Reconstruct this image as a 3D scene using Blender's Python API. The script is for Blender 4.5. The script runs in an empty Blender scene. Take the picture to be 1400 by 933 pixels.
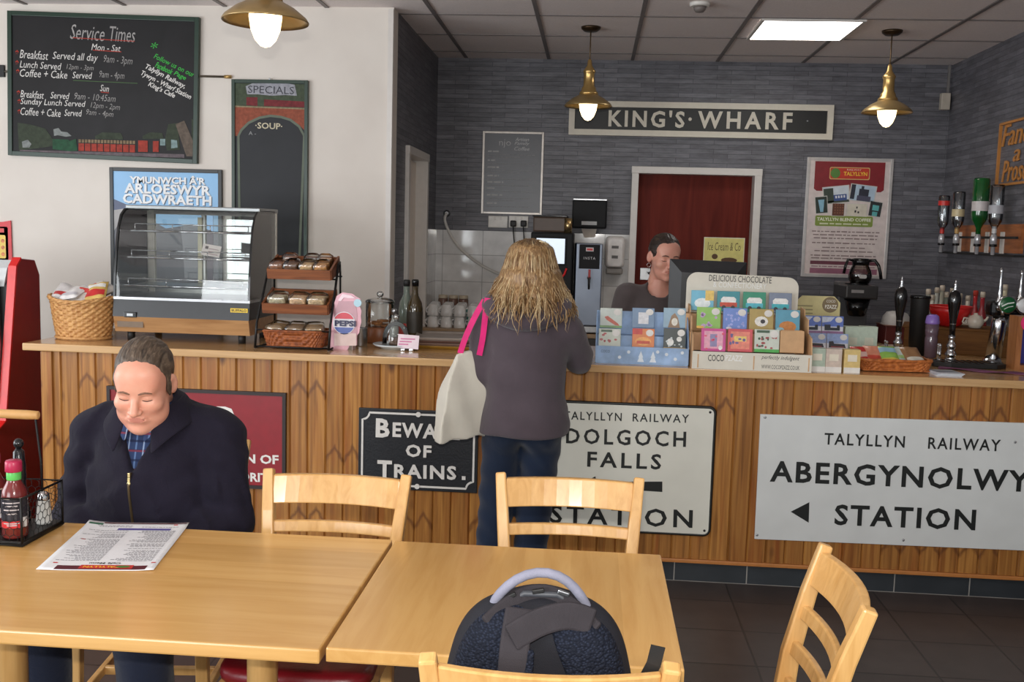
import bpy, bmesh, math, random
import numpy as np
from mathutils import Vector, Matrix, Euler
PI = math.pi
SC = bpy.context.scene
COL = SC.collection
# ---------------------------------------------------------------- camera
FPX, CAM_Z = 1369.0, 1.58
_vy = Vector(((812-700)/FPX, -(320-466.5)/FPX, -1.0)).normalized()
_z = Vector((.028, 1.0, 0.0)); _z.z = (_vy.x*_z.x + _vy.y)/(-_vy.z); _z.normalize()
_x = _vy.cross(_z)
RW = Matrix((_x, _vy, _z))                      # world = RW @ camera
cam_data = bpy.data.cameras.new('camera'); cam = bpy.data.objects.new('camera', cam_data); COL.objects.link(cam)
cam_data.sensor_width = 36.0; cam_data.lens = FPX/1400*36.0; cam_data.clip_start = .05
cam.matrix_world = Matrix.Translation((0, 0, CAM_Z)) @ RW.to_4x4()
SC.camera = cam
# ---------------------------------------------------------------- light and exposure
SC.view_settings.view_transform = 'Standard'; SC.view_settings.look = 'None'
SC.view_settings.gamma = 1.0; SC.view_settings.use_curve_mapping = False
SC.view_settings.exposure = -0.10
W = bpy.data.worlds.new('world'); SC.world = W; W.use_nodes = True
W.node_tree.nodes['Background'].inputs[0].default_value = (.92, .96, 1.0, 1)
W.node_tree.nodes['Background'].inputs[1].default_value = .85
def area(name, loc, target, sx, sy, power, color):
    l = bpy.data.lights.new(name, 'AREA'); l.shape = 'RECTANGLE'; l.size = sx; l.size_y = sy
    l.energy = power; l.color = color
    o = bpy.data.objects.new(name, l); COL.objects.link(o); o.location = loc
    o.rotation_euler = (Vector(target)-Vector(loc)).to_track_quat('-Z', 'Y').to_euler()
    return o
# the flash above the lens, and the daylight of the cafe windows behind the photographer
_up = RW @ Vector((0, 1, 0)); _fl = Vector((0, 0, CAM_Z)) + _up*.10 + RW @ Vector((-.01, 0, .02))
area('camera_flash', _fl, _fl + RW @ Vector((-.02, -.02, -1)), .06, .03, 38, (1.0, .97, .92))
area('window_light', (-3.4, -2.6, 1.5), (-.4, 4.5, 2.5), 2.6, 1.6, 135, (.93, .97, 1.0))
area('window_light', (-4.6, 2.2, 1.5), (-.5, 4.6, 2.6), 2.4, 1.5, 80, (.93, .97, 1.0))
# unseen overhead area lights, added to brighten the tables and floor
for _x, _y in ((-1.87, .95), (1.13, .95), (-.37, -.85)): area('table_fill_light', (_x, _y, 2.80), (_x, _y, 0), .55, .55, 16, (1.0, .97, .92))
# ---------------------------------------------------------------- helpers
def ray(px, py):
    return RW @ Vector(((px-700)/FPX, -(py-466.5)/FPX, -1.0))
def at(px, py, X=None, Y=None, Z=None):
    "the point of the plane X=, Y= or Z= seen at this place of the 1400x933 frame"
    d = ray(px, py)
    t = X/d.x if X is not None else Y/d.y if Y is not None else (Z-CAM_Z)/d.z
    return Vector((0, 0, CAM_Z)) + d*t
def s2l(c):
    return c/12.92 if c <= .04045 else ((c+.055)/1.055)**2.4
def rgb(*c):
    if len(c) == 1: c = c[0]
    if isinstance(c, str): c = [int(c[i:i+2], 16) for i in (0, 2, 4)]
    return tuple(s2l(v/255) for v in c) + (1.0,)
class NT:
    def __init__(s, name):
        s.m = bpy.data.materials.new(name); s.m.use_nodes = True; s.t = s.m.node_tree; s.b = s.t.nodes['Principled BSDF']
    def n(s, typ, **kw):
        nd = s.t.nodes.new(typ)
        for k, v in kw.items():
            if k.startswith('i_'):
                k = k[2:]; k = int(k) if k.isdigit() else k.replace('_', ' ')
                nd.inputs[k].default_value = v
            else: setattr(nd, k, v)
        return nd
    def l(s, a, b): s.t.links.new(a, b)
    def coord(s, scale=(1, 1, 1), rot=(0, 0, 0), out='Object'):
        tc = s.n('ShaderNodeTexCoord'); mp = s.n('ShaderNodeMapping'); mp.inputs['Scale'].default_value = scale
        mp.inputs['Rotation'].default_value = rot
        s.l(tc.outputs[out], mp.inputs['Vector']); return mp.outputs['Vector']
    def ramp(s, fac, stops):
        r = s.n('ShaderNodeValToRGB'); cr = r.color_ramp
        while len(cr.elements) < len(stops): cr.elements.new(.5)
        for e, (p, c) in zip(cr.elements, stops): e.position = p; e.color = c
        s.l(fac, r.inputs[0]); return r.outputs[0]
    def mix(s, fac, a, b, mode='MIX'):
        m = s.n('ShaderNodeMix', data_type='RGBA', blend_type=mode)
        for v, i in ((fac, 0), (a, 6), (b, 7)):
            if hasattr(v, 'node'): s.l(v, m.inputs[i])
            else: m.inputs[i].default_value = v
        return m.outputs[2]
    def math(s, op, a, b=0.0):
        m = s.n('ShaderNodeMath', operation=op)
        for v, i in ((a, 0), (b, 1)):
            if hasattr(v, 'node'): s.l(v, m.inputs[i])
            else: m.inputs[i].default_value = v
        return m.outputs[0]
    def bump(s, h, strength=.3, dist=.01):
        b = s.n('ShaderNodeBump'); b.inputs['Strength'].default_value = strength; b.inputs['Distance'].default_value = dist
        s.l(h, b.inputs['Height']); s.l(b.outputs[0], s.b.inputs['Normal'])
    def base(s, c):
        if hasattr(c, 'node'): s.l(c, s.b.inputs['Base Color'])
        else: s.b.inputs['Base Color'].default_value = c
    def setp(s, rough=.5, metal=0.0, spec=.5, **kw):
        s.b.inputs['Roughness'].default_value = rough; s.b.inputs['Metallic'].default_value = metal
        s.b.inputs['Specular IOR Level'].default_value = spec
        for k, v in kw.items(): s.b.inputs[k.replace('_', ' ')].default_value = v
_mc = {}
def mat(c, rough=.5, metal=0.0, spec=.5, var=.08, nscale=25, bump=0.0, bscale=None, **kw):
    "plain procedural material: a colour with a slight mottling, optional bump"
    key = (str(c), rough, metal, spec, var, nscale, bump, str(kw))
    if key in _mc: return _mc[key]
    t = NT('mat_%d' % len(_mc)); col = rgb(c)
    no = t.n('ShaderNodeTexNoise'); no.inputs['Scale'].default_value = nscale; no.inputs['Detail'].default_value = 3
    t.l(t.coord(), no.inputs['Vector'])
    lo = tuple(max(0, v*(1-var)) for v in col[:3])+(1,); hi = tuple(min(1, v*(1+var)) for v in col[:3])+(1,)
    t.base(t.ramp(no.outputs[0], [(.3, lo), (.7, hi)])); t.setp(rough, metal, spec, **kw)
    if bump:
        n2 = t.n('ShaderNodeTexNoise'); n2.inputs['Scale'].default_value = bscale or nscale*6; n2.inputs['Detail'].default_value = 2
        t.l(t.coord(), n2.inputs['Vector']); t.bump(n2.outputs[0], bump, .004)
    _mc[key] = t.m; return t.m
def glow(c, strength):
    t = NT('glow'); t.base(rgb(c)); t.b.inputs['Emission Color'].default_value = rgb(c); t.b.inputs['Emission Strength'].default_value = strength
    return t.m
def glass(c='ffffff', rough=.02, alpha=.12, tint=None):
    "thin clear glass or plastic: mostly see-through with a glossy skin"
    t = NT('glass'); nt = t.t; out = nt.nodes['Material Output']
    tr = t.n('ShaderNodeBsdfTransparent'); tr.inputs[0].default_value = rgb(tint or 'f4f8f8')
    gl = t.n('ShaderNodeBsdfGlossy'); gl.inputs['Roughness'].default_value = rough; gl.inputs['Color'].default_value = rgb(c)
    fr = t.n('ShaderNodeFresnel'); fr.inputs['IOR'].default_value = 1.5
    ad = t.math('ADD', fr.outputs[0], alpha); mx = t.n('ShaderNodeMixShader')
    t.l(ad, mx.inputs[0]); t.l(tr.outputs[0], mx.inputs[1]); t.l(gl.outputs[0], mx.inputs[2]); t.l(mx.outputs[0], out.inputs['Surface'])
    return t.m
# ---- scene graph
def tag(o, label=None, cat=None, group=None, kind=None):
    if label: o['label'] = label
    if cat: o['category'] = cat
    if group: o['group'] = group
    if kind: o['kind'] = kind
    return o
def thing(name, label, cat, loc=(0, 0, 0), rz=0, group=None):
    o = bpy.data.objects.new(name, None); COL.objects.link(o); o.empty_display_size = .05
    o.location = loc; o.rotation_euler = (0, 0, rz)
    return tag(o, label, cat, group)
def meshobj(name, me, m, parent=None):
    o = bpy.data.objects.new(name, me); COL.objects.link(o)
    if m: 
        for mm in (m if isinstance(m, (list, tuple)) else [m]): me.materials.append(mm)
    if parent: o.parent = parent
    return o
def copy_tree(o, parent=None):
    c = o.copy(); COL.objects.link(c)
    if parent: c.parent = parent
    for ch in list(o.children): copy_tree(ch, c)
    return c
RX = lambda a: Matrix.Rotation(a, 4, 'X'); RY = lambda a: Matrix.Rotation(a, 4, 'Y'); RZ = lambda a: Matrix.Rotation(a, 4, 'Z')
TR = lambda *a: Matrix.Translation(a if len(a) == 3 else a[0])
UPR = RX(PI/2)                                   # a drawing in x,y stood up to face -Y
class MB:
    "collects shapes into one mesh"
    def __init__(s, M=None): s.bm = bmesh.new(); s.M = M or Matrix.Identity(4); s.mi = 0
    def _v(s, co, M=None):
        co = Vector(co)
        if M is not None: co = M @ co
        return s.bm.verts.new(s.M @ co)
    def _f(s, vs, smooth=False):
        try:
            f = s.bm.faces.new(vs); f.smooth = smooth; f.material_index = s.mi; return f
        except ValueError: return None
    def box(s, c, sz, M=None, bev=0.0, taper=1.0, segs=2):
        x, y, z = (v/2 for v in sz); c = Vector(c); vs = []
        for k in (-1, 1):
            q = taper if k > 0 else 1.0
            for i, j in ((-1, -1), (1, -1), (1, 1), (-1, 1)): vs.append(s._v(c+Vector((i*x*q, j*y*q, k*z)), M))
        fs = [s._f([vs[i] for i in f]) for f in ((3, 2, 1, 0), (4, 5, 6, 7), (0, 1, 5, 4), (1, 2, 6, 5), (2, 3, 7, 6), (3, 0, 4, 7))]
        if bev:
            es = list({e for f in fs for e in f.edges})
            r = bmesh.ops.bevel(s.bm, geom=es, offset=bev, segments=segs, affect='EDGES', profile=.6)
            for f in r['faces']: f.smooth = False; f.material_index = s.mi
        return s
    def ring(s, pts, M=None): return [s._v(p, M) for p in pts]
    def loft(s, rings, closed=True, caps=True, smooth=True, M=None):
        R = [s.ring(r, M) for r in rings]; n = len(R[0])
        for a, b in zip(R, R[1:]):
            for i in range(n if closed else n-1):
                j = (i+1) % n; s._f([a[i], a[j], b[j], b[i]], smooth)
        if caps and closed:
            s._f(R[0][::-1]); s._f(R[-1])
        return s
    def lathe(s, prof, segs=24, M=None, smooth=True, caps=True):
        "profile of (radius, z)"
        rings = [[(max(r, 1e-5)*math.cos(2*PI*i/segs), max(r, 1e-5)*math.sin(2*PI*i/segs), z) for i in range(segs)] for r, z in prof]
        return s.loft(rings, True, caps, smooth, M)
    def cyl(s, a, b, r, r2=None, segs=14, smooth=True):
        a, b = Vector(a), Vector(b); q = (b-a).to_track_quat('Z', 'Y').to_matrix().to_4x4()
        L = (b-a).length; return s.lathe([(r, 0), (r if r2 is None else r2, L)], segs, TR(a) @ q, smooth)
    def tube(s, pts, r, segs=8, M=None, closed=False, smooth=True, flat=None, r_end=None):
        pts = [Vector(p) for p in pts]; n = len(pts); rings = []; up = Vector((0, 0, 1)); prev = None
        for i, p in enumerate(pts):
            t = (pts[(i+1) % n]-pts[i-1]) if closed else (pts[min(i+1, n-1)]-pts[max(i-1, 0)])
            if t.length < 1e-9: t = Vector((0, 0, 1))
            t.normalize()
            if prev is None: prev = t.orthogonal().normalized() if abs(t.z) > .9 else up.cross(t).normalized()
            u = prev - t*prev.dot(t); u.normalize(); prev = u; w = t.cross(u)
            rr = r[i] if isinstance(r, (list, tuple)) else r if r_end is None else r+(r_end-r)*i/(n-1)
            a, b = (rr, rr) if flat is None else (rr, rr*flat)
            rings.append([p+u*a*math.cos(2*PI*k/segs)+w*b*math.sin(2*PI*k/segs) for k in range(segs)])
        if closed: rings.append(rings[0]); return s.loft(rings, True, False, smooth, M)
        return s.loft(rings, True, True, smooth, M)
    def bar(s, pts, w, h, M=None, upv=(0, 0, 1)):
        "rectangular section swept along points; w across, h along upv"
        pts = [Vector(p) for p in pts]; n = len(pts); upv = Vector(upv); rings = []
        for i, p in enumerate(pts):
            t = (pts[min(i+1, n-1)]-pts[max(i-1, 0)]).normalized(); sd = t.cross(upv).normalized(); u = sd.cross(t)
            ww = w[i] if isinstance(w, (list, tuple)) else w; hh = h[i] if isinstance(h, (list, tuple)) else h
            rings.append([p+sd*ww/2*a+u*hh/2*b for a, b in ((-1, -1), (1, -1), (1, 1), (-1, 1))])
        return s.loft(rings, True, True, False, M)
    def prism(s, poly, depth, M=None, smooth=False, z0=0.0):
        "polygon in x,y pushed from z0 to z0+depth"
        a = [s._v((p[0], p[1], z0), M) for p in poly]; b = [s._v((p[0], p[1], z0+depth), M) for p in poly]; n = len(poly)
        area2 = sum(poly[i][0]*poly[(i+1) % n][1]-poly[(i+1) % n][0]*poly[i][1] for i in range(n))
        if area2*depth < 0: a.reverse(); b.reverse()
        s._f(a[::-1]); s._f(b)
        for i in range(n): s._f([a[i], a[(i+1) % n], b[(i+1) % n], b[i]], smooth)
        return s
    def ell(s, c, r, segs=16, rings=10, M=None):
        r = (r, r, r) if not isinstance(r, (tuple, list)) else r; c = Vector(c)
        prof = [(math.sin(PI*i/rings), -math.cos(PI*i/rings)) for i in range(rings+1)]
        R = [[c+Vector((r[0]*max(a, 1e-4)*math.cos(2*PI*k/segs), r[1]*max(a, 1e-4)*math.sin(2*PI*k/segs), r[2]*z)) for k in range(segs)] for a, z in prof]
        return s.loft(R, True, False, True, M)
    def quad(s, pts, M=None, smooth=False): s._f([s._v(p, M) for p in pts], smooth); return s
    def grid(s, fn, nu, nv, M=None, smooth=True):
        V = [[s._v(fn(i/nu, j/nv), M) for j in range(nv+1)] for i in range(nu+1)]
        for i in range(nu):
            for j in range(nv): s._f([V[i][j], V[i+1][j], V[i+1][j+1], V[i][j+1]], smooth)
        return s
    def mesh(s, name='m', weld=False):
        if weld: bmesh.ops.remove_doubles(s.bm, verts=s.bm.verts, dist=1e-5)
        me = bpy.data.meshes.new(name); s.bm.to_mesh(me); s.bm.free(); return me
    def build(s, name, m, parent=None, weld=False, bevel=0.0, subsurf=0, solid=0.0):
        o = meshobj(name, s.mesh(name, weld), m, parent)
        if solid: md = o.modifiers.new('s', 'SOLIDIFY'); md.thickness = solid; md.offset = 0
        if bevel:
            md = o.modifiers.new('b', 'BEVEL'); md.width = bevel; md.segments = 2; md.limit_method = 'ANGLE'; md.angle_limit = .6
        if subsurf: md = o.modifiers.new('ss', 'SUBSURF'); md.levels = md.render_levels = subsurf
        return o
def rrect(w, h, r, n=5, cx=0, cy=0):
    pts = []
    for (sx, sy, a0) in ((1, 1, 0), (-1, 1, PI/2), (-1, -1, PI), (1, -1, 1.5*PI)):
        for i in range(n+1):
            a = a0+PI/2*i/n; pts.append((cx+sx*(w/2-r)+r*math.cos(a), cy+sy*(h/2-r)+r*math.sin(a)))
    return pts
def text_mesh(body, w=None, h=None, extrude=.001, bold=0.0, shear=0.0, space=1.0, align='CENTER', res=2, line=1.0):
    "flat lettering fitted to width w and (cap) height h, centred on the origin in x,y"
    cu = bpy.data.curves.new('t', 'FONT'); cu.body = body; cu.size = 1; cu.extrude = 0; cu.offset = bold; cu.shear = shear
    cu.space_character = space; cu.align_x = align; cu.resolution_u = res; cu.space_line = line
    o = bpy.data.objects.new('t', cu); COL.objects.link(o)
    dg = bpy.context.evaluated_depsgraph_get(); me = bpy.data.meshes.new_from_object(o.evaluated_get(dg))
    bpy.data.objects.remove(o); bpy.data.curves.remove(cu)
    if len(me.vertices) == 0: return me, 0, 0
    co = np.empty(len(me.vertices)*3, dtype=np.float32); me.vertices.foreach_get('co', co); co = co.reshape(-1, 3)
    lo, hi = co.min(0), co.max(0); sz = np.maximum(hi-lo, 1e-6)
    sy = (h/sz[1]) if h else None; sx = (w/sz[0]) if w else None
    if sx is None: sx = sy*1.0
    if sy is None: sy = sx
    co[:, 0] = (co[:, 0]-(lo[0]+hi[0])/2)*sx; co[:, 1] = (co[:, 1]-(lo[1]+hi[1])/2)*sy; co[:, 2] = 0
    me.vertices.foreach_set('co', co.reshape(-1)); me.update()
    return me, sz[0]*sx, sz[1]*sy
def add_text(mb, body, M, w=None, h=None, depth=.001, left=False, **kw):
    "put lettering into a mesh builder; M takes the text's x,y plane to its place"
    me, tw, th = text_mesh(body, w, h, **kw)
    if left: M = M @ TR(tw/2, 0, 0)
    vs = [v.co.copy() for v in me.vertices]; vmap = [mb._v((v.x, v.y, depth), M) for v in vs]
    vm2 = [mb._v((v.x, v.y, 0), M) for v in vs] if depth > .0025 else None
    ecount = {}
    for p in me.polygons:
        ids = list(p.vertices); mb._f([vmap[i] for i in ids])
        for a, b in zip(ids, ids[1:]+ids[:1]): ecount[(a, b)] = ecount.get((a, b), 0)+1
    if vm2:
        for (a, b) in ecount:
            if (b, a) not in ecount: mb._f([vmap[b], vmap[a], vm2[a], vm2[b]])
    bpy.data.meshes.remove(me); return mb
def pl(M, *a): return M @ TR(*a)
# ---- implicit surfaces for bodies, cloth and hair
class Sdf:
    def __init__(s, lo, hi, h):
        s.lo = np.array(lo, dtype=np.float32); s.h = h
        n = np.ceil((np.array(hi)-np.array(lo))/h).astype(int)+1
        ax = [s.lo[i]+h*np.arange(n[i], dtype=np.float32) for i in range(3)]
        s.P = np.stack(np.meshgrid(*ax, indexing='ij'), -1); s.D = np.full(tuple(n), 1e3, dtype=np.float32)
    def ell(s, c, r, R=None):
        p = s.P-np.array(c, dtype=np.float32)
        if R is not None: p = p @ np.array(R.to_3x3(), dtype=np.float32)
        r = np.array(r, dtype=np.float32); k0 = np.sqrt(((p/r)**2).sum(-1)); k1 = np.sqrt(((p/(r*r))**2).sum(-1))
        return k0*(k0-1)/np.maximum(k1, 1e-6)
    def cap(s, a, b, ra, rb, sq=None):
        a = np.array(a, dtype=np.float32); b = np.array(b, dtype=np.float32); p = s.P; A, B = a, b
        if sq is not None:
            q = np.array(sq, dtype=np.float32); p = p/q; A = a/q; B = b/q
        ba = B-A; t = np.clip(((p-A) @ ba)/max((ba*ba).sum(), 1e-9), 0, 1)
        d = np.sqrt((((p-A)-t[..., None]*ba)**2).sum(-1))-(ra+(rb-ra)*t)
        return d
    def box(s, c, hs, rad, R=None):
        p = s.P-np.array(c, dtype=np.float32)
        if R is not None: p = p @ np.array(R.to_3x3(), dtype=np.float32)
        q = np.abs(p)-np.array(hs, dtype=np.float32)+rad
        return np.sqrt((np.maximum(q, 0)**2).sum(-1))+np.minimum(q.max(-1), 0)-rad
    def add(s, d, k=.02):
        h = np.clip(.5+.5*(d-s.D)/k, 0, 1); s.D = d+(s.D-d)*h-k*h*(1-h); return s
    def sub(s, d, k=.01):
        h = np.clip(.5-.5*(s.D+d)/k, 0, 1); s.D = s.D+(-d-s.D)*h+k*h*(1-h); return s
    def cut(s, d, k=.01):
        h = np.clip(.5-.5*(d-s.D)/k, 0, 1); s.D = d+(s.D-d)*h+k*h*(1-h); return s      # smooth intersection
    def chain(s, pts, rs, k=.02, sq=None):
        for (a, b), (ra, rb) in zip(zip(pts, pts[1:]), zip(rs, rs[1:])): s.add(s.cap(a, b, ra, rb, sq), k)
        return s
    def mesh(s):
        D = s.D; sg = D < 0; nx, ny, nz = D.shape
        def cor(a, i, j, k): return a[i:nx-1+i, j:ny-1+j, k:nz-1+k]
        cnt = sum(cor(sg, i, j, k).astype(np.int8) for i in (0, 1) for j in (0, 1) for k in (0, 1))
        act = (cnt > 0) & (cnt < 8); idx = np.argwhere(act); vid = np.full(act.shape, -1, dtype=np.int64); vid[act] = np.arange(len(idx))
        acc = np.zeros((len(idx), 3)); num = np.zeros(len(idx)); C = [(i, j, k) for i in (0, 1) for j in (0, 1) for k in (0, 1)]
        for a in C:
            for ax in range(3):
                if a[ax]: continue
                b = list(a); b[ax] = 1
                da = D[idx[:, 0]+a[0], idx[:, 1]+a[1], idx[:, 2]+a[2]]; db = D[idx[:, 0]+b[0], idx[:, 1]+b[1], idx[:, 2]+b[2]]
                m = (da < 0) != (db < 0); t = np.where(m, da/np.where(np.abs(da-db) < 1e-12, 1, da-db), 0)
                p = np.array(a)[None]+np.eye(3)[ax][None]*t[:, None]; acc += p*m[:, None]; num += m
        V = s.lo+s.h*(idx+acc/num[:, None]); F = []
        for ax in range(3):
            u, w = (ax+1) % 3, (ax+2) % 3
            sl0 = [slice(None)]*3; sl1 = [slice(None)]*3; sl0[ax] = slice(0, -1); sl1[ax] = slice(1, None)
            for q in (u, w): sl0[q] = slice(1, -1); sl1[q] = slice(1, -1)
            A = sg[tuple(sl0)]; B = sg[tuple(sl1)]; e = np.argwhere(A != B); ins = A[A != B]
            off = np.ones(3, dtype=int); off[ax] = 0; e = e+off
            def c(du, dw):
                q = e.copy(); q[:, u] -= du; q[:, w] -= dw; return vid[q[:, 0], q[:, 1], q[:, 2]]
            f = np.stack([c(1, 1), c(0, 1), c(0, 0), c(1, 0)], 1); f[~ins] = f[~ins][:, ::-1]; F.append(f)
        return V, np.concatenate(F)
def mesh_from(V, F, name='m', smooth=True):
    me = bpy.data.meshes.new(name); me.vertices.add(len(V)); me.vertices.foreach_set('co', np.asarray(V, dtype=np.float32).reshape(-1))
    n = len(F); me.loops.add(n*4); me.polygons.add(n)
    me.loops.foreach_set('vertex_index', np.asarray(F, dtype=np.int32).reshape(-1))
    me.polygons.foreach_set('loop_start', np.arange(0, n*4, 4, dtype=np.int32)); me.polygons.foreach_set('loop_total', np.full(n, 4, dtype=np.int32))
    me.update(calc_edges=True); me.validate()
    me.polygons.foreach_set('use_smooth', np.full(len(me.polygons), smooth)); return me
def sdf_obj(s, name, m, parent=None, M=None, dec=None, smooth_it=0, disp=None):
    V, F = s.mesh()
    if disp is not None: V = disp(V)
    if M is not None: V = V @ np.array(M.to_3x3()).T + np.array(M.translation)
    o = meshobj(name, mesh_from(V, F, name), m, parent)
    if smooth_it: md = o.modifiers.new('sm', 'SMOOTH'); md.iterations = smooth_it; md.factor = .5
    return o
def waves(P, seed, n=6, scale=10.0):
    "smooth pseudo noise in numpy, about -1..1"
    r = np.random.RandomState(seed); a = np.zeros(P.shape[:-1], dtype=np.float32)
    for i in range(n):
        k = r.normal(size=3)*scale*(1+.35*i); a += np.sin(P @ k.astype(np.float32)+r.rand()*6.28)/(1+.3*i)
    return a/2.5
# ================================================================ the setting
ZC = 2.83; XL, XR = -1.18, 2.47; YW, YB = 5.80, 7.43; CT = 0.998; CF = 4.50
def m_wall():
    t = NT('painted_plaster'); no = t.n('ShaderNodeTexNoise', i_Scale=3.0, i_Detail=4.0); t.l(t.coord(), no.inputs['Vector'])
    t.base(t.ramp(no.outputs[0], [(.3, rgb(214, 205, 196)), (.7, rgb(222, 214, 205))])); t.setp(.6, spec=.3)
    n2 = t.n('ShaderNodeTexNoise', i_Scale=140.0); t.l(t.coord(), n2.inputs['Vector']); t.bump(n2.outputs[0], .08, .002); return t.m
def m_slate():
    t = NT('slate_wallpaper'); tc = t.n('ShaderNodeTexCoord'); sp = t.n('ShaderNodeSeparateXYZ'); t.l(tc.outputs['Object'], sp.inputs[0])
    cb = t.n('ShaderNodeCombineXYZ'); t.l(t.math('ADD', sp.outputs[0], sp.outputs[1]), cb.inputs[0]); t.l(sp.outputs[2], cb.inputs[1])
    b = t.n('ShaderNodeTexBrick', offset=.37); b.inputs['Scale'].default_value = 1; b.inputs['Brick Width'].default_value = .27
    b.inputs['Row Height'].default_value = .033; b.inputs['Mortar Size'].default_value = .0020; b.inputs['Mortar Smooth'].default_value = .4
    b.inputs['Color1'].default_value = rgb(94, 93, 98); b.inputs['Color2'].default_value = rgb(114, 113, 118); b.inputs['Mortar'].default_value = rgb(74, 74, 80); b.inputs['Bias'].default_value = -.15
    t.l(cb.outputs[0], b.inputs['Vector'])
    mp = t.n('ShaderNodeMapping'); mp.inputs['Scale'].default_value = (5, 26, 1); t.l(cb.outputs[0], mp.inputs[0])
    no = t.n('ShaderNodeTexNoise', i_Scale=1.0, i_Detail=6.0, i_Roughness=.7); t.l(mp.outputs[0], no.inputs['Vector'])
    k = t.ramp(no.outputs[0], [(.25, (.50, .50, .51, 1)), (.75, (1.45, 1.45, 1.48, 1))])
    c = t.mix(1.0, b.outputs[0], k, 'MULTIPLY'); t.base(c); t.setp(.42, spec=.45)
    t.bump(t.math('ADD', t.math('MULTIPLY', b.outputs['Fac'], -.6), no.outputs[0]), .35, .006); return t.m
def m_tile(c, grout, w, h, mortar=.004, rough=.12, off=0.0, var=.04, plane='xz', spec=.5):
    t = NT('tiles'); tc = t.n('ShaderNodeTexCoord'); sp = t.n('ShaderNodeSeparateXYZ'); t.l(tc.outputs['Object'], sp.inputs[0]); cb = t.n('ShaderNodeCombineXYZ')
    if plane == 'xz': t.l(t.math('ADD', sp.outputs[0], sp.outputs[1]), cb.inputs[0]); t.l(sp.outputs[2], cb.inputs[1])
    else: t.l(sp.outputs[0], cb.inputs[0]); t.l(sp.outputs[1], cb.inputs[1])
    b = t.n('ShaderNodeTexBrick', offset=off); b.inputs['Scale'].default_value = 1; b.inputs['Brick Width'].default_value = w
    b.inputs['Row Height'].default_value = h; b.inputs['Mortar Size'].default_value = mortar; b.inputs['Mortar Smooth'].default_value = .3
    col = rgb(c); b.inputs['Color1'].default_value = tuple(v*(1-var) for v in col[:3])+(1,); b.inputs['Color2'].default_value = tuple(min(1, v*(1+var)) for v in col[:3])+(1,)
    b.inputs['Mortar'].default_value = rgb(grout); t.l(cb.outputs[0], b.inputs['Vector'])
    no = t.n('ShaderNodeTexNoise', i_Scale=9.0, i_Detail=5.0); t.l(cb.outputs[0], no.inputs['Vector'])
    k = t.ramp(no.outputs[0], [(.3, (.86, .86, .86, 1)), (.7, (1.1, 1.1, 1.1, 1))]); t.base(t.mix(1.0, b.outputs[0], k, 'MULTIPLY'))
    t.setp(rough, spec=spec); t.bump(t.math('ADD', t.math('MULTIPLY', b.outputs['Fac'], -1.0), t.math('MULTIPLY', no.outputs[0], .25)), .25, .004); return t.m
def m_wood(c1, c2, scale=(3, 40, 40), rough=.35, plank=0.0, axis=1, spec=.5, coat=.0):
    "long grain; scale is small along the grain"
    t = NT('timber'); v = t.coord(scale)
    n1 = t.n('ShaderNodeTexNoise', i_Scale=1.0, i_Detail=5.0, i_Roughness=.6, i_Distortion=.6); t.l(v, n1.inputs['Vector'])
    c = t.ramp(n1.outputs[0], [(.3, rgb(c2)), (.62, rgb(c1))])
    if plank:
        tc = t.n('ShaderNodeTexCoord'); sp = t.n('ShaderNodeSeparateXYZ'); t.l(tc.outputs['Object'], sp.inputs[0])
        wn = t.n('ShaderNodeTexWhiteNoise', noise_dimensions='1D'); t.l(t.math('FLOOR', t.math('DIVIDE', sp.outputs[axis], plank)), wn.inputs['W'])
        k = t.ramp(wn.outputs[0], [(0, (.9, .88, .84, 1)), (1, (1.06, 1.06, 1.06, 1))]); c = t.mix(1.0, c, k, 'MULTIPLY')
    t.base(c); t.setp(rough, spec=spec); t.b.inputs['Coat Weight'].default_value = coat; t.b.inputs['Coat Roughness'].default_value = .15
    t.bump(n1.outputs[0], .04, .002); return t.m
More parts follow.
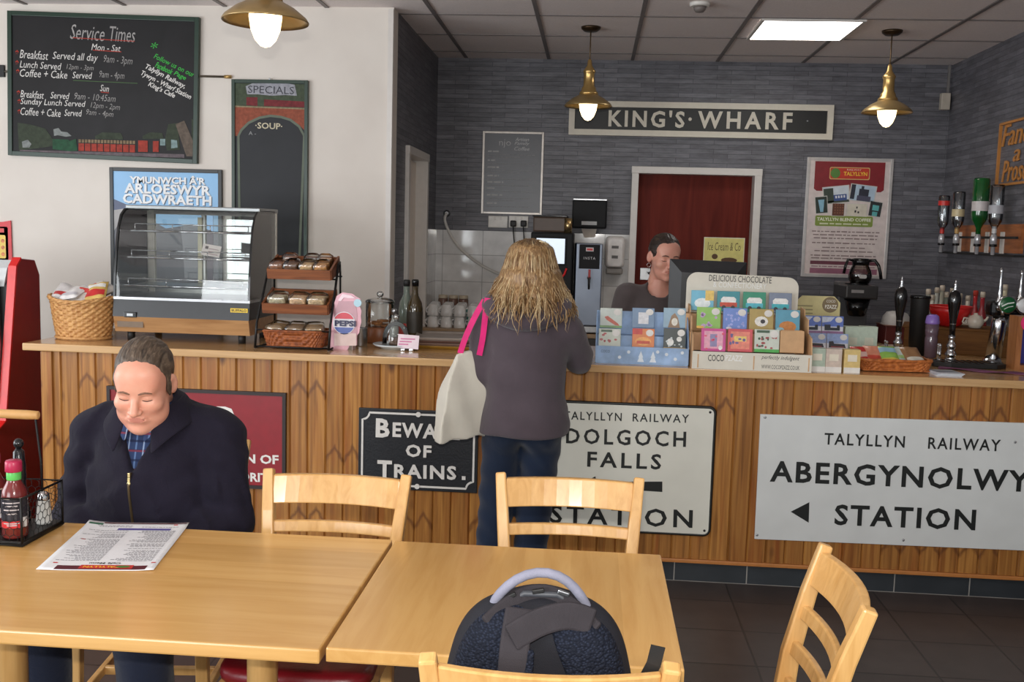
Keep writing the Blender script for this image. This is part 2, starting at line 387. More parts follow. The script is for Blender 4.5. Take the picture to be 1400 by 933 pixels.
def m_pine(bw=.085, x0=0.0):
    t = NT('pine_cladding'); tc = t.n('ShaderNodeTexCoord'); sp = t.n('ShaderNodeSeparateXYZ'); t.l(tc.outputs['Object'], sp.inputs[0])
    xs = t.math('DIVIDE', t.math('SUBTRACT', sp.outputs[0], x0), bw); fl = t.math('FLOOR', xs)
    wn = t.n('ShaderNodeTexWhiteNoise', noise_dimensions='1D'); t.l(fl, wn.inputs['W'])
    cb = t.n('ShaderNodeCombineXYZ'); t.l(sp.outputs[0], cb.inputs[0]); t.l(t.math('MULTIPLY', wn.outputs[0], 7.0), cb.inputs[1]); t.l(sp.outputs[2], cb.inputs[2])
    def noise(scale, det, dist):
        mp = t.n('ShaderNodeMapping'); mp.inputs['Scale'].default_value = scale; t.l(cb.outputs[0], mp.inputs[0])
        n = t.n('ShaderNodeTexNoise', i_Scale=1.0, i_Detail=det, i_Distortion=dist); t.l(mp.outputs[0], n.inputs['Vector']); return n.outputs[0]
    g = noise((70, 1, 2.2), 4.0, .5); big = noise((14, 1, 1.1), 3.0, 1.2)
    c = t.ramp(g, [(.3, rgb(132, 86, 40)), (.5, rgb(164, 112, 56)), (.72, rgb(186, 134, 70))])
    c = t.mix(t.ramp(big, [(.5, (0, 0, 0, 1)), (.72, (.75, .75, .75, 1))]), c, rgb(150, 84, 36))
    tone = t.ramp(wn.outputs[0], [(0, (.8, .74, .68, 1)), (.5, (1, .97, .92, 1)), (1, (1.12, 1.1, 1.04, 1))]); c = t.mix(1.0, c, tone, 'MULTIPLY')
    mp = t.n('ShaderNodeMapping'); mp.inputs['Scale'].default_value = (9, 1.0, 4.6); t.l(cb.outputs[0], mp.inputs[0])
    vo = t.n('ShaderNodeTexVoronoi', i_Scale=1.0); t.l(mp.outputs[0], vo.inputs['Vector'])
    sel = t.n('ShaderNodeSeparateXYZ'); t.l(vo.outputs['Color'], sel.inputs[0])
    kn = t.math('MULTIPLY', t.ramp(vo.outputs['Distance'], [(.07, (1, 1, 1, 1)), (.2, (0, 0, 0, 1))]), t.math('GREATER_THAN', sel.outputs[0], .62))
    c = t.mix(t.math('MULTIPLY', kn, .75), c, rgb(74, 34, 16))
    # the dark pointed knots the boards share in rows
    zz = t.math('MODULO', t.math('ADD', sp.outputs[2], 10.06), .30); ax = t.math('ABSOLUTE', t.math('SUBTRACT', t.math('FRACT', xs), .5))
    tip = t.math('ADD', t.math('SUBTRACT', zz, .12), t.math('MULTIPLY', ax, .13)); nz = noise((26, 1, 26), 3.0, 0.0)
    tip = t.math('ADD', tip, t.math('MULTIPLY', t.math('SUBTRACT', nz, .5), .05))
    band = t.ramp(t.math('ABSOLUTE', tip), [(.004, (1, 1, 1, 1)), (.022, (0, 0, 0, 1))])
    w2 = t.n('ShaderNodeTexWhiteNoise', noise_dimensions='2D'); cc = t.n('ShaderNodeCombineXYZ')
    t.l(t.math('FLOOR', t.math('DIVIDE', xs, 2.0)), cc.inputs[0]); t.l(t.math('FLOOR', t.math('DIVIDE', t.math('ADD', sp.outputs[2], 10.06), .30)), cc.inputs[1]); t.l(cc.outputs[0], w2.inputs['Vector'])
    c = t.mix(t.math('MULTIPLY', t.math('MULTIPLY', band, t.math('GREATER_THAN', w2.outputs[0], .76)), .7), c, rgb(96, 54, 28))
    t.base(c); t.setp(.32, spec=.45); t.bump(g, .06, .003); return t.m
M_WALL = m_wall(); M_SLATE = m_slate(); M_WTILE = m_tile((224, 222, 220), (176, 174, 172), .30, .20, .003, .06, var=.03)
M_FLOOR = m_tile((72, 63, 60), (50, 45, 43), .33, .33, .005, .38, var=.12, plane='xy', spec=.35); M_KICK = m_tile((52, 56, 60), (150, 146, 140), .33, .4, .003, .3, var=.12)
M_WHITE = mat((226, 222, 216), .4); M_TRIM = mat((214, 208, 202), .35, var=.03)
M_BLACK = mat((20, 20, 21), .4); M_BLACKG = mat((14, 14, 15), .15); M_BLKM = mat((26, 25, 25), .55); M_BLKP = mat((20, 20, 22), .5, spec=.2)
M_CHROME = mat((205, 206, 208), .14, 1.0, var=.03); M_STEEL = mat((175, 176, 178), .3, 1.0, var=.05); M_BRASS = mat((190, 156, 98), .28, .75, var=.06)
M_DARKM = mat((58, 56, 55), .35, .8)
M_BEECH = m_wood((226, 178, 112), (206, 154, 88), (34, 34, 3.0), .3, coat=.25); M_TABLE = m_wood((218, 172, 106), (205, 156, 90), (2.2, 26, 20), .26, plank=.12, coat=.3)
M_TABLE2 = m_wood((218, 172, 106), (205, 156, 90), (26, 2.2, 20), .26, plank=.12, axis=0, coat=.3)
M_TOP = m_wood((206, 166, 116), (190, 148, 98), (2.0, 30, 30), .2, coat=.4); M_PINE = m_pine(x0=-2.57)
M_OAK = m_wood((168, 112, 58), (140, 86, 40), (3, 40, 40), .4)
def struct(name, mb, m, parent=None, **kw):
    o = mb.build(name, m, parent, **kw)
    if parent is None: o['kind'] = 'structure'
    return o
F = MB(); F.box((0, 2.6, -.05), (10.4, 10.4, .1)); struct('floor', F, M_FLOOR)
c = MB(); c.box((0, 3.2, ZC+.05), (10.4, 9.2, .1))
M_CEIL = mat((240, 230, 227), .85, spec=.1, var=.04, nscale=90, bump=.15)
ceil = struct('ceiling', c, M_CEIL)
g = MB(); gx = [-.37+.6*k for k in range(-8, 9)]; gy = [5.95+.6*k for k in range(-11, 3)]
for x in gx: g.box((x, 3.2, ZC-.002), (.024, 8.4, .008))
for y in gy: g.box((0, y, ZC-.0015), (10.0, .018, .006))
g.build('ceiling_grid', mat((120, 112, 110), .5, var=.04), ceil)
w = MB(); w.box((-3.17, YW+.06, ZC/2), (4.0-.02, .12, ZC)); struct('wall_left', w, M_WALL)
w = MB(); w.box((-1.196, YW+.05, ZC/2), (.03, .13, ZC-.02)); tm = struct('trim_1', w, M_TRIM)
# recess side wall with a doorway
D0, D1, DZ = 6.26, 6.92, 2.045
w = MB()
for a, b, z0, z1 in ((YW+.12, D0, 0, ZC), (D1, YB+.1, 0, ZC), (D0, D1, DZ, ZC)): w.box((XL-.05, (a+b)/2, (z0+z1)/2), (.1, b-a, z1-z0))
struct('wall_recess', w, M_SLATE)
f = MB()
for a, b in ((D0-.045, D0+.01), (D1-.01, D1+.045)): f.box((XL-.03, (a+b)/2, (DZ+.045)/2), (.11, b-a, DZ+.045), bev=.004)
f.box((XL-.03, (D0+D1)/2, DZ+.024), (.116, D1-D0+.094, .05), bev=.004); fr = struct('trim_2', f, M_TRIM)
d = MB(); d.box((XL-.075, (D0+D1)/2, DZ/2), (.035, D1-D0-.02, DZ-.02)); dr = struct('door_2', d, mat((222, 208, 194), .4, var=.03))
hb = MB(); hb.cyl((XL-.05, D0+.09, 1.0), (XL-.01, D0+.09, 1.0), .009); hb.cyl((XL-.015, D0+.09, 1.0), (XL-.015, D0+.19, 1.0), .008); hb.build('door_handle', M_STEEL, dr)
# back wall with the red door
B0, B1, BZ = .305, 1.14, 2.027
w = MB()
for a, b, z0, z1 in ((XL-.1, B0, 0, ZC), (B1, XR+.1, 0, ZC), (B0, B1, BZ, ZC)): w.box(((a+b)/2, YB+.06, (z0+z1)/2), (b-a, .12, z1-z0))
struct('wall_back', w, M_SLATE)
f = MB()
for a, b in ((B0-.045, B0+.004), (B1-.004, B1+.048)): f.box(((a+b)/2, YB+.02, (BZ+.045)/2), (b-a, .13, BZ+.045), bev=.004)
f.box(((B0+B1)/2, YB+.02, BZ+.024), (B1-B0+.098, .136, .05), bev=.004); struct('trim_3', f, M_TRIM)
d = MB(); d.box(((B0+B1)/2, YB+.105, BZ/2), (B1-B0, .04, BZ))
def m_redwood():
    t = NT('red_door'); n1 = t.n('ShaderNodeTexNoise', i_Scale=1.0, i_Detail=4.0, i_Distortion=.8); t.l(t.coord((14, 14, 1.2)), n1.inputs['Vector'])
    t.base(t.ramp(n1.outputs[0], [(.3, rgb(84, 24, 16)), (.7, rgb(112, 40, 28))])); t.setp(.55, spec=.15); return t.m
dr = struct('door_1', d, m_redwood())
pp = at(884, 373, Y=YB+.08); hb = MB(); hb.box((pp.x-.01, YB+.08, pp.z-.01), (.075, .008, .09), bev=.003); hb.build('door_plate', M_STEEL, dr)
hb = MB(); hb.cyl((pp.x+.005, YB+.08, pp.z), (pp.x+.005, YB+.03, pp.z), .008); hb.cyl((pp.x+.005, YB+.035, pp.z), (pp.x+.09, YB+.035, pp.z), .008); hb.build('door_handle', M_STEEL, dr)
# white tile splashback in two faces round the corner
w = MB(); w.box(((XL+B0-.045)/2, YB-.006, 1.20), (B0-.045-XL, .012, .76)); w.box((XL+.006, (D1+.046+YB)/2, 1.20), (.012, YB-D1-.058, .76)); struct('trim_4', w, M_WTILE)
w = MB(); w.box((XR+.06, 5.0, ZC/2), (.12, 5.0, ZC)); struct('wall_right', w, M_SLATE)
b = MB(); b.box((-3.4, YW-.01, .06), (3.3, .02, .12)); struct('baseboard_left', b, mat((62, 26, 20), .4))
# ---------------------------------------------------------------- counter
ct = thing('service_counter', 'long pine-clad service counter with pale worktop and dark tiled plinth', 'counter', (0, 0, 0))
b = MB(); x = -2.57; bw = .085
prof = []
while x < XR-.01:
    x2 = min(x+bw, XR-.005)
    prof += [(x, CF+.007), (x+.006, CF), (x2-.006, CF), (x2, CF+.007)]; x += bw
poly = [(p[0], p[1]) for p in prof]+[(XR-.005, CF+.02), (-2.57, CF+.02)]
b.prism(poly, CT-.035-.115, z0=.115); b.build('cladding', M_PINE, ct)
b = MB(); b.box((-2.57+.02, CF+.0, .54), (.055, .03, .84), bev=.006); b.build('corner_trim', M_PINE, ct)
b = MB(); b.box((-.05, CF+.005, .105), (5.03, .028, .018), bev=.004); b.build('beading', mat((186, 120, 62), .4), ct)
b = MB(); b.box((-.05, CF+.04, .05), (5.03, .03, .10)); b.build('plinth', M_KICK, ct)
b = MB(); b.box((-2.555, (CF+5.16)/2, .53), (.03, 5.16-CF-.06, .86)); b.box((-.05, 5.15, .53), (5.0, .02, .86)); b.build('carcass', M_OAK, ct)
b = MB(); b.box(((-2.65+XR-.003)/2, (4.46+5.22)/2, CT-.0175), (XR-.003+2.65, .76, .035), bev=.005); b.build('worktop', M_TOP, ct)
ct2 = thing('bar_return', 'short return of the counter towards the spirits, behind the beer taps', 'counter', (0, 0, 0))
b = MB(); b.box((2.04, 5.54, CT-.0175), (.85, .635, .035), bev=.005); b.build('worktop', M_TOP, ct2); b = MB(); b.box((2.05, 5.52, .48), (.80, .58, .96)); b.build('carcass', M_OAK, ct2)
# back counter along the back wall and under the spirits
bc = thing('back_counter', 'dark-fronted back counter under the white tiles and slate wall', 'counter', (0, 0, 0))
M_BC = mat((70, 66, 64), .5); M_BT = mat((160, 130, 96), .35)
b = MB(); b.box((-.45, 7.12, .44), (1.42, .56, .86)); b.build('carcass', M_BC, bc); b = MB(); b.box((-.45, 7.11, .885), (1.44, .60, .03), bev=.004); b.build('worktop', M_BT, bc)
bc = thing('back_counter', 'dark-fronted corner counter below the framed coffee poster and the spirits', 'counter', (0, 0, 0))
b = MB(); b.box((1.83, 7.12, .44), (1.22, .56, .86)); b.box((2.17, 6.42, .44), (.56, .86, .86)); b.build('carcass', M_BC, bc)
b = MB(); b.prism([(1.20, 7.41), (1.20, 6.81), (1.865, 6.81), (1.865, 5.95), (2.465, 5.95), (2.465, 7.41)], .03, z0=.87); b.build('worktop', M_BT, bc)
# ---------------------------------------------------------------- ceiling things
pan = thing('ceiling_light_panel', 'bright square light panel set flush in the ceiling grid', 'ceiling light', (1.13+.0, 6.25, ZC-.012)); pan.location = (1.13+.07, 6.25, ZC-.004)
b = MB(); b.box((0, 0, -.004), (.55, .55, .008)); b.build('diffuser', glow((255, 252, 246), 9.0), pan)
b = MB()
for s in (-1, 1): b.box((s*.283, 0, -.005), (.018, .585, .012)); b.box((0, s*.283, -.005), (.548, .018, .012))
b.build('frame', M_TRIM, pan)
sm = thing('smoke_detector', 'small round white smoke detector on the ceiling', 'smoke detector', at(957, 4, Z=ZC))
b = MB(); b.lathe([(.0, 0), (.055, 0), (.055, -.012), (.048, -.02)][::-1], 24); b.build('base', M_WHITE, sm)
b = MB(); b.lathe([(.0, -.05), (.022, -.048), (.032, -.036), (.034, -.02), (0, -.02)], 20); b.build('sensor_head', mat((120, 112, 108), .4), sm)
def lamp(label, loc, drop=.42, flex=True):
    t = thing('pendant_lamp', label, 'pendant lamp', loc, 0, 'brass pendant lamps')
    b = MB(); b.lathe([(0, -.028), (.04, -.026), (.058, -.012), (.06, 0), (0, 0)], 24); b.build('ceiling_rose', mat((70, 54, 38), .35, .8), t)
    b = MB(); b.cyl((0, 0, -drop), (0, 0, -.02), .004, segs=8); b.build('flex', mat((96, 76, 52), .4, .6), t)
    z = -drop
    b = MB(); b.lathe([(.006, z+.06), (.012, z+.05), (.016, z+.02), (.030, z+.0), (.038, z-.012), (.036, z-.022), (.032, z-.03), (.034, z-.10), (.044, z-.115), (.046, z-.13), (.056, z-.14), (.058, z-.152), (.05, z-.158)], 28); b.build('lamp_holder', M_BRASS, t)
    b = MB(); b.lathe([(.05, z-.150), (.066, z-.160), (.10, z-.178), (.138, z-.208), (.147, z-.222), (.146, z-.226), (.136, z-.214), (.10, z-.186), (.062, z-.168), (.05, z-.16)], 40, caps=False); b.build('shade', mat((176, 150, 104), .3, .7, var=.06), t)
    b = MB(); b.lathe([(.045, z-.155), (.055, z-.18), (.056, z-.21), (.05, z-.25), (.036, z-.285), (.018, z-.305), (0, z-.311)], 28); bb = b.build('globe', glow((255, 226, 170), 5.0), t)
    return t
lamp('brass pendant lamp hanging in front of the dark sign at its left end', at(808, 37, Z=ZC), .25)
lamp('brass pendant lamp hanging above the framed coffee poster on the right', at(1220, 42, Z=ZC), .255)
p = at(363, 29, Y=3.45); lamp('large near brass pendant lamp cut by the top edge beside the service board', (p.x, 3.45, ZC), ZC-p.z-.222)
# ================================================================ tables and chairs
def table(label, x0, x1, y0, y1, cols, m, rz=0):
    cx, cy = (x0+x1)/2, (y0+y1)/2; t = thing('cafe_table', label, 'table', (cx, cy, 0), rz)
    b = MB(); b.box((0, 0, .735), (x1-x0, y1-y0, .03), bev=.004); b.build('tabletop', m, t)
    for lx in cols:
        b = MB(); b.lathe([(.036, .0), (.036, .70), (.05, .72)], 24, TR(lx, 0, .02)); b.build('column', M_BEECH, t)
        b = MB()
        for a in range(4): b.bar([(lx, 0, .035), (lx+.14*math.cos(a*PI/2+PI/4), .14*math.sin(a*PI/2+PI/4), .032), (lx+.27*math.cos(a*PI/2+PI/4), .27*math.sin(a*PI/2+PI/4), .018)], .05, [.06, .05, .03])
        b.build('base_feet', M_BLKM, t)
    return t
table('long pale beech cafe table with the paper menu and sauce caddy on it', -1.60, -.509, 1.86, 2.58, (.31, -.31), M_TABLE)
table('square pale beech cafe table with a backpack standing at its near edge', -.500, .205, 1.872, 2.572, (0,), M_TABLE2)
POST = [(.168, .215, .0), (.170, .205, .25), (.172, .195, .46), (.180, .215, .62), (.192, .250, .76), (.203, .286, .874)]
def post_at(z):
    for a, b in zip(POST, POST[1:]):
        if z <= b[2]: q = (z-a[2])/(b[2]-a[2]); return tuple(a[i]+(b[i]-a[i])*q for i in range(3))
    return POST[-1]
def make_chair(label, loc, rz, group=None):
    t = thing('cafe_chair', label, 'chair', loc, rz, group)
    for s in (-1, 1):
        b = MB(); b.bar([(s*x, y, z) for x, y, z in POST], [.034, .034, .036, .036, .034, .030], [.036, .040, .048, .042, .036, .030], upv=(0, 1, 0)); b.build('back_post', M_BEECH, t, bevel=.005)
    def slat(name, z, h, bow, th):
        x, y, _ = post_at(z); x -= .012; rings = []; n = 10
        _, ya, _ = post_at(z-h/2); _, yb, _ = post_at(z+h/2)
        for i in range(n+1):
            u = -1+2*i/n; o = bow*(1-u*u); X = u*x
            rings.append([(X, ya+o-th/2, z-h/2), (X, ya+o+th/2, z-h/2), (X, yb+o+th/2, z+h/2), (X, yb+o-th/2, z+h/2)])
        b = MB(); b.loft(rings, True, True, False); b.build(name, M_BEECH, t, bevel=.004)
    slat('top_rail', .820, .080, .030, .020)
    for z in (.718, .634, .55): slat('back_slat', z, .032, .024, .016)
    b = MB(); pts = []
    for i in range(28):
        a = 2*PI*i/28; ca, sa = math.cos(a), math.sin(a); e = .42
        pts.append((math.copysign(abs(ca)**e, ca)*(.193-.014*math.copysign(abs(sa)**e, sa)), math.copysign(abs(sa)**e, sa)*.182-.005))
    b.loft([[(x*k, y*k, z) for x, y in pts] for k, z in ((.93, .430), (.985, .436), (1.0, .450), (.985, .464), (.93, .472), (.80, .477), (.4, .479), (.05, .48))], True, True, True); b.build('seat', mat((112, 14, 24), .38, spec=.5, bump=.12), t)
    b = MB()
    for s in (-1, 1): b.box((s*.178, -.005, .405), (.022, .36, .05))
    b.box((0, -.175, .405), (.34, .022, .05)); b.box((0, .18, .405), (.33, .022, .05)); b.build('seat_frame', M_BEECH, t, bevel=.003)
    for s in (-1, 1):
        b = MB(); b.bar([(s*.178, -.178, .428), (s*.182, -.180, .2), (s*.186, -.184, 0)], [.036, .034, .026], [.036, .034, .026], upv=(0, 1, 0)); b.build('front_leg', M_BEECH, t, bevel=.004)
    for s in (-1, 1): b = MB(); b.box((s*.175, .015, .20), (.018, .36, .026)); b.build('stretcher', M_BEECH, t, bevel=.003)
    b = MB(); b.box((0, .015, .20), (.335, .018, .026)); b.build('cross_stretcher', M_BEECH, t, bevel=.003)
    return t
ch = make_chair('beech chair with dark red seat tucked under the long table beside the seated man', (-.715, 2.51, 0), 0)
def chair(label, loc, rz): c = copy_tree(ch); c['label'] = label; c.location = loc; c.rotation_euler = (0, 0, rz); return c
chair('beech chair at the far side of the square table, back towards the standing woman', (-.036, 2.60, 0), .03)
chair('near beech chair holding the dark backpack, cut off by the bottom edge', (-.062, 1.878, 0), PI+.05)
chair('beech chair on the right seen from the side at the square table end', (.277, 2.130, 0), -PI/2-.02)
chair('beech chair the man in the dark jacket sits on', (-1.285, 2.86, 0), .12)
# ---------------------------------------------------------------- menu
mn = thing('paper_menu', 'printed paper menu lying upside down on the long table before the man', 'menu', (0, 0, 0))
A_, B_, C_, D_ = Vector((-1.018, 2.241, 0)), Vector((-1.288, 2.202, 0)), Vector((-1.350, 2.575, 0)), Vector((-1.083, 2.612, 0))   # near right, near left, far left, far right
mn.location = (A_+B_+C_+D_)/4; mn.location.z = .7502; o_ = mn.location.copy(); o_.z = 0
def pg(u, v):       # u 0..1 from the reader's left, v 0..1 from the reader's top
    p = A_*(1-u)*(1-v)+B_*u*(1-v)+C_*u*v+D_*(1-u)*v-o_
    return Vector((p.x, p.y, .0012+.010*max(0, u-.75)**1.5*4*(.4+v)+.016*max(0, v-.86)**1.3*6*.5+.004*max(0, .15-u)*4))
b = MB(); b.grid(lambda u, v: pg(u, v), 20, 20); b.build('sheet', mat((226, 226, 228), .5, var=.01), mn, solid=.0006)
def page_poly(mb, pts): mb.quad([pg(u, v)+Vector((0, 0, .0009)) for u, v in pts])
def page_strip(name, u0, u1, v0, v1, m, n=8):
    b = MB(); b.grid(lambda u, v: pg(u0+(u1-u0)*u, v0+(v1-v0)*v)+Vector((0, 0, .0009)), n, 3); return b.build(name, m, mn)
page_strip('header_band', .08, .86, .01, .085, mat((84, 20, 34), .5))
page_strip('logo_panel', .20, .66, .025, .095, mat((190, 44, 40), .5)).location.z = .0004
b = MB(); ux = (pg(.6, .06)-pg(.2, .06)).normalized(); vy_ = (pg(.4, .02)-pg(.4, .09)).normalized()
Mt = Matrix((ux, vy_, ux.cross(vy_))).transposed().to_4x4(); Mt.translation = pg(.47, .058)+Vector((0, 0, .0017)); add_text(b, 'TALYLLYN', Mt, .085, .013, depth=0, bold=.02)
b.build('logo_lettering', mat((240, 190, 50), .5), mn)
b = MB(); Mt2 = Mt.copy(); Mt2.translation = pg(.47, .13)+Vector((0, 0, .0012)); add_text(b, 'Caf\u00e9 Menu', Mt2, .075, .012, depth=0, bold=.02); b.build('title_lettering', mat((40, 24, 28), .5), mn)
b = MB(); Mt3 = Mt.copy(); Mt3.translation = pg(.285, .06)+Vector((0, 0, .0017)); b.prism([(.017*math.cos(a*.5236), .008*math.sin(a*.5236)) for a in range(12)], .0002, Mt3); b.build('logo_emblem', mat((70, 110, 40), .5), mn)
page_strip('purple_panel', .14, .66, .845, .885, mat((92, 84, 150), .5)); page_strip('footer_band', .02, .84, .975, .99, mat((84, 20, 34), .5)); page_strip('green_panel', .84, .98, .94, .968, mat((46, 96, 70), .5))
rnd = random.Random(5); b = MB()
for col in ((.08, .46), (.54, .92)):
    v = .18
    while v < .93:
        if not (.83 < v < .9):
            u = col[0]; e = col[0]+(col[1]-col[0])*rnd.uniform(.55, 1)
            while u < e:
                w_ = rnd.uniform(.012, .04); b.quad([pg(a, c)+Vector((0, 0, .0009)) for a, c in ((u, v), (u+w_, v), (u+w_, v+.007), (u, v+.007))]); u += w_+.008
        v += .021 if rnd.random() < .8 else .04
o_t = b.build('print_lines', mat((120, 116, 124), .5), mn); o_t['kind'] = 'stuff'
for u, v in ((.05, .14), (.9, .13), (.12, .955), (.88, .62)):
    page_strip('red_emblem', u-.02, u+.02, v-.008, v+.008, mat((196, 50, 44), .5), 2)
# ---------------------------------------------------------------- wire caddy with sauces
cd = thing('condiment_caddy', 'black wire condiment caddy with wooden handle on the long table', 'caddy', (-1.51, 2.455, .75))
M_WIRE = mat((30, 29, 29), .45, .5)
W2, D2 = .096, .098
b = MB(); b.box((0, 0, .012), (2*W2, 2*D2, .006)); 
b.tube([(sx*W2, sy*D2, .006) for sx, sy in ((-1, -1), (1, -1), (1, 1), (-1, 1))], .005, 6, closed=True); b.build('tray', M_WIRE, cd)
b = MB(); b.tube([(sx*W2, sy*D2, .125) for sx, sy in ((-1, -1), (1, -1), (1, 1), (-1, 1))], .0032, 6, closed=True)
for sx, sy in ((-1, -1), (1, -1), (1, 1), (-1, 1)): b.tube([(sx*W2, sy*D2, .004), (sx*W2, sy*D2, .128)], .003, 6)
b.build('rim_frame', M_WIRE, cd)
b = MB()                                          # chicken-wire hexagons on four sides
def hexnet(o, ex, n, m, s):
    h = s/math.sqrt(3)
    for j in range(m):
        for i in range(n):
            cx = (i+.5*(j % 2))*s; cy = .02+j*h*1.5
            P3 = [(cx, cy-h), (cx+s/2, cy-h/2), (cx+s/2, cy+h/2), (cx, cy+h)]
            P3 = [(min(max(x, 0), n*s), min(max(y, .012), .125)) for x, y in P3]
            b.tube([Vector(o)+Vector(ex)*x+Vector((0, 0, y)) for x, y in P3], .0009, 4)
hexnet((-W2, -D2, 0), (1, 0, 0), 9, 6, 2*W2/9); hexnet((-W2, D2, 0), (1, 0, 0), 9, 6, 2*W2/9); hexnet((W2, -D2, 0), (0, 1, 0), 9, 6, 2*D2/9); hexnet((-W2, -D2, 0), (0, 1, 0), 9, 6, 2*D2/9)
b.build('wire_netting', M_WIRE, cd)
for s in (-1, 1): b = MB(); b.tube([(s*W2, 0, .12), (s*W2*.99, 0, .2), (s*W2*.86, 0, .315), (s*W2*.84, 0, .325)], .0028, 6); b.build('handle_wire', M_WIRE, cd)
b = MB(); b.lathe([(.006, -.092), (.011, -.09), (.0125, -.06), (.012, 0), (.0125, .06), (.011, .09), (.006, .092)], 14, TR(0, 0, .322) @ RY(PI/2)); b.build('handle', mat((196, 150, 92), .5), cd)
def sauce(label, loc, rz):
    t = thing('sauce_bottle', label, 'sauce bottle', loc, rz); 
    b = MB(); b.lathe([(.0, 0), (.027, .001), (.031, .006), (.031, .105), (.028, .125), (.019, .142), (.0165, .150), (.0165, .155), (0, .155)], 26); b.build('bottle', mat((112, 40, 38), .18, spec=.6, var=.12), t)
    b = MB(); b.lathe([(.0168, .150), (.0176, .152), (.0176, .172), (.0165, .174), (.0165, .15)], 22); b.build('neck_seal', mat((92, 190, 92), .35), t)
    b = MB(); b.lathe([(.0195, .171), (.0205, .173), (.0200, .196), (.018, .200), (0, .200)], 24); b.build('cap', mat((172, 34, 74), .35), t)
    def wrap(name, z0, z1, a0, a1, m, r=.0316): b = MB(); b.grid(lambda u, v: (r*math.sin(a0+(a1-a0)*u), -r*math.cos(a0+(a1-a0)*u), z0+(z1-z0)*v), 18, 1); return b.build(name, m, t)
    wrap('black_label', .048, .105, -1.3, 1.3, mat((34, 30, 40), .4)); wrap('red_label', .030, .048, -1.3, .62, mat((206, 44, 48), .4)); wrap('white_panel', .030, .056, .66, 1.1, mat((220, 218, 216), .4), .0319)
    wrap('label_rim', .105, .108, -1.3, 1.3, mat((190, 176, 160), .4), .0318)
    b = MB()
    for k, (z, hw) in enumerate(((.094, .9), (.086, .6), (.076, .75), (.066, .5), (.041, .8), (.036, .5))):
        b.grid(lambda u, v: (.0320*math.sin(-hw+(hw*1.6)*u-.1), -.0320*math.cos(-hw+(hw*1.6)*u-.1), z+.003*v), 10, 1)
    b.build('label_print', mat((196, 186, 186), .4), t); return t
sauce('red sauce bottle with magenta cap in front of the wire caddy contents', (-1.452, 2.392, .766), .5)
sauce('red sauce bottle behind the front one, cut by the left edge', (-1.552, 2.46, .766), .2)
g_ = thing('salt_shaker', 'fluted glass salt shaker with steel top in the wire caddy', 'salt shaker', (-1.448, 2.52, .765))
b = MB(); R_ = [(.018, 0), (.020, .004), (.017, .035), (.0145, .066)]
b.loft([[((r*(1+.06*(k % 2)))*math.cos(2*PI*k/20), (r*(1+.06*(k % 2)))*math.sin(2*PI*k/20), z) for k in range(20)] for r, z in R_], True, True, False); b.build('glass', mat((196, 196, 192), .12, spec=.6), g_)
b = MB(); b.lathe([(.0155, .064), (.0162, .068), (.0150, .078), (.009, .086), (0, .088)], 18); b.build('cap', M_CHROME, g_)
g_ = thing('pepper_mill', 'tall dark turned pepper mill at the back of the wire caddy', 'pepper mill', (-1.52, 2.53, .765))
b = MB(); b.lathe([(.0, 0), (.026, 0), (.026, .02), (.021, .05), (.018, .08), (.016, .11), (.018, .125), (.016, .135), (.017, .15), (.015, .165), (.014, .19), (.006, .2), (0, .2)], 22); b.build('body', mat((26, 26, 28), .2), g_)
b = MB(); b.ell((0, 0, .212), (.013, .013, .014)); b.build('knob', mat((26, 26, 28), .2), g_)
# ---------------------------------------------------------------- backpack on the near chair
bp = thing('backpack', 'dark blue and black backpack with grey carry handle on the near chair', 'backpack', (-.072, 1.757, .488), .04)
def m_mesh(c1, c2, s):
    t = NT('spacer_mesh'); vo = t.n('ShaderNodeTexVoronoi', i_Scale=s); t.l(t.coord((1, .5, 1.25)), vo.inputs['Vector'])
    t.base(t.ramp(vo.outputs['Distance'], [(.2, rgb(c1)), (.55, rgb(c2))])); t.setp(.8, spec=.2); t.bump(vo.outputs['Distance'], .9, .004); return t.m
M_PACK = mat((34, 34, 40), .75, spec=.25, bump=.25, bscale=500); M_STRAP = mat((52, 48, 52), .75, spec=.25, bump=.3, bscale=600); M_NET = m_mesh((40, 46, 62), (22, 26, 38), 190)
s = Sdf((-.21, -.12, -.02), (.21, .15, .54), .006)
s.add(s.ell((0, .02, .19), (.168, .10, .252)), .01); s.add(s.box((0, .02, .165), (.156, .085, .165), .07), .06); s.add(s.ell((.0, .02, .345), (.112, .085, .080)), .05)
for k in (-1, 1): s.add(s.ell((k*.072, -.005, .315), (.086, .075, .115)), .03)
s.cut(s.box((0, .02, .25), (.3, .095, .25), .05), .03)
V_, F_ = s.mesh(); meshobj('body', mesh_from(V_, F_, 'body'), M_PACK, bp)
from mathutils.bvhtree import BVHTree
_bb = BVHTree.FromPolygons([tuple(v) for v in V_], [tuple(f) for f in F_])
def back_y(x, z):       # surface of the back panel
    h = _bb.ray_cast(Vector((x, -.5, z)), Vector((0, 1, 0)))
    if h[0]: return h[0].y-.001
    return .015
def back_y_old(x, z):
    w = .168*math.sqrt(max(.02, 1-((z-.20)/.27)**2)) if z > .20 else .168
    return -.078-.012*math.cos(min(1, abs(x)/.2)*PI/2)+.05*max(0, abs(x)/w-.55)**2*4+.05*max(0, (z-.33)/.12)**2
def ZS(z): return z if z < .2 else .2+(z-.2)*.86
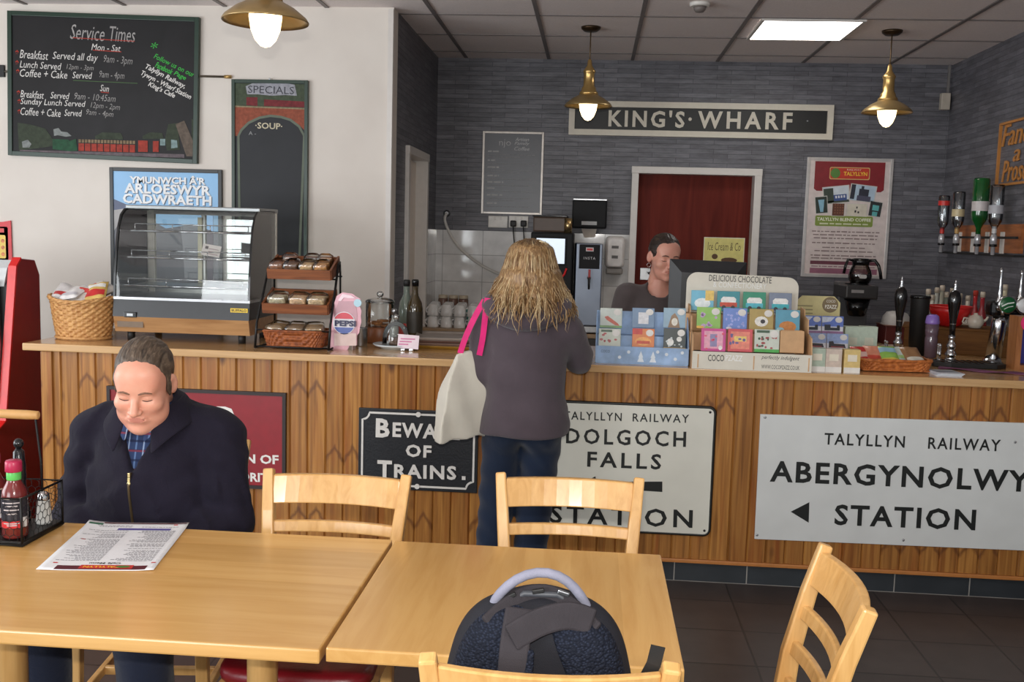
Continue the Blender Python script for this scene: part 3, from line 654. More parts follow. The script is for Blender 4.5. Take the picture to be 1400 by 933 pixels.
def pad(name, poly, th, m, off=0.0):
    "padded patch on the back panel"
    poly = [(x, ZS(z)) for x, z in poly]
    cx = sum(p[0] for p in poly)/len(poly); cz = sum(p[1] for p in poly)/len(poly); b = MB(); R = []
    for k, lift in ((1.0, 0), (.97, .6), (.9, .9), (.75, 1.0), (.45, 1.05), (.02, 1.08)):
        R.append([(cx+(x-cx)*k, back_y(cx+(x-cx)*k, cz+(z-cz)*k)-off-th*lift, cz+(z-cz)*k) for x, z in poly])
    b.loft(R, True, False, True); return b.build(name, m, bp)
def arcp(pts, n=6):
    P_ = [Vector((p[0], p[1], 0)) for p in pts]; out = []; N = len(P_)
    for i in range(N):
        a, b_, c_, d_ = P_[i-1], P_[i], P_[(i+1) % N], P_[(i+2) % N]
        for k in range(n):
            t = k/n; q = .5*((2*b_)+(c_-a)*t+(2*a-5*b_+4*c_-d_)*t*t+(3*b_-a-3*c_+d_)*t**3); out.append((q.x, q.y))
    return out
pad('left_mesh_pad', arcp([(-.02, .45), (-.075, .462), (-.125, .42), (-.155, .33), (-.166, .2), (-.163, .08), (-.05, .06), (-.04, .2), (-.03, .34)]), .016, M_NET)
pad('right_mesh_pad', arcp([(.02, .44), (.078, .458), (.128, .415), (.157, .32), (.168, .19), (.164, .08), (.07, .06), (.08, .2), (.06, .31)]), .016, M_NET)
pad('lumbar_pad', arcp([(.01, .315), (.05, .32), (.09, .28), (.105, .18), (.10, .05), (.0, .05), (.0, .2)]), .026, M_PACK, .004)
def strap(name, pts, w, th, m):
    b = MB(); P_ = [Vector((p[0], back_y(p[0], ZS(p[2]))-p[1], ZS(p[2]))) for p in pts]; fine = []
    for i in range(len(P_)-1):
        a, p, q, d = P_[max(i-1, 0)], P_[i], P_[i+1], P_[min(i+2, len(P_)-1)]
        for k in range(6):
            t = k/6; fine.append(.5*((2*p)+(q-a)*t+(2*a-5*p+4*q-d)*t*t+(3*p-a-3*q+d)*t**3))
    fine.append(P_[-1]); b.bar(fine, w, th, upv=(0, -1, .25)); return b.build(name, m, bp, bevel=.005)
strap('shoulder_strap', [(-.036, .016, .465), (-.042, .03, .41), (-.045, .038, .33), (-.048, .038, .20), (-.05, .03, .06)], .052, .014, M_STRAP)
strap('strap_mesh_edge', [(-.016, .034, .405), (-.018, .046, .33), (-.021, .046, .20), (-.024, .038, .06)], .016, .010, M_NET)
strap('folded_strap', [(-.05, .036, .425), (.0, .034, .452), (.05, .028, .462), (.092, .016, .448)], .048, .014, M_STRAP)
strap('yoke', [(-.095, .008, .435), (-.035, .008, .478), (.03, .008, .480), (.10, .008, .432)], .030, .012, M_STRAP)
b = MB(); b.tube([(-.088, -.0, .385), (-.088, -.012, .42), (-.075, -.02, .445), (-.045, -.03, .478), (-.008, -.034, .494), (.03, -.032, .489), (.06, -.025, .465), (.082, -.015, .43), (.092, -.005, .395)], .0095, 12); b.build('carry_handle', mat((138, 138, 154), .8, spec=.15, bump=.3, bscale=500), bp, subsurf=1)
b = MB(); b.tube([(-.125, -.01, .36), (-.09, -.015, .412), (-.03, -.015, .445), (.03, -.015, .445), (.09, -.015, .410), (.13, -.01, .355), (.152, -.005, .30)], .006, 8); b.build('zip', mat((74, 76, 82), .5), bp)
for x, z, a in ((-.005, .453, .2), (.04, .451, -.3), (-.055, .441, .5), (.112, .39, -.9)):
    b = MB(); b.box((0, 0, 0), (.022, .008, .008), TR(x, -.022, z) @ RY(-a), bev=.002); b.build('zip_pull', mat((150, 152, 156), .3, .9) if x == .04 else M_BLKM, bp)
b = MB(); b.bar([(.135, -.10, .26), (.160, -.13, .32), (.180, -.140, .35), (.192, -.145, .38), (.198, -.146, .412)], .024, .003, upv=(0, -1, .1)); b.build('hip_strap', M_BLKM, bp)
# ================================================================ signs and pictures
def T2(mb, body, x0, y0, x1, y1, hpx, Y, depth=.0012, **kw):
    "one line of lettering on the plane Y, between two places of the frame at mid height"
    a, b = at(x0, y0, Y=Y), at(x1, y1, Y=Y); d = b-a; an = math.atan2(d.z, d.x); m = (a+b)/2
    return add_text(mb, body, TR(m.x, Y, m.z) @ UPR @ RZ(an), math.hypot(d.x, d.z), hpx*Y/FPX*1.0, depth, **kw)
def sub_sign(t, name, m, fn, **kw):
    b = MB(TR(-t.location)); fn(b); return b.build(name, m, t, **kw)
def flat(mb, pts, Y, d=.0006): return mb.prism([(p[0], p[1]) for p in pts], d, TR(0, Y, 0) @ UPR)
M_IRON = mat((26, 28, 33), .42, bump=.25, bscale=120); M_CREAM = mat((216, 208, 192), .4, var=.03); M_INK = mat((24, 26, 24), .4); M_SIGNW = mat((222, 220, 208), .32, var=.03, nscale=8)
# BEWARE OF TRAINS
t = thing('railway_sign', 'black cast railway warning sign reading BEWARE OF TRAINS on the counter front', 'sign', (-.773, CF, .564)); Ys = CF-.014
sub_sign(t, 'plate', M_IRON, lambda b: b.box((-.773, CF-.006, .564), (.558, .012, .378), bev=.003))
def notch(w, h, r, cx, cz):
    pts = []
    for (sx, sy, a0) in ((1, 1, 1.5*PI), (-1, 1, 0), (-1, -1, PI/2), (1, -1, PI)):
        c_ = [(cx+sx*w/2+r*math.cos(a0-k*PI/2/5+(0 if 1 else 0)), cz+sy*h/2+r*math.sin(a0-k*PI/2/5)) for k in range(6)]
        pts += c_
    return pts
def border(b):
    cx, cz = -.773, .564; w, h, r = .520, .338, .032; P_ = []
    for sx, sy, a0, a1 in ((1, 1, 1.5*PI, PI), (-1, 1, 2*PI, 1.5*PI), (-1, -1, .5*PI, 0), (1, -1, PI, .5*PI)):
        for k in range(7):
            a = a0+(a1-a0)*k/6; P_.append((cx+sx*w/2+r*math.cos(a), CF-.012, cz+sy*h/2+r*math.sin(a)))
    b.bar(P_+[P_[0]], .009, .006, upv=(0, -1, 0))
    for s in (-1, 1): b.cyl((cx, CF-.010, cz+s*h/2), (cx, CF-.018, cz+s*h/2), .012)
sub_sign(t, 'raised_border', M_WHITE, border)
def words(b): T2(b, 'B', 514, 585, 533, 586, 27, Ys, .004, bold=.035); T2(b, 'EWARE', 537, 587.5, 629, 592, 21, Ys, .004, bold=.03, space=1.15)
sub_sign(t, 'raised_lettering', M_WHITE, words); sub_sign(t, 'raised_lettering', M_WHITE, lambda b: T2(b, 'OF', 555, 616, 590, 618, 18, Ys, .004, bold=.03, space=1.15))
def words(b):
    T2(b, 'T', 516, 641, 536, 642, 25, Ys, .004, bold=.035); T2(b, 'RAINS', 539, 644, 624, 647, 20, Ys, .004, bold=.03, space=1.15); p = at(634, 654, Y=Ys); b.box((p.x, Ys+.002, p.z), (.017, .008, .017))
sub_sign(t, 'raised_lettering', M_WHITE, words)
# DOLGOCH FALLS STATION
t = thing('railway_sign', 'cream enamel railway sign reading DOLGOCH FALLS STATION with a left arrow', 'sign', (.155, CF, .526)); Ys = CF-.0135
sub_sign(t, 'plate', M_SIGNW, lambda b: b.prism(rrect(.826, .582, .025, cx=.155, cy=.526), .013, TR(0, CF, 0) @ UPR))
sub_sign(t, 'black_edge', M_INK, lambda b: b.tube([(x, CF-.008, z) for x, z in rrect(.832, .588, .028, cx=.155, cy=.526)], .0075, 6, closed=True))
W_ = lambda *a, **k: sub_sign(t, 'lettering', M_INK, lambda b: T2(b, *a, **k))
W_('TALYLLYN', 771, 568, 850, 570.5, 11.5, Ys, bold=.01, space=1.25); W_('RAILWAY', 865, 571, 942, 573, 11.5, Ys, bold=.01, space=1.25)
W_('DOLGOCH', 774, 596, 938, 601, 22, Ys, bold=.02, space=1.3); W_('FALLS', 803, 628, 904, 632, 22, Ys, bold=.02, space=1.3); W_('STATION', 752, 703, 947, 710, 26, Ys, bold=.02, space=1.3)
def arrow(b, pts): P_ = [at(x, y, Y=Ys) for x, y in pts]; flat(b, [(p.x, p.z) for p in P_], Ys, .0012)
sub_sign(t, 'arrow', M_INK, lambda b: arrow(b, ((796.6, 661), (814, 651.5), (815.5, 659), (905.5, 658.8), (905.5, 673), (815.5, 667), (815, 671))))
def bolts(lst, Y):
    def f(b):
        for x, y in lst: p = at(x, y, Y=Y); b.lathe([(.006, 0), (.005, .002), (0, .003)], 10, TR(p.x, Y, p.z) @ UPR)
    return f
for q in ((971, 564), (963, 726)): sub_sign(t, 'bolt', M_DARKM, bolts([q], Ys))
# ABERGYNOLWYN STATION
t = thing('railway_sign', 'wide white railway sign reading ABERGYNOLWYN STATION with a small left arrow', 'sign', (1.44, CF, .518)); Ys = CF-.0105
sub_sign(t, 'plate', mat((216, 218, 216), .35, var=.04, nscale=6), lambda b: b.box((1.44, CF-.005, .518), (1.334, .010, .574), TR(1.44, 0, .518) @ RY(-.008) @ TR(-1.44, 0, -.518), bev=.002))
W_('TALYLLYN', 1127, 600, 1237, 604.5, 16, Ys, bold=.015, space=1.2); W_('RAILWAY', 1269, 606, 1368, 609.5, 16, Ys, bold=.015, space=1.2)
W_('ABERGYNOLWYN', 1053, 644.5, 1442, 660, 30, Ys, bold=.025, space=1.15); W_('STATION', 1141, 704, 1334, 711.5, 29.5, Ys, bold=.025, space=1.15)
sub_sign(t, 'arrow', M_INK, lambda b: arrow(b, ((1081, 700), (1106.5, 687), (1105.5, 715))))
for q in ((1046, 571), (1035, 732), (1388, 605), (1235, 739)): sub_sign(t, 'bolt', M_STEEL, bolts([q], Ys))
# red notice behind the seated man
t = thing('railway_sign', 'dark red railway notice with white lettering half hidden behind the seated man', 'sign', (-1.825, CF, .577)); Ys = CF-.0125
sub_sign(t, 'plate', mat((138, 18, 30), .35), lambda b: b.box((-1.825, CF-.006, .577), (.85, .012, .445)))
def fr_(b):
    for s in (-1, 1): b.box((-1.825+s*.422, CF-.009, .577), (.016, .018, .46)); b.box((-1.825, CF-.009, .577+s*.222), (.83, .018, .016))
sub_sign(t, 'frame', mat((40, 26, 24), .5), fr_)
for a_ in (('STOP', 205, 570, 320, 573, 36), ('PERMISSION OF', 245, 624, 381, 629, 13.5), ('THE AUTHORITY', 245, 649, 378, 654, 13.5)): sub_sign(t, 'lettering', M_WHITE, lambda b: T2(b, *a_, Ys, bold=.03))
# KING'S WHARF
Yk = YB-.03
t = thing('station_name_board', "long black name board with cream frame and raised capitals above the red door", 'sign', (.727, YB, 2.414))
def kf(b):
    for s in (-1, 1): b.box((.727, YB-.018, 2.414+s*.101), (1.875, .036, .042)); b.box((.727+s*.917, YB-.018, 2.414), (.042, .036, .16))
sub_sign(t, 'backing_board', mat((28, 28, 27), .45), lambda b: b.box((.727, YB-.010, 2.414), (1.80, .02, .17)))
sub_sign(t, 'frame', M_CREAM, kf)
def words(b):
    T2(b, "KING'S", 832, 161.5, 936, 163.5, 22.5, YB-.024, .006, bold=.025, space=1.25); T2(b, 'WHARF', 954, 163.8, 1083, 166, 22.5, YB-.024, .006, bold=.025, space=1.35)
    p = at(943.5, 163, Y=YB-.024); b.cyl((p.x, YB-.018, p.z), (p.x, YB-.025, p.z), .012)
sub_sign(t, 'raised_lettering', M_CREAM, words)
sub_sign(t, 'screw', M_STEEL, bolts([(1104, 165.5)], YB-.021)); sub_sign(t, 'screw', M_STEEL, bolts([(811, 160.5)], YB-.021))
# helper for framed flat pictures
def framed(name, label, cat, x0, x1, z0, z1, Y, fw, fd, mframe, mback, rot=0.0, pname='backing_board'):
    cx, cz = (x0+x1)/2, (z0+z1)/2; t = thing(name, label, cat, (cx, Y, cz)); t.rotation_euler = (0, rot, 0); w, h = x1-x0, z1-z0
    b = MB(); b.box((0, -fd*.4, 0), (w-fw, fd*.6, h-fw)); b.build(pname, mback, t)
    b = MB()
    for s in (-1, 1): b.box((s*(w/2-fw/2), -fd/2, 0), (fw, fd, h), bev=.002); b.box((0, -fd/2, s*(h/2-fw/2)), (w-2*fw, fd, fw), bev=.002)
    b.build('frame', mframe, t)
    t['_w'] = 0; del t['_w']
    return t, w, h, TR(0, -fd*.7-.0006, 0) @ UPR          # drawing plane, centred
def shp(t, name, m, M, polys, lift=0.0):
    b = MB()
    for p in polys: b.prism(p, .0005, M, z0=lift)
    return b.build(name, m, t)
def rc(x0, x1, y0, y1): return [(x0, y0), (x1, y0), (x1, y1), (x0, y1)]
def lines(t, name, M, rows, hh, m, seed=1, lift=0.0):
    "rows of print too small to read: (x0, x1, y)"
    r = random.Random(seed); b = MB()
    for x0, x1, y in rows:
        x = x0
        while x < x1:
            w = min(r.uniform(1.5, 6)*hh, x1-x); b.prism(rc(x, x+w, y-hh/2*r.uniform(.7, 1), y+hh/2*r.uniform(.7, 1)), .0004, M, z0=lift); x += w+hh*.8
    o = b.build(name, m, t); o['kind'] = 'stuff'; return o
# coffee menu in silver frame
t, w, h, M = framed('framed_coffee_menu', 'grey coffee menu in a slim silver frame above the sockets', 'menu board', -.838, -.388, 1.707, 2.308, YB, .016, .014, mat((196, 188, 180), .3, .3), mat((70, 70, 76), .3, spec=.6))
b = MB(); add_text(b, 'njo', M @ TR(-.06, .212, 0), .085, .06, 0, bold=-.01); add_text(b, 'Artisan', M @ TR(.065, .245, 0), .10, .026, 0, shear=.3); add_text(b, 'Family', M @ TR(.065, .213, 0), .11, .028, 0, shear=.3); add_text(b, 'Coffee', M @ TR(.065, .178, 0), .11, .028, 0, shear=.3); b.build('heading_lettering', mat((190, 188, 188), .5), t)
ys = [(.155, .08), (.090, .06), (.040, .085), (-.022, .085), (-.068, .12), (-.113, .055), (-.162, .115), (-.222, .075)]
lines(t, 'section_headings', M, [(-.185, -.185+l, y) for y, l in ys], .011, mat((176, 174, 174), .5), 3)
rows = []
for (y, l), n in zip(ys, (2, 1, 2, 1, 1, 1, 2, 1)):
    for k in range(n): rows.append((-.185, (.16 if k == 0 else .05)-.02*(y < 0), y-.024-.016*k))
lines(t, 'print_lines', M, rows, .0055, mat((128, 126, 128), .5), 4)
# poster of the railway blend coffee
t, w, h, M = framed('framed_poster', 'coffee poster with maroon header and photo collage in silver frame', 'poster', 1.505, 2.108, 1.315, 2.170, YB, .022, .016, mat((190, 186, 184), .3, .3), mat((214, 200, 196), .4))
MARO = mat((132, 30, 38), .4)
hp = [(-.245, .40), (-.245, .205), (-.225, .19), (.225, .19), (.245, .205), (.245, .40)]; shp(t, 'maroon_header', MARO, M, [hp])
shp(t, 'logo_panel', mat((196, 56, 40), .4), M, [rrect(.27, .075, .01, cx=.0, cy=.318)], .0006); shp(t, 'logo_border', mat((206, 170, 110), .4), M, [rrect(.282, .087, .012, cx=.0, cy=.318)], .0002)
shp(t, 'logo_emblem', mat((86, 130, 60), .4), M, [[(-.10+.034*math.cos(a*PI/9), .318+.036*math.sin(a*PI/9)) for a in range(18)]], .0011)
b = MB(); add_text(b, 'TALYLLYN', M @ TR(.04, .316, .0012), .165, .028, 0, bold=.03); b.build('logo_lettering', mat((236, 190, 60), .4), t)
b = MB(); add_text(b, 'RAILWAY', M @ TR(.03, .344, .0012), .10, .012, 0); b.build('logo_small_lettering', mat((226, 214, 196), .4), t)
def photo(cx, cy, w_, h_, a, layers, lift, nm):
    Mp = M @ TR(cx, cy, 0) @ RZ(a); o = shp(t, nm, mat((200, 196, 190), .4), Mp, [rc(-w_/2, w_/2, -h_/2, h_/2)], lift)
    for i, (c_, polys) in enumerate(layers):
        b = MB(); [b.prism([(x*w_, y*h_) for x, y in p], .0003, Mp, z0=lift+.0006+.0002*i) for p in polys]; b.build('picture_detail', mat(c_, .4), o)
E_ = .46
photo(-.085, .165, .19, .125, .12, [((206, 214, 222), [rc(-E_, E_, -E_, E_)]), ((60, 70, 60), [rc(-E_, -.1, -.4, .4), rc(-E_, E_, -E_, -.32)]), ((62, 84, 140), [rc(-.1, .38, -.35, .0)]), ((220, 222, 226), [rc(-.04+.1*k, .02+.1*k, -.2, -.06) for k in range(4)])], .0006, 'photo')
photo(.10, .18, .185, .12, -.10, [((176, 196, 214), [rc(-E_, E_, -E_, E_)]), ((44, 46, 60), [rc(-E_, -.3, -.4, E_), rc(-.15, .22, -.2, .25), rc(-.08, .02, .25, .42)]), ((76, 76, 96), [rc(-.2, .32, -E_, -.15)])], .0012, 'photo')
photo(-.185, .09, .088, .125, .11, [((44, 54, 46), [rc(-E_, E_, -E_, E_)]), ((136, 180, 200), [[(-.25, .3), (-.12, -.4), (.12, -.4), (.25, .3)]])], .0016, 'photo')
photo(.195, .07, .09, .11, -.12, [((44, 46, 48), [rc(-E_, E_, -E_, E_)]), ((96, 176, 176), [rc(-.25, .25, -.1, .25), rc(-.2, .2, -.45, -.18)])], .0016, 'photo')
photo(-.065, .06, .09, .095, 0, [((96, 54, 38), [rc(-E_, E_, -E_, E_)]), ((130, 84, 62), [rc(-.3+.2*i, -.2+.2*i, -.3+.2*j, -.2+.2*j) for i in range(4) for j in range(4)])], .0018, 'photo')
photo(.065, .06, .15, .09, -.02, [((212, 204, 188), [rc(-E_, E_, -E_, E_)]), ((46, 44, 44), [rc(-.03, .03, .12, .28), rc(-.1, -.02, -.2, -.02), rc(.04, .12, -.25, -.1)])], .0014, 'photo')
shp(t, 'green_band', mat((128, 146, 62), .4), M, [rrect(.405, .075, .012, cx=-.02, cy=-.022)], .0004)
b = MB(); add_text(b, 'TALYLLYN BLEND COFFEE', M @ TR(-.02, -.010, .001), .38, .024, 0, bold=.03); b.build('band_lettering', mat((228, 226, 206), .4), t)
lines(t, 'band_print', M, [(-.19, .15, -.042)], .012, mat((206, 208, 176), .4), 6, .001)
lines(t, 'print_lines', M, [(-.24, .235, -.098), (-.232, .225, -.122), (-.225, .22, -.146), (-.235, .21, -.180), (-.16, .14, -.212), (-.215, .20, -.238), (-.24, .22, -.27), (-.235, .22, -.29)], .010, mat((140, 120, 118), .5), 7)
shp(t, 'lower_band', mat((110, 56, 70), .4), M, [rc(-.24, .235, -.335, -.31)]); shp(t, 'footer_band', mat((150, 96, 116), .4), M, [rc(-.24, .235, -.40, -.362)]); lines(t, 'footer_print', M, [(-.23, .22, -.349)], .008, mat((150, 110, 124), .4), 2)
# chalkboards on the white wall
Yw = YW
def m_chalk():
    t = NT('chalkboard'); no = t.n('ShaderNodeTexNoise', i_Scale=4.0, i_Detail=6.0, i_Distortion=1.0); t.l(t.coord(), no.inputs['Vector'])
    t.base(t.ramp(no.outputs[0], [(.3, rgb(20, 18, 19)), (.75, rgb(31, 29, 31))])); t.setp(.55, spec=.3); return t.m
M_CHALK = m_chalk(); M_GREENF = mat((24, 50, 36), .35)
t, w, h, M = framed('service_times_board', 'large chalkboard of handwritten Service Times in a green frame', 'chalkboard', -3.478, -2.322, 1.936, 2.772, YW, .026, .030, M_GREENF, M_CHALK, rot=.022)
Yb = YW-.0225
CH = dict(shear=.22)
def put(name, m, items):
    b = MB(TR(-t.location) if False else (Matrix.Rotation(-t.rotation_euler.y, 4, 'Y') @ TR(-t.location)))
    for it in items: T2(b, *it[:6], Yb, 0, **{**CH, **(it[6] if len(it) > 6 else {})})
    return b.build(name, m, t)
M_CH1 = mat((214, 210, 206), .8, var=.15, nscale=60); M_CH2 = mat((158, 154, 152), .8, var=.2, nscale=60); M_RED = mat((170, 52, 38), .8); M_GRN = mat((60, 170, 70), .8)
put('heading_lettering', M_CH2, [('Service', 96, 43, 143, 46.5, 20), ('Times', 150, 46, 185, 48, 20)])
for it_ in (('Mon - Sat', 125, 64, 165, 66.5, 9), ('Breakfast', 27, 73.5, 66, 76.5, 11.5), ('Served all day', 72, 77, 134, 80.5, 13), ('Lunch Served', 27, 87.5, 84, 91, 9.5), ('Coffee + Cake', 27, 99.5, 92, 102.5, 10.5), ('Served', 99, 102.5, 126, 103.5, 9),
    ('Sun', 137, 120, 149, 121.5, 9), ('Breakfast', 28, 128, 60, 130.5, 10), ('Served', 69, 130, 95, 131.5, 9), ('Sunday Lunch Served', 28, 139.5, 117, 143.5, 11), ('Coffee + Cake', 28, 152, 83, 155, 10.5), ('Served', 88, 154, 112, 155, 9)): put('chalk_lettering', M_CH1, [it_])
put('times_lettering', M_CH2, [('9am - 3pm', 142, 81.5, 181, 85, 13, dict(bold=-.008)), ('12pm - 3pm', 91, 92, 128, 94, 9, dict(bold=-.008)), ('9am - 4pm', 136, 102.5, 170, 105, 12, dict(bold=-.008)), ('9am - 10:45am', 102, 131, 158, 135, 9, dict(bold=-.008)), ('12pm - 2pm', 124, 144.5, 164, 148, 10, dict(bold=-.008)), ('9am - 4pm', 118, 154, 155, 157.5, 10, dict(bold=-.008))])
for it_ in [('*', 206, 61.5, 216, 63, 9), ('Follow us on our', 211, 76, 266, 103, 7, dict(bold=.01)), ('Facebook', 213, 88, 236, 99, 8, dict(bold=.02)), ('Page', 238, 100, 254, 108, 8, dict(bold=.02))]: put('green_lettering', M_GRN, [it_])
put('side_lettering', M_CH1, [('Talyllyn Railway,', 199, 91, 253, 119, 9, dict(bold=.02)), ('Tywyn - Wharf Station', 193, 100, 261, 134, 9, dict(bold=.02)), ("King's Cafe", 203, 115, 239, 132, 9, dict(bold=.02))])
for x, y in ((23, 72), (23, 86), (24, 98), (25, 127), (26, 139), (26, 153)): put('red_mark', M_RED, [('*', x-2.5, y, x+2.5, y+.3, 8, dict(bold=.06))])
for x0, y0, x1, y1 in ((99, 51, 184, 56), (127, 68, 166, 70.5), (138, 125.5, 149, 126.5)): b = MB(Matrix.Rotation(-t.rotation_euler.y, 4, 'Y') @ TR(-t.location)); P_ = [at(x, y, Y=Yb) for x, y in ((x0, y0), (x1, y1), (x1, y1+1), (x0, y0+1))]; flat(b, [(p.x, p.z) for p in P_], Yb, .0004); b.build('red_underline', M_RED, t)
b = MB(Matrix.Rotation(-t.rotation_euler.y, 4, 'Y') @ TR(-t.location)); P_ = [at(x, y, Y=Yb) for x, y in ((100, 109.5), (188, 113.5), (188, 114.5), (100, 110.5))]; flat(b, [(p.x, p.z) for p in P_], Yb, .0004); b.build('green_rule', mat((70, 96, 60), .8), t)
def pic(name, c_, polys, lift=0):
    b = MB(Matrix.Rotation(-t.rotation_euler.y, 4, 'Y') @ TR(-t.location))
    for p in polys: q = [at(x, y, Y=Yb) for x, y in p]; b.prism([(v.x, v.z) for v in q], .0003, TR(0, Yb-lift*.0003, 0) @ UPR)
    return b.build(name, mat(c_, .8, var=.3, nscale=40), t)
for q_ in ([(24, 168), (40, 170), (62, 176), (72, 190), (72, 200), (26, 206)], [(130, 186), (140, 181), (165, 182), (168, 188), (168, 191), (130, 190)], [(195, 186), (205, 181), (222, 182), (224, 190), (195, 190)], [(226, 188), (230, 170), (243, 168), (246, 205), (228, 206)], [(262, 163), (268, 165), (268, 200), (262, 190)]): pic('chalk_hill', (52, 60, 46), [q_])
pic('chalk_road', (96, 84, 74), [[(240, 170), (252, 165), (267, 200), (267, 214), (255, 214)]], 1)
pic('chalk_track', (98, 88, 92), [[(27, 205), (252, 211), (252, 216), (28, 209)]], 1)
pic('chalk_steam', (126, 130, 128), [[(73, 177), (80, 175), (84, 180), (92, 181), (98, 186), (90, 187), (79, 185), (74, 186)]], 1)
pic('chalk_steam', (126, 130, 128), [[(30, 194), (38, 191), (43, 197), (40, 202), (31, 202)]], 1)
pic('chalk_engine', (34, 74, 50), [[(72, 190), (94, 191), (95, 193), (104, 190), (106, 206), (96, 207), (72, 204)]], 2)
pic('chalk_carriages', (150, 54, 42), [[(107.5+8.7*k, 196+.25*k), (115+8.7*k, 196.2+.25*k), (115+8.7*k, 206.5+.25*k), (107.5+8.7*k, 206.3+.25*k)] for k in range(9)]+[[(189, 192), (202, 192.5), (202, 208), (189, 207.5)], [(209, 193), (217, 193), (217, 208), (209, 207.8)]], 2)
pic('chalk_windows', (128, 108, 82), [[(107.5+4.35*k, 190.5+.12*k), (110.8+4.35*k, 190.6+.12*k), (110.8+4.35*k, 195+.12*k), (107.5+4.35*k, 195+.12*k)] for k in range(18)], 2)
pic('chalk_figures', (120, 140, 140), [[(219, 190), (226, 190), (226, 199), (219, 199)], [(234, 191), (242, 192), (243, 202), (234, 203)]], 2)
# specials board
t, w, h, M = framed('specials_board', 'tall narrow specials chalkboard with a drawn brick arch, reading SOUP', 'chalkboard', -2.124, -1.672, 1.27, 2.413, YW, .020, .028, M_GREENF, mat((34, 35, 39), .5, var=.15, nscale=6, spec=.3))
def P2(name, c_, polys, lift=0): return shp(t, name, mat(c_, .8, var=.25, nscale=50), M, polys, lift*.0003)
def tb(x, y): p = at(x, y, Y=YW-.02); return (p.x-t.location.x, p.z-t.location.z)
P2('chalk_foliage', (66, 76, 58), [rc(-.205, .205, .40, .550)])
P2('chalk_train', (112, 40, 44), [[tb(337, 133), tb(352, 133), tb(352, 145), tb(337, 144)], [tb(361, 136), tb(417, 139), tb(417, 147), tb(361, 145)]], 1)
P2('chalk_bricks', (140, 74, 54), [[tb(321, 146), tb(420, 150), tb(420, 182), tb(410, 172), tb(397, 163), tb(384, 159), tb(370, 158), tb(355, 160), tb(340, 168), tb(329, 178), tb(325, 186), tb(321, 186)]], 1)
P2('chalk_parapet', (140, 124, 96), [[tb(321, 144.5), tb(420, 148), tb(420, 150), tb(321, 146.5)]], 2)
arch = [tb(*p) for p in ((326, 186), (330, 178), (340, 168), (355, 161), (370, 158.5), (384, 160), (397, 164), (409, 173), (416, 186))]
b = MB(); b.bar([M @ Vector((x, y, .0008)) for x, y in [(-.178, -.52)]+arch+[(.178, -.52)]], .014, .0006, upv=(0, -1, 0)); b.build('chalk_arch', mat((104, 112, 98), .8), t)
P2('chalk_cloud', (150, 150, 158), [[tb(336, 118), tb(345, 114), tb(360, 114), tb(375, 113), tb(392, 114), tb(403, 116), tb(405, 126), tb(406, 131), tb(390, 130), tb(372, 131), tb(352, 129), tb(338, 129)]], 1)
def sp(name, m, items, lift):
    b = MB(TR(-t.location))
    for it in items: T2(b, *it[:6], YW-.0205-lift, 0, **(it[6] if len(it) > 6 else {}))
    b.build(name, m, t)
sp('heading_lettering', mat((58, 58, 66), .7), [('SPECIALS', 339, 122, 402, 124, 10, dict(bold=.0))], .001)
sp('soup_lettering', mat((196, 186, 160), .7), [('\u00b7SOUP\u00b7', 349, 171.5, 386, 173, 8.5, dict(bold=.02))], .001); sp('chalk_scribble', mat((150, 150, 150), .7), [('A -', 340, 182, 350, 182.5, 5)], .001)
b = MB(); b.box((0, -.02, .572), (.012, .012, .02), bev=.003); b.build('hook', M_STEEL, t)
# blue poster in Welsh
t, w, h, M = framed('framed_poster', 'blue sky poster with white Welsh capitals in a black frame behind the cake cabinet', 'poster', -2.868, -2.186, .99, 1.893, YW, .022, .022, mat((26, 28, 30), .4), mat((118, 172, 216), .35, var=.08, nscale=3, spec=.6))
shp(t, 'hill', mat((86, 84, 92), .4), M, [[(-.318, .18), (-.25, .21), (-.12, .16), (.0, .10), (.16, .13), (.318, .08), (.318, -.43), (-.318, -.43)]]); shp(t, 'far_hill', mat((62, 72, 104), .4), M, [[(-.318, .18), (-.318, .265), (-.24, .235), (-.16, .20), (-.1, .17), (-.2, .19)]], .0004)
shp(t, 'pale_road', mat((150, 146, 146), .4), M, [[(-.318, .20), (-.2, .22), (-.17, .20), (-.25, .17), (-.318, .08)]], .0006)
def words(lift, dx, dy):
    b = MB(TR(-t.location)); Y_ = YW-.0165-lift
    T2(b, "YMUNWCH \u00c2'R", 177+dx, 244.5+dy, 281+dx, 247+dy, 12, Y_, 0, bold=.035); T2(b, 'ARLOESWYR', 170+dx, 257+dy, 288+dx, 261+dy, 14, Y_, 0, bold=.035, space=1.05); T2(b, 'CADWRAETH', 168+dx, 271+dy, 289+dx, 275+dy, 13.5, Y_, 0, bold=.035, space=1.05); return b
words(.0006, 1.0, 1.0).build('lettering_outline', mat((40, 58, 84), .4), t); words(.0012, 0, 0).build('lettering', mat((226, 226, 226), .4), t)
# pole behind the big chalkboard
t = thing('wall_pole', 'thin metal pole with a brass end running behind the big chalkboard', 'rail', (-3.2, YW, 2.43))
b = MB(); b.cyl((-.9, -.008, .012), (1.03, -.008, -.002), .0065); b.build('rod', mat((120, 112, 100), .35, .8), t)
b = MB(); b.cyl((1.03, -.010, -.002), (1.07, -.010, -.0025), .010); b.build('end_cap', M_BRASS, t)
b = MB(); b.box((-.33, -.008, .01), (.05, .016, .07), bev=.004); b.build('bracket', M_BLKM, t)
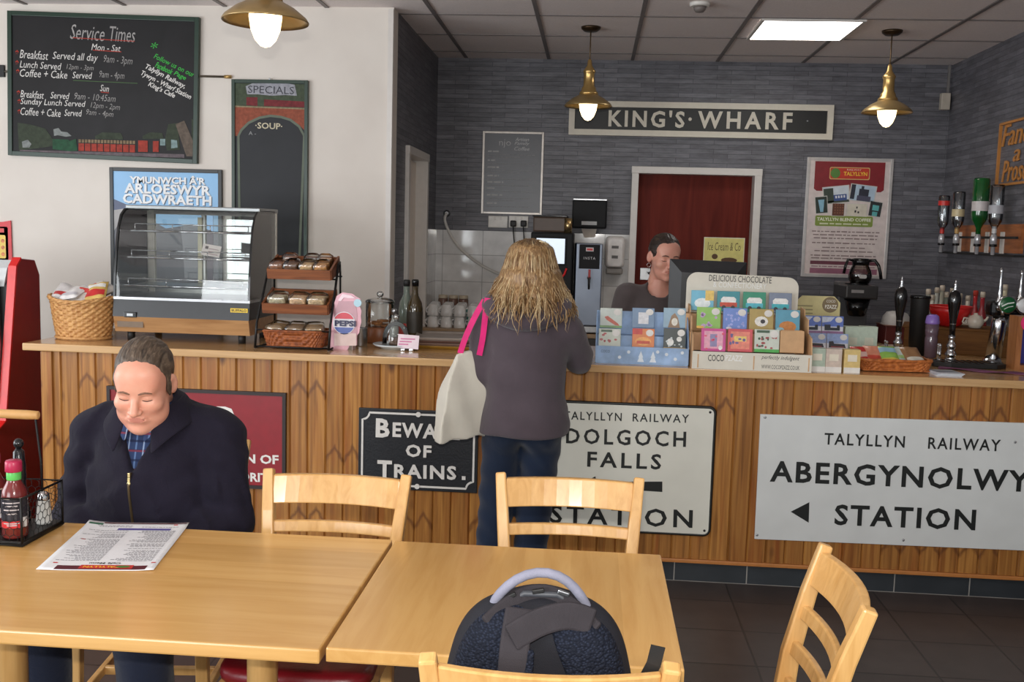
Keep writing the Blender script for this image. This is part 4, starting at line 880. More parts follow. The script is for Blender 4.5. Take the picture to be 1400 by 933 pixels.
# wooden word sign on the right wall
t = thing('wooden_word_sign', 'gold wooden script sign reading Fancy a Prosecco on the right slate wall', 'sign', (XR, 6.08, 2.13)); MG = mat((190, 128, 64), .4)
Mr = RZ(-PI/2) @ UPR        # drawing plane facing -X, drawing x runs towards -Y
b = MB(RZ(-PI/2))
for s in (-1, 1): b.box((s*.385, -.008, 0), (.014, .016, .38)); b.box((0, -.008, s*.185), (.77, .016, .014))
b.build('frame', MG, t)
b = MB(); add_text(b, 'Fancy', Mr @ TR(-.10, .09, .004), .50, .17, .007, shear=.25, bold=.0); add_text(b, 'a', Mr @ TR(-.12, -.02, .004), .09, .07, .007, shear=.25); add_text(b, 'Prosecco?', Mr @ TR(.02, -.105, .004), .66, .13, .007, shear=.25); b.build('script_lettering', MG, t)
# small notice on the red door
p = at(990, 341, Y=YB+.075)
t = thing('yellow_notice', 'pale yellow handwritten notice stuck on the red door', 'notice', (p.x, YB+.083, p.z-.02)); 
b = MB(); b.box((0, -.001, 0), (.285, .002, .20)); b.build('sheet', mat((222, 212, 130), .5), t)
b = MB(); b.box((0, -.0005, 0), (.297, .0012, .212)); b.build('edge_strip', mat((226, 220, 190), .5), t)
b = MB(); add_text(b, 'Ice Cream & Co', TR(0, -.0025, .04) @ UPR, .24, .06, 0, shear=.1); b.build('lettering', mat((112, 96, 60), .6), t)
b = MB(); b.prism([(-.065+.022*math.cos(a*PI/6), -.035+.02*math.sin(a*PI/6)) for a in range(12)], .0006, TR(0, -.002, 0) @ UPR); b.prism([(.04+.06*math.cos(a*PI/6), -.06+.02*math.sin(a*PI/6)) for a in range(12)], .0006, TR(0, -.002, 0) @ UPR); b.build('drawing', mat((96, 66, 40), .6), t)
# ================================================================ people
from mathutils.bvhtree import BVHTree
def m_skin(c, blush=(200, 110, 96)):
    t = NT('skin'); no = t.n('ShaderNodeTexNoise', i_Scale=22.0, i_Detail=4.0); t.l(t.coord(), no.inputs['Vector'])
    t.base(t.ramp(no.outputs[0], [(.3, rgb(c)), (.75, rgb(tuple(int(a*.75+b*.25) for a, b in zip(c, blush))))])); t.setp(.42, spec=.45)
    t.b.inputs['Subsurface Weight'].default_value = .12; t.b.inputs['Subsurface Radius'].default_value = (.012, .004, .002)
    n2 = t.n('ShaderNodeTexNoise', i_Scale=380.0); t.l(t.coord(), n2.inputs['Vector']); t.bump(n2.outputs[0], .12, .001); return t.m
def m_hair(stops, scale=(120, 120, 9), rough=.42):
    t = NT('hair'); no = t.n('ShaderNodeTexNoise', i_Scale=1.0, i_Detail=4.0, i_Distortion=.7); t.l(t.coord(scale), no.inputs['Vector'])
    t.base(t.ramp(no.outputs[0], [(p, rgb(c)) for p, c in stops])); t.setp(rough, spec=.4); t.bump(no.outputs[0], .5, .004); return t.m
def m_cloth(c, scale=420, rough=.85, var=.1, sheen=.2, fold=.25):
    t = NT('cloth'); no = t.n('ShaderNodeTexNoise', i_Scale=9.0, i_Detail=4.0); t.l(t.coord(), no.inputs['Vector']); col = rgb(c)
    t.base(t.ramp(no.outputs[0], [(.3, tuple(v*(1-var) for v in col[:3])+(1,)), (.7, tuple(min(1, v*(1+var)) for v in col[:3])+(1,))])); t.setp(rough, spec=.15)
    t.b.inputs['Sheen Weight'].default_value = sheen
    n2 = t.n('ShaderNodeTexNoise', i_Scale=scale); t.l(t.coord(), n2.inputs['Vector']); n3 = t.n('ShaderNodeTexNoise', i_Scale=14.0, i_Detail=3.0, i_Distortion=1.2); t.l(t.coord(), n3.inputs['Vector'])
    t.bump(t.math('ADD', t.math('MULTIPLY', n2.outputs[0], .12), t.math('MULTIPLY', n3.outputs[0], fold)), .5, .02); return t.m
def m_check():
    t = NT('checked_shirt'); tc = t.n('ShaderNodeTexCoord'); sp = t.n('ShaderNodeSeparateXYZ'); t.l(tc.outputs['Object'], sp.inputs[0])
    c = rgb(44, 58, 92)
    for ax, per, w, cc in ((0, .022, .22, (96, 122, 164)), (2, .026, .25, (26, 30, 56)), (2, .052, .10, (120, 52, 66)), (0, .044, .07, (150, 164, 190))):
        f = t.math('LESS_THAN', t.math('FRACT', t.math('DIVIDE', t.math('ADD', sp.outputs[ax], 5.0), per)), w); c = t.mix(t.math('MULTIPLY', f, .75), c, rgb(cc))
    t.base(c); t.setp(.85, spec=.2); return t.m
def rotm(e): return np.array(Euler(e).to_matrix())
def head_sdf(h=.003, neck=((0, .03, -.05), (0, .05, -.20)), nr=(.056, .064), heavy=1.0, look=0.0, chest=None, lo=(-.12, -.15, -.24), hi=(.12, .15, .14), female=False):
    s = Sdf(lo, hi, h); q = 1.0
    s.add(s.ell((0, .016, .028), (.0735, .094, .086)), .02)
    s.add(s.ell((0, -.028, -.035), (.0625, .064, .084)), .03)
    s.add(s.ell((0, -.045, -.082), (.046+.004*heavy, .042, .036)), .03)
    if heavy > .3:
        for k in (-1, 1): s.add(s.ell((k*.043, -.030, -.076), (.026*heavy, .034, .036)), .03)
        s.add(s.ell((0, -.048, -.116), (.040, .038, .018)), .025)
    s.add(s.ell((0, -.081, -.106), (.019, .015, .014)), .02)                       # chin
    s.add(s.cap((-.034, -.0755, .014), (.034, -.0755, .014), .010, .010), .02)      # brow
    s.add(s.ell((0, -.055, .045), (.055, .026, .036)), .04)                        # forehead
    for k in (-1, 1):
        s.add(s.ell((k*.041, -.066, -.030), (.024, .022, .020)), .025)             # cheek bones
        s.sub(s.ell((k*.0315, -.0985, -.004), (.0175, .0155, .0095)), .012)         # sockets
        s.add(s.ell((k*.0315, -.0735, -.005), (.0145, .0135, .0125)), .004)        # lids over the eyes
        s.sub(s.cap((k*.019, -.0880, -.0105), (k*.0445, -.0830, -.0105), .0016, .0016), .0015)   # closed lid line
        s.sub(s.cap((k*.019, -.0885, .0045), (k*.0445, -.0835, .005), .0014, .0014), .003)
    nw = .82 if female else 1.0
    s.add(s.cap((0, -.083, .006), (0, -.111, -.037), .0075*nw, .0125*nw), .010)    # nose
    for k in (-1, 1): s.add(s.ell((k*.0125*nw, -.1015, -.040), (.0085*nw, .010, .0075)), .006)
    for k in (-1, 1): s.sub(s.ell((k*.0065, -.110, -.0485), (.0036, .006, .003)), .002)
    s.add(s.ell((0, -.084, -.066), (.029, .014, .019)), .014)                      # muzzle
    s.add(s.cap((-.018, -.0925, -.0625), (.018, -.0925, -.0625), .0045, .0045), .006); s.add(s.cap((-.014, -.0925, -.0725), (.014, -.0925, -.0725), .0058, .0058), .006)
    s.sub(s.cap((-.023, -.0945, -.0673), (.023, -.0945, -.0673), .0017, .0017), .003)
    for k in (-1, 1): s.sub(s.cap((k*.021, -.101, -.044), (k*.034, -.088, -.066), .0018, .0018), .008)   # nasolabial fold
    for k in (-1, 1):
        R = Euler((.15, 0, k*-.35)).to_matrix().to_4x4()
        s.add(s.ell((k*.0775, .012, -.008), (.010, .021, .032), R), .007); s.sub(s.ell((k*.0865, .006, -.006), (.006, .011, .018), R), .005)
    s.add(s.cap(neck[0], neck[1], nr[0], nr[1]), .03)
    if chest: s.add(s.ell(*chest), .05)
    return s
def lip_idx(V, F):
    c = V[F].mean(1); return ((np.abs(c[:, 0]) < .0225) & (np.abs(c[:, 2]+.0675) < .0082*(1-(c[:, 0]/.024)**2)+.0008) & (c[:, 1] < -.086)).astype(np.int32)
def mesh_multi(parts, name):
    "joins (V, F, matidx) pieces into one mesh"
    off = 0; Vs, Fs, Is = [], [], []
    for V, F, I in parts: Vs.append(V); Fs.append(F+off); Is.append(np.zeros(len(F), np.int32) if I is None else I); off += len(V)
    me = mesh_from(np.concatenate(Vs), np.concatenate(Fs), name); I = np.concatenate(Is)
    if len(I) == len(me.polygons): me.polygons.foreach_set('material_index', I)
    return me
def xf(V, M): return V @ np.array(M.to_3x3()).T+np.array(M.translation)
def hand_mesh(side, curl=.5, h=.003):
    "right hand for side=1: wrist at the origin, fingers towards -Y, palm down; thumb towards -X*side"
    s = Sdf((-.08, -.21, -.09), (.08, .05, .04), h)
    s.add(s.cap((0, .045, 0), (0, -.005, 0), .026, .024, (1, 1, .75)), .01)
    s.add(s.box((0, -.048, -.002), (.040, .046, .013), .012), .02)
    for i, (x, L, r) in enumerate(((-.031, .072, .0088), (-.0105, .082, .009), (.0105, .076, .0087), (.030, .060, .0078))):
        x *= side; a = np.array((x*.95, -.085, -.002)); d = 0; pts = [a]; ang = .15+.1*i*curl
        for k, f in enumerate((.45, .32, .23)):
            ang += curl*(.25 if k == 0 else .55); pts.append(pts[-1]+np.array((x*.10*f, -L*f*math.cos(ang), -L*f*math.sin(ang))))
        s.chain(pts, [r*1.05, r, r*.95, r*.85], .006)
    t = [np.array((-.030*side, -.018, -.006)), np.array((-.052*side, -.045, -.018)), np.array((-.058*side, -.075, -.026)), np.array((-.054*side, -.098, -.032))]
    s.chain(t, [.015, .0125, .0105, .009], .012); V, F = s.mesh(); return V, F
def strip_obj(name, fn, nu, nv, m, parent, th=.004, sub=1):
    b = MB(); b.grid(fn, nu, nv); return b.build(name, m, parent, solid=th, subsurf=sub)
SKIN_M = m_skin((222, 164, 140), (206, 112, 92)); LIP_M = mat((196, 128, 112), .4, var=.06)
# ---------------------------------------------------------------- the seated man
man = thing('person', 'seated man in a dark navy zipped jacket reading the paper menu at the long table', 'person', (-1.272, 2.855, 0))
HM = TR(.012, -.130, 1.126) @ RZ(.14) @ RX(.38) @ RY(.03) @ Matrix.Diagonal((.985, 1.0, .985, 1))
s = head_sdf(.0028, neck=((0, .03, -.05), (0, .075, -.175)), nr=(.060, .070), heavy=1.0)
V, F = s.mesh(); head_piece = (xf(V, HM), F, lip_idx(V, F)); hb_man = BVHTree.FromPolygons([tuple(v) for v in V], [tuple(f) for f in F])
s = Sdf((-.30, -.62, .02), (.30, .25, 1.08), .016)     # trunk and limbs under the clothes
s.add(s.ell((0, .0, .58), (.155, .14, .12)), .05); s.add(s.ell((0, -.02, .76), (.155, .12, .18)), .05); s.add(s.ell((0, -.03, .93), (.16, .10, .10)), .05); s.add(s.cap((0, -.05, .98), (0, -.075, 1.05), .06, .055), .04)
for k in (-1, 1):
    s.chain([(k*.165, -.01, .965), (k*.205, -.03, .72), (k*.145, -.17, .655)], [.055, .045, .032], .03); s.chain([(k*.09, .0, .555), (k*.135, -.42, .535), (k*.14, -.40, .10)], [.075, .058, .042], .03)
V, F = s.mesh(); parts = [head_piece, (V, F, None)]
for k in (-1, 1):
    V, F = hand_mesh(k, .5); parts.append((xf(V, TR(k*.135, -.185, .648) @ RZ(k*-.35) @ RX(-.12)), F, None))
body = meshobj('body', mesh_multi(parts, 'body'), [SKIN_M, LIP_M], man)
# hair, brows, lashes
def man_hair():
    s = Sdf((-.11, -.12, -.12), (.11, .15, .15), .0028)
    s.add(s.ell((0, .022, .036), (.0800, .097, .0895)), .01); P = s.P
    front = -.012-(P[..., 2]-.035)*1.12+.022*np.cos(P[..., 0]/.055*PI)*np.clip((P[..., 2]-.02)/.03, 0, 1)+.004*waves(P, 3, 4, 90)
    s.cut((front-P[..., 1])*.7, .006); s.cut(-.085-P[..., 2]+0*P[..., 0], .01)
    for k in (-1, 1): s.sub(s.ell((k*.080, .010, -.012), (.014, .026, .036)), .006)
    for k in (-1, 1): s.add(s.ell((k*.0735, -.012, .0), (.007, .014, .034)), .012)
    s.D += .0016*waves(P*np.array((1.0, .25, .5), dtype=np.float32), 8, 6, 170); return s
sdf_obj(man_hair(), 'hair', m_hair([(.3, (44, 36, 30)), (.55, (84, 70, 58)), (.8, (128, 112, 96))], (150, 30, 40)), man, HM)
def face_marks(name, m, tubes, tree, M, par):
    "thin marks laid on the skin of a head: points are (x, z) seen from the front"
    for pts, r in tubes:
        b = MB(M); P_ = []
        for x, z in pts:
            h = tree.ray_cast(Vector((x, -.3, z)), Vector((0, 1, 0))); P_.append((x, (h[0].y if h[0] else -.09)-.0004, z))
        b.tube(P_, r, 6); b.build(name, m, par)
BROWS = [([(k*.012, .0145), (k*.020, .0175), (k*.030, .0195), (k*.040, .0175), (k*.047, .013)], [.0018, .0030, .0032, .0026, .001]) for k in (-1, 1)]
LASHES = [([(k*.0185, -.0088), (k*.024, -.0108), (k*.0315, -.0118), (k*.039, -.0108), (k*.0455, -.0085)], [.0008, .0013, .0014, .0014, .001]) for k in (-1, 1)]
M_BROW = mat((120, 88, 70), .7, var=.3, nscale=400); M_LASH = mat((66, 44, 38), .6)
face_marks('eyebrow', M_BROW, BROWS, hb_man, HM, man); face_marks('eyelash_line', M_LASH, LASHES, hb_man, HM, man)
# jacket
M_NAVY = m_cloth((30, 27, 40), 500, fold=.5, sheen=.04)
s = Sdf((-.36, -.36, .44), (.36, .26, 1.12), .0075); P = s.P
s.add(s.ell((0, -.02, .60), (.195, .165, .16)), .05); s.add(s.ell((0, -.045, .80), (.185, .152, .21)), .06); s.add(s.ell((0, .01, .92), (.19, .125, .13)), .06)
s.add(s.cap((-.150, -.005, .975), (.150, -.005, .975), .068, .068), .05); s.add(s.cap((0, -.03, 1.0), (0, -.06, 1.055), .095, .082), .05)
for k in (-1, 1): s.chain([(k*.185, -.008, .955), (k*.226, -.05, .72), (k*.150, -.185, .665)], [.076, .066, .052], .016)
s.cut(.515-P[..., 2], .02)
fold = .0045*np.sin(62*(P[..., 2]+.35*np.abs(P[..., 0])+.2*P[..., 1])+3*waves(P, 12, 4, 7))*np.clip((np.abs(P[..., 0])-.13)/.06, 0, 1)
fold += .0035*np.sin(38*(P[..., 2]-.8*np.abs(P[..., 0]))+4*waves(P, 5, 4, 6))*np.clip((.95-P[..., 2])/.1, 0, 1)
rg = 1-np.abs(waves(P*np.array((1, 1, .42), dtype=np.float32), 14, 5, 17)); s.D += fold+.002*waves(P, 9, 5, 16)+.010*np.clip(rg-.62, 0, 1)/.38*-1*np.clip((1.0-P[..., 2])/.1, .25, 1)
for k in (-1, 1):                                   # creases between arm and chest, and pulls running from the armpit
    s.sub(s.cap((k*.128, -.235, .60), (k*.142, -.185, .78), .010, .007), .016); s.sub(s.cap((k*.142, -.185, .78), (k*.172, -.115, .97), .007, .003), .016)
    for z, L in ((.93, .07), (.885, .09), (.84, .08), (.80, .10)): s.sub(s.cap((k*.16, -.16, z), (k*(.16-L), -.195, z-.045), .004, .001), .012)
w = .004+np.clip((P[..., 2]-.878)/.16, 0, 2)*.064; yfront = -.085
s.sub(np.maximum(np.abs(P[..., 0]-.0)-w, np.maximum(P[..., 1]-yfront, .876-P[..., 2]))*.9, .006)
s.sub(s.cap((0, -.055, 1.00), (0, -.085, 1.16), .068, .074), .008)
V, F = s.mesh(); jk = meshobj('jacket', mesh_from(V, F, 'jacket'), M_NAVY, man); md = jk.modifiers.new('sm', 'SMOOTH'); md.iterations = 1
bvh = BVHTree.FromPolygons([tuple(v) for v in V], [tuple(f) for f in F])
def fy(x, z, off=.002):
    h = bvh.ray_cast(Vector((x, -.6, z)), Vector((0, 1, 0))); return (h[0].y-off) if h[0] else -.2
b = MB(); b.tube([(0, fy(.0, z, .001), z) for z in np.linspace(.53, .876, 24)], .0042, 6, flat=.7); b.build('zip', mat((96, 82, 60), .4, .7), man)
b = MB(); z0 = .872; y0 = fy(0, z0-.006)-.004; b.box((0, y0, z0), (.009, .008, .014), bev=.002); b.box((0, y0-.003, z0-.016), (.008, .003, .018), bev=.001); b.ell((0, y0-.003, z0-.024), (.0055, .003, .006)); b.build('zip_pull', mat((206, 190, 140), .25, 1.0), man)
# jacket collar, folded down over the shoulders
def collar(u, v, r0=(.078, .076), r1=(.132, .118), open_=.42, c=(0, -.050), zi=1.062, drop=.048, pt=.050):
    a = -PI/2+open_+(2*PI-2*open_)*u; e = abs(2*u-1)          # e is 1 at the front points
    ca, sa = math.cos(a), math.sin(a); rx = r0[0]+(r1[0]-r0[0])*v; ry = r0[1]+(r1[1]-r0[1])*v
    bump_ = .016*math.sin(PI*min(1, v*1.3))*(1-.5*v)
    x = c[0]+rx*ca*(1-.10*e**4*(1-v)); y = c[1]+ry*sa-.030*e**3*v
    z = zi+.018*(1-e)-.030*e**3+bump_-drop*v**1.3-pt*v*e**6-.010*e*v
    return (x, y, z)
strip_obj('jacket_collar', lambda u, v: collar(u, v), 30, 6, M_NAVY, man, .006)
M_CHECK = m_check()
s = Sdf((-.14, -.26, .84), (.14, .06, 1.10), .006)
s.add(s.ell((0, -.035, .84), (.185, .135, .19)), .05); s.add(s.cap((0, -.045, .98), (0, -.072, 1.035), .078, .066), .05); s.sub(s.cap((0, -.095, 1.025), (0, -.14, 1.12), .044, .07), .01)
s.cut(np.abs(s.P[..., 0])-.13, .01); sdf_obj(s, 'shirt', M_CHECK, man)
strip_obj('shirt_collar', lambda u, v: collar(u, v, (.066, .064), (.088, .082), .30, (0, -.068), 1.058, .034, .030), 26, 4, M_CHECK, man, .003)
# trousers and shoes
M_JEAN = m_cloth((30, 36, 54), 600, fold=.4)
s = Sdf((-.30, -.56, .05), (.30, .22, .68), .010)
s.add(s.ell((0, .02, .56), (.18, .15, .11)), .05)
for k in (-1, 1): s.chain([(k*.095, .0, .565), (k*.14, -.43, .540), (k*.142, -.40, .085)], [.094, .078, .062], .03)
s.D += .003*waves(s.P, 4, 5, 26); s.cut(.07-s.P[..., 2], .01); sdf_obj(s, 'trousers', M_JEAN, man)
def shoes(par, spots, m, sole):
    for x, y, a in spots:
        M = TR(x, y, 0) @ RZ(a); s = Sdf((-.07, -.20, -.005), (.07, .10, .13), .005)
        s.add(s.ell((0, -.09, .032), (.046, .095, .040)), .02); s.add(s.ell((0, .03, .040), (.040, .055, .046)), .03); s.add(s.cap((0, .03, .06), (0, .035, .105), .040, .042), .02); s.cut(.012-s.P[..., 2], .004); sdf_obj(s, 'shoe', m, par, M)
        b = MB(M); b.prism([(.05*math.sin(t)*(1-.15*math.cos(t)), -.055-.128*math.cos(t)) for t in np.linspace(0, 2*PI, 28)[:-1]], .016); b.build('shoe_sole', sole, par)
shoes(man, ((-.142, -.395, -.1), (.142, -.395, .1)), mat((40, 34, 30), .4), mat((24, 22, 22), .6))
# ---------------------------------------------------------------- the woman at the counter, from behind
wo = thing('person', 'woman with long wavy blonde hair in a dark hooded jacket standing at the counter', 'person', (-.262, 4.13, 0))
# she faces the counter (+Y); parts are modelled that way round
HW = TR(.0, .02, 1.415) @ RZ(PI-.25) @ RX(.18)
s = head_sdf(.0045, heavy=.0, female=True, neck=((0, .03, -.05), (0, .055, -.2)), nr=(.048, .054)); V, F = s.mesh(); parts = [(xf(V, HW), F, lip_idx(V, F))]
s = Sdf((-.30, -.16, .03), (.34, .52, 1.30), .016)
s.add(s.ell((0, -.0, .86), (.15, .105, .13)), .05); s.add(s.ell((0, 0, 1.06), (.135, .09, .16)), .05); s.add(s.cap((-.12, 0, 1.20), (.12, 0, 1.20), .045, .045), .04); s.add(s.cap((0, 0, 1.2), (0, .0, 1.28), .05, .05), .03)
LA = [(-.165, -.005, 1.185), (-.185, .01, .99), (-.10, .21, 1.03)]; RA = [(.165, -.005, 1.185), (.212, .10, 1.055), (.13, .36, 1.05)]
for A in (LA, RA): s.chain(A, [.045, .038, .026], .02)
LEGS = (((-.085, .0, .85), (-.105, .03, .48), (-.135, -.02, .08)), ((.085, .0, .85), (.055, .03, .48), (.035, .0, .08)))
for A in LEGS: s.chain(A, [.082, .055, .04], .03)
V, F = s.mesh(); parts.append((V, F, None))
V, F = hand_mesh(-1, .6, .0035); parts.append((xf(V, TR(-.098, .225, 1.03) @ RZ(PI-.3) @ RX(-.1)), F, None))
V, F = hand_mesh(1, .35, .0035); parts.append((xf(V, TR(.125, .365, 1.043) @ RZ(PI+.35) @ RX(.03)), F, None))
meshobj('body', mesh_multi(parts, 'body'), [SKIN_M, LIP_M], wo)
M_FLEECE = m_cloth((80, 70, 76), 700, fold=.35, sheen=.25)
s = Sdf((-.34, -.26, .70), (.40, .50, 1.36), .0078); P = s.P
s.add(s.ell((0, -.0, .80), (.182, .128, .16)), .05); s.add(s.ell((0, -.008, 1.0), (.172, .125, .22)), .06); s.add(s.ell((0, -.02, 1.14), (.170, .115, .12)), .05)
s.add(s.cap((-.125, -.005, 1.195), (.125, -.005, 1.195), .062, .062), .05)
s.chain(LA, [.070, .058, .043], .03); s.chain(RA, [.070, .060, .043], .03)
s.add(s.ell((0, -.012, .74), (.188, .150, .22)), .04)
s.cut(.742-P[..., 2], .008)
f = .0035*np.sin(34*(P[..., 2]*.8+P[..., 0]*.9)+4*waves(P, 21, 4, 6))+.0022*waves(P, 22, 5, 14)
f += .004*np.sin(70*(P[..., 2]+.5*P[..., 1])+2*waves(P, 23, 3, 9))*np.clip((P[..., 0]-.16)/.05, 0, 1)*np.clip((1.14-P[..., 2])/.05, 0, 1)
s.D += f
V, F = s.mesh(); o = meshobj('jacket', mesh_from(V, F, 'jacket'), M_FLEECE, wo); o.modifiers.new('sm', 'SMOOTH').iterations = 2
# hood lying on her back
s = Sdf((-.22, -.24, 1.06), (.22, .14, 1.36), .006)
for i in range(14):
    t = -1+2*i/13; t2 = -1+2*(i+1)/13
    def hp_(t): return (.150*math.sin(t*1.75), -.030-.100*math.cos(t*1.45), 1.285-.065*math.cos(t*1.5)**2+.01*abs(t))
    if i < 13: s.add(s.cap(hp_(t), hp_(t2),   .026+.006*(1-t*t), .026+.006*(1-t2*t2)), .03)
s.add(s.ell((0, -.085, 1.255), (.115, .046, .05)), .04); s.sub(s.ell((0, -.02, 1.33), (.105, .085, .075)), .02); s.D += .0025*waves(s.P, 31, 5, 16)
o = sdf_obj(s, 'hood', M_FLEECE, wo); o.modifiers.new('sm', 'SMOOTH').iterations = 2
s = Sdf((-.26, -.16, .03), (.24, .20, .92), .009)
s.add(s.ell((0, -.01, .83), (.150, .108, .10)), .04)
for k in (-1, 1): s.add(s.ell((k*.068, -.045, .77), (.084, .070, .10)), .03)
for A in LEGS: s.chain(A, [.090, .076, .066], .025)
s.sub(s.cap((-.005, -.15, .76), (-.02, -.14, .45), .006, .010), .02)
P = s.P; s.D += .003*np.sin(60*(P[..., 2]+.6*P[..., 0])+4*waves(P, 41, 4, 8))*np.clip((.9-P[..., 2])/.2, 0, 1); s.cut(.055-P[..., 2], .01); o = sdf_obj(s, 'jeans', m_cloth((27, 38, 58), 700, fold=.3), wo); o.modifiers.new('sm', 'SMOOTH').iterations = 1
shoes(wo, ((-.138, -.01, PI-.1), (.035, .01, PI+.15)), mat((40, 38, 40), .5), mat((200, 196, 190), .6))
# hair: a soft mass with many loose wavy locks over it
rnd = random.Random(11)
def hair_r(z):          # half width and half depth of the mass at height z (local)
    pts = [(1.555, .012, .012), (1.545, .050, .055), (1.52, .082, .090), (1.47, .100, .108), (1.42, .110, .112), (1.37, .132, .120), (1.32, .158, .142), (1.26, .182, .168), (1.18, .190, .172)]
    for a, b_ in zip(pts, pts[1:]):
        if z >= b_[0]: q = (a[0]-z)/(a[0]-b_[0]); q = min(1, max(0, q)); return a[1]+(b_[1]-a[1])*q, a[2]+(b_[2]-a[2])*q
    return pts[-1][1:]
HC = (.008, -.005)
def hair_pt(a, z, off=0.0):
    rx, ry = hair_r(z); return Vector((HC[0]+(rx+off)*math.sin(a)+.0, HC[1]-.012*max(0, (1.5-z)/.3)-(ry+off)*math.cos(a), z))
s = Sdf((-.20, -.16, 1.20), (.20, .16, 1.58), .006); s.add(s.ell((.006, .005, 1.45), (.088, .100, .105)), .02)
for i in range(17):
    a = -2.0+4.0*i/16; zb = 1.285+.03*math.sin(i*2.3)-.02*math.cos(a)
    s.chain([hair_pt(a, 1.50, -.026), hair_pt(a, 1.40, -.024), hair_pt(a, 1.32, -.020), hair_pt(a, zb, -.012)], [.026, .027, .022, .009], .02)
s.sub(s.ell((.03, .13, 1.40), (.07, .08, .11)), .02); s.D += .0035*waves(s.P*np.array((1, 1, .25), dtype=np.float32), 51, 6, 120)
M_BLOND = m_hair([(.25, (88, 64, 42)), (.5, (142, 109, 72)), (.78, (200, 168, 122))], (170, 170, 14), .36)
hair = sdf_obj(s, 'hair', M_BLOND, wo)
def locks(n, m, rr, seed, offr, name):
    r = random.Random(seed); b = MB()
    for i in range(n):
        a0 = r.uniform(-2.15, 2.15); zt = r.uniform(1.40, 1.55) if r.random() < .6 else r.uniform(1.52, 1.553); zb = max(1.19, r.gauss(1.285, .04))-.02*math.cos(a0); ph = r.uniform(0, 6.28); fr = r.uniform(18, 34); am = r.uniform(.04, .13); off = r.uniform(*offr); dr = r.uniform(-.28, .28); pts = []; N = 16
        for k in range(N+1):
            t = k/N; z = zt+(zb-zt)*t; p = hair_pt(a0+dr*t+am*t*math.sin(fr*(z-1.2)+ph), z, off+.010*t*math.sin(fr*.8*z+ph*2)+.016*t**3*r.random()); pts.append(p)
        w_ = r.uniform(*rr); b.tube(pts, [w_*(.35+.65*math.sin(PI*min(1, .12+.88*k/N))**.7)*(1 if k < N else .2) for k in range(N+1)], 5, flat=.45)
    o = b.build(name, m, hair); o['kind'] = 'stuff'; return o
locks(260, M_BLOND, (.0028, .0068), 1, (-.010, .002), 'hair_locks'); locks(170, m_hair([(.3, (150, 120, 82)), (.7, (218, 194, 152))], (170, 170, 14), .34), (.0012, .0034), 2, (-.002, .006), 'pale_hair_locks'); locks(130, m_hair([(.3, (92, 64, 38)), (.7, (140, 104, 66))], (170, 170, 14), .4), (.0016, .0040), 3, (-.004, .004), 'dark_hair_locks')
b = MB(); b.tube([(.045, -.05, 1.545), (.075, -.02, 1.535), (.10, .02, 1.50)], .006, 6, flat=.5); b.build('hair_band', mat((222, 206, 170), .3), wo)
# cotton bag on her left arm
bag = thing('tote_bag', 'cream cotton tote bag with pink handles hanging from the standing woman', 'bag', (-.487, 4.10, .70))
s = Sdf((-.24, -.16, -.02), (.16, .16, .44), .006); P = s.P
R = RZ(.55)
zz = np.clip(P[..., 2]/.38, 0, 1)
q = P @ np.array(R.to_3x3(), dtype=np.float32); cxx = -.035*(1-zz); hw = .118-.050*zz+.02*np.sin(PI*zz); th = .046-.034*zz+.014*np.sin(PI*zz)
d = np.maximum(np.maximum((np.abs(q[..., 0]-cxx)-hw), np.abs(q[..., 1])-th), np.maximum(P[..., 2]-.385-.015*q[..., 0]/.1, .012+.02*(1-np.clip(np.abs(q[..., 0]+.0)/.13, 0, 1))-.35*np.clip(q[..., 0]*-1-.02, 0, 1)*0-P[..., 2]))
s.D = (d*.75).astype(np.float32); s.D += .004*np.sin(46*(q[..., 0]*.9+.35*P[..., 2])+3*waves(P, 61, 4, 8))*(1-.3*zz)+.0015*waves(P, 62, 5, 20)
o = sdf_obj(s, 'bag_body', m_cloth((214, 208, 194), 900, var=.05, fold=.3), bag); o.modifiers.new('sm', 'SMOOTH').iterations = 5
def bstrap(pts):
    b = MB(); P_ = [Vector(p) for p in pts]; fine = []
    for i in range(len(P_)-1):
        a, p, q_, d_ = P_[max(i-1, 0)], P_[i], P_[i+1], P_[min(i+2, len(P_)-1)]
        for k in range(5): t = k/5; fine.append(.5*((2*p)+(q_-a)*t+(2*a-5*p+4*q_-d_)*t*t+(3*p-a-3*q_+d_)*t**3))
    fine.append(P_[-1]); b.bar(fine, .024, .003, upv=(0, -1, .1)); b.build('handle', mat((226, 34, 120), .6), bag)
bstrap([(-.045, -.03, .375), (-.02, -.04, .45), (.02, -.05, .54), (.055, -.06, .60)]); bstrap([(.035, -.03, .37), (.050, -.05, .45), (.06, -.07, .54), (.068, -.075, .61)])
# ---------------------------------------------------------------- the barmaid behind the counter
p = at(918, 352, Y=5.40)
bm_ = thing('person', 'barmaid with dark tied-back hair in a grey-brown T-shirt behind the till', 'person', (p.x-.062, 5.46, 0))
HB = TR(.025, -.065, p.z+.004) @ RZ(.30) @ RX(.17) @ RY(.04)
s = head_sdf(.0036, heavy=.15, female=True, neck=((0, .03, -.05), (0, .06, -.2)), nr=(.047, .052)); V, F = s.mesh(); parts = [(xf(V, HB), F, lip_idx(V, F))]; hb_maid = BVHTree.FromPolygons([tuple(v) for v in V], [tuple(f) for f in F])
zs = p.z-.185                   # shoulder height
s = Sdf((-.36, -.46, .04), (.36, .2, zs+.08), .016)
s.add(s.ell((0, 0, .86), (.155, .11, .15)), .05); s.add(s.ell((0, 0, zs-.20), (.135, .095, .2)), .05); s.add(s.cap((-.13, 0, zs-.02), (.13, 0, zs-.02), .045, .045), .04); s.add(s.cap((0, .0, zs), (.01, -.01, zs+.06), .055, .05), .03)
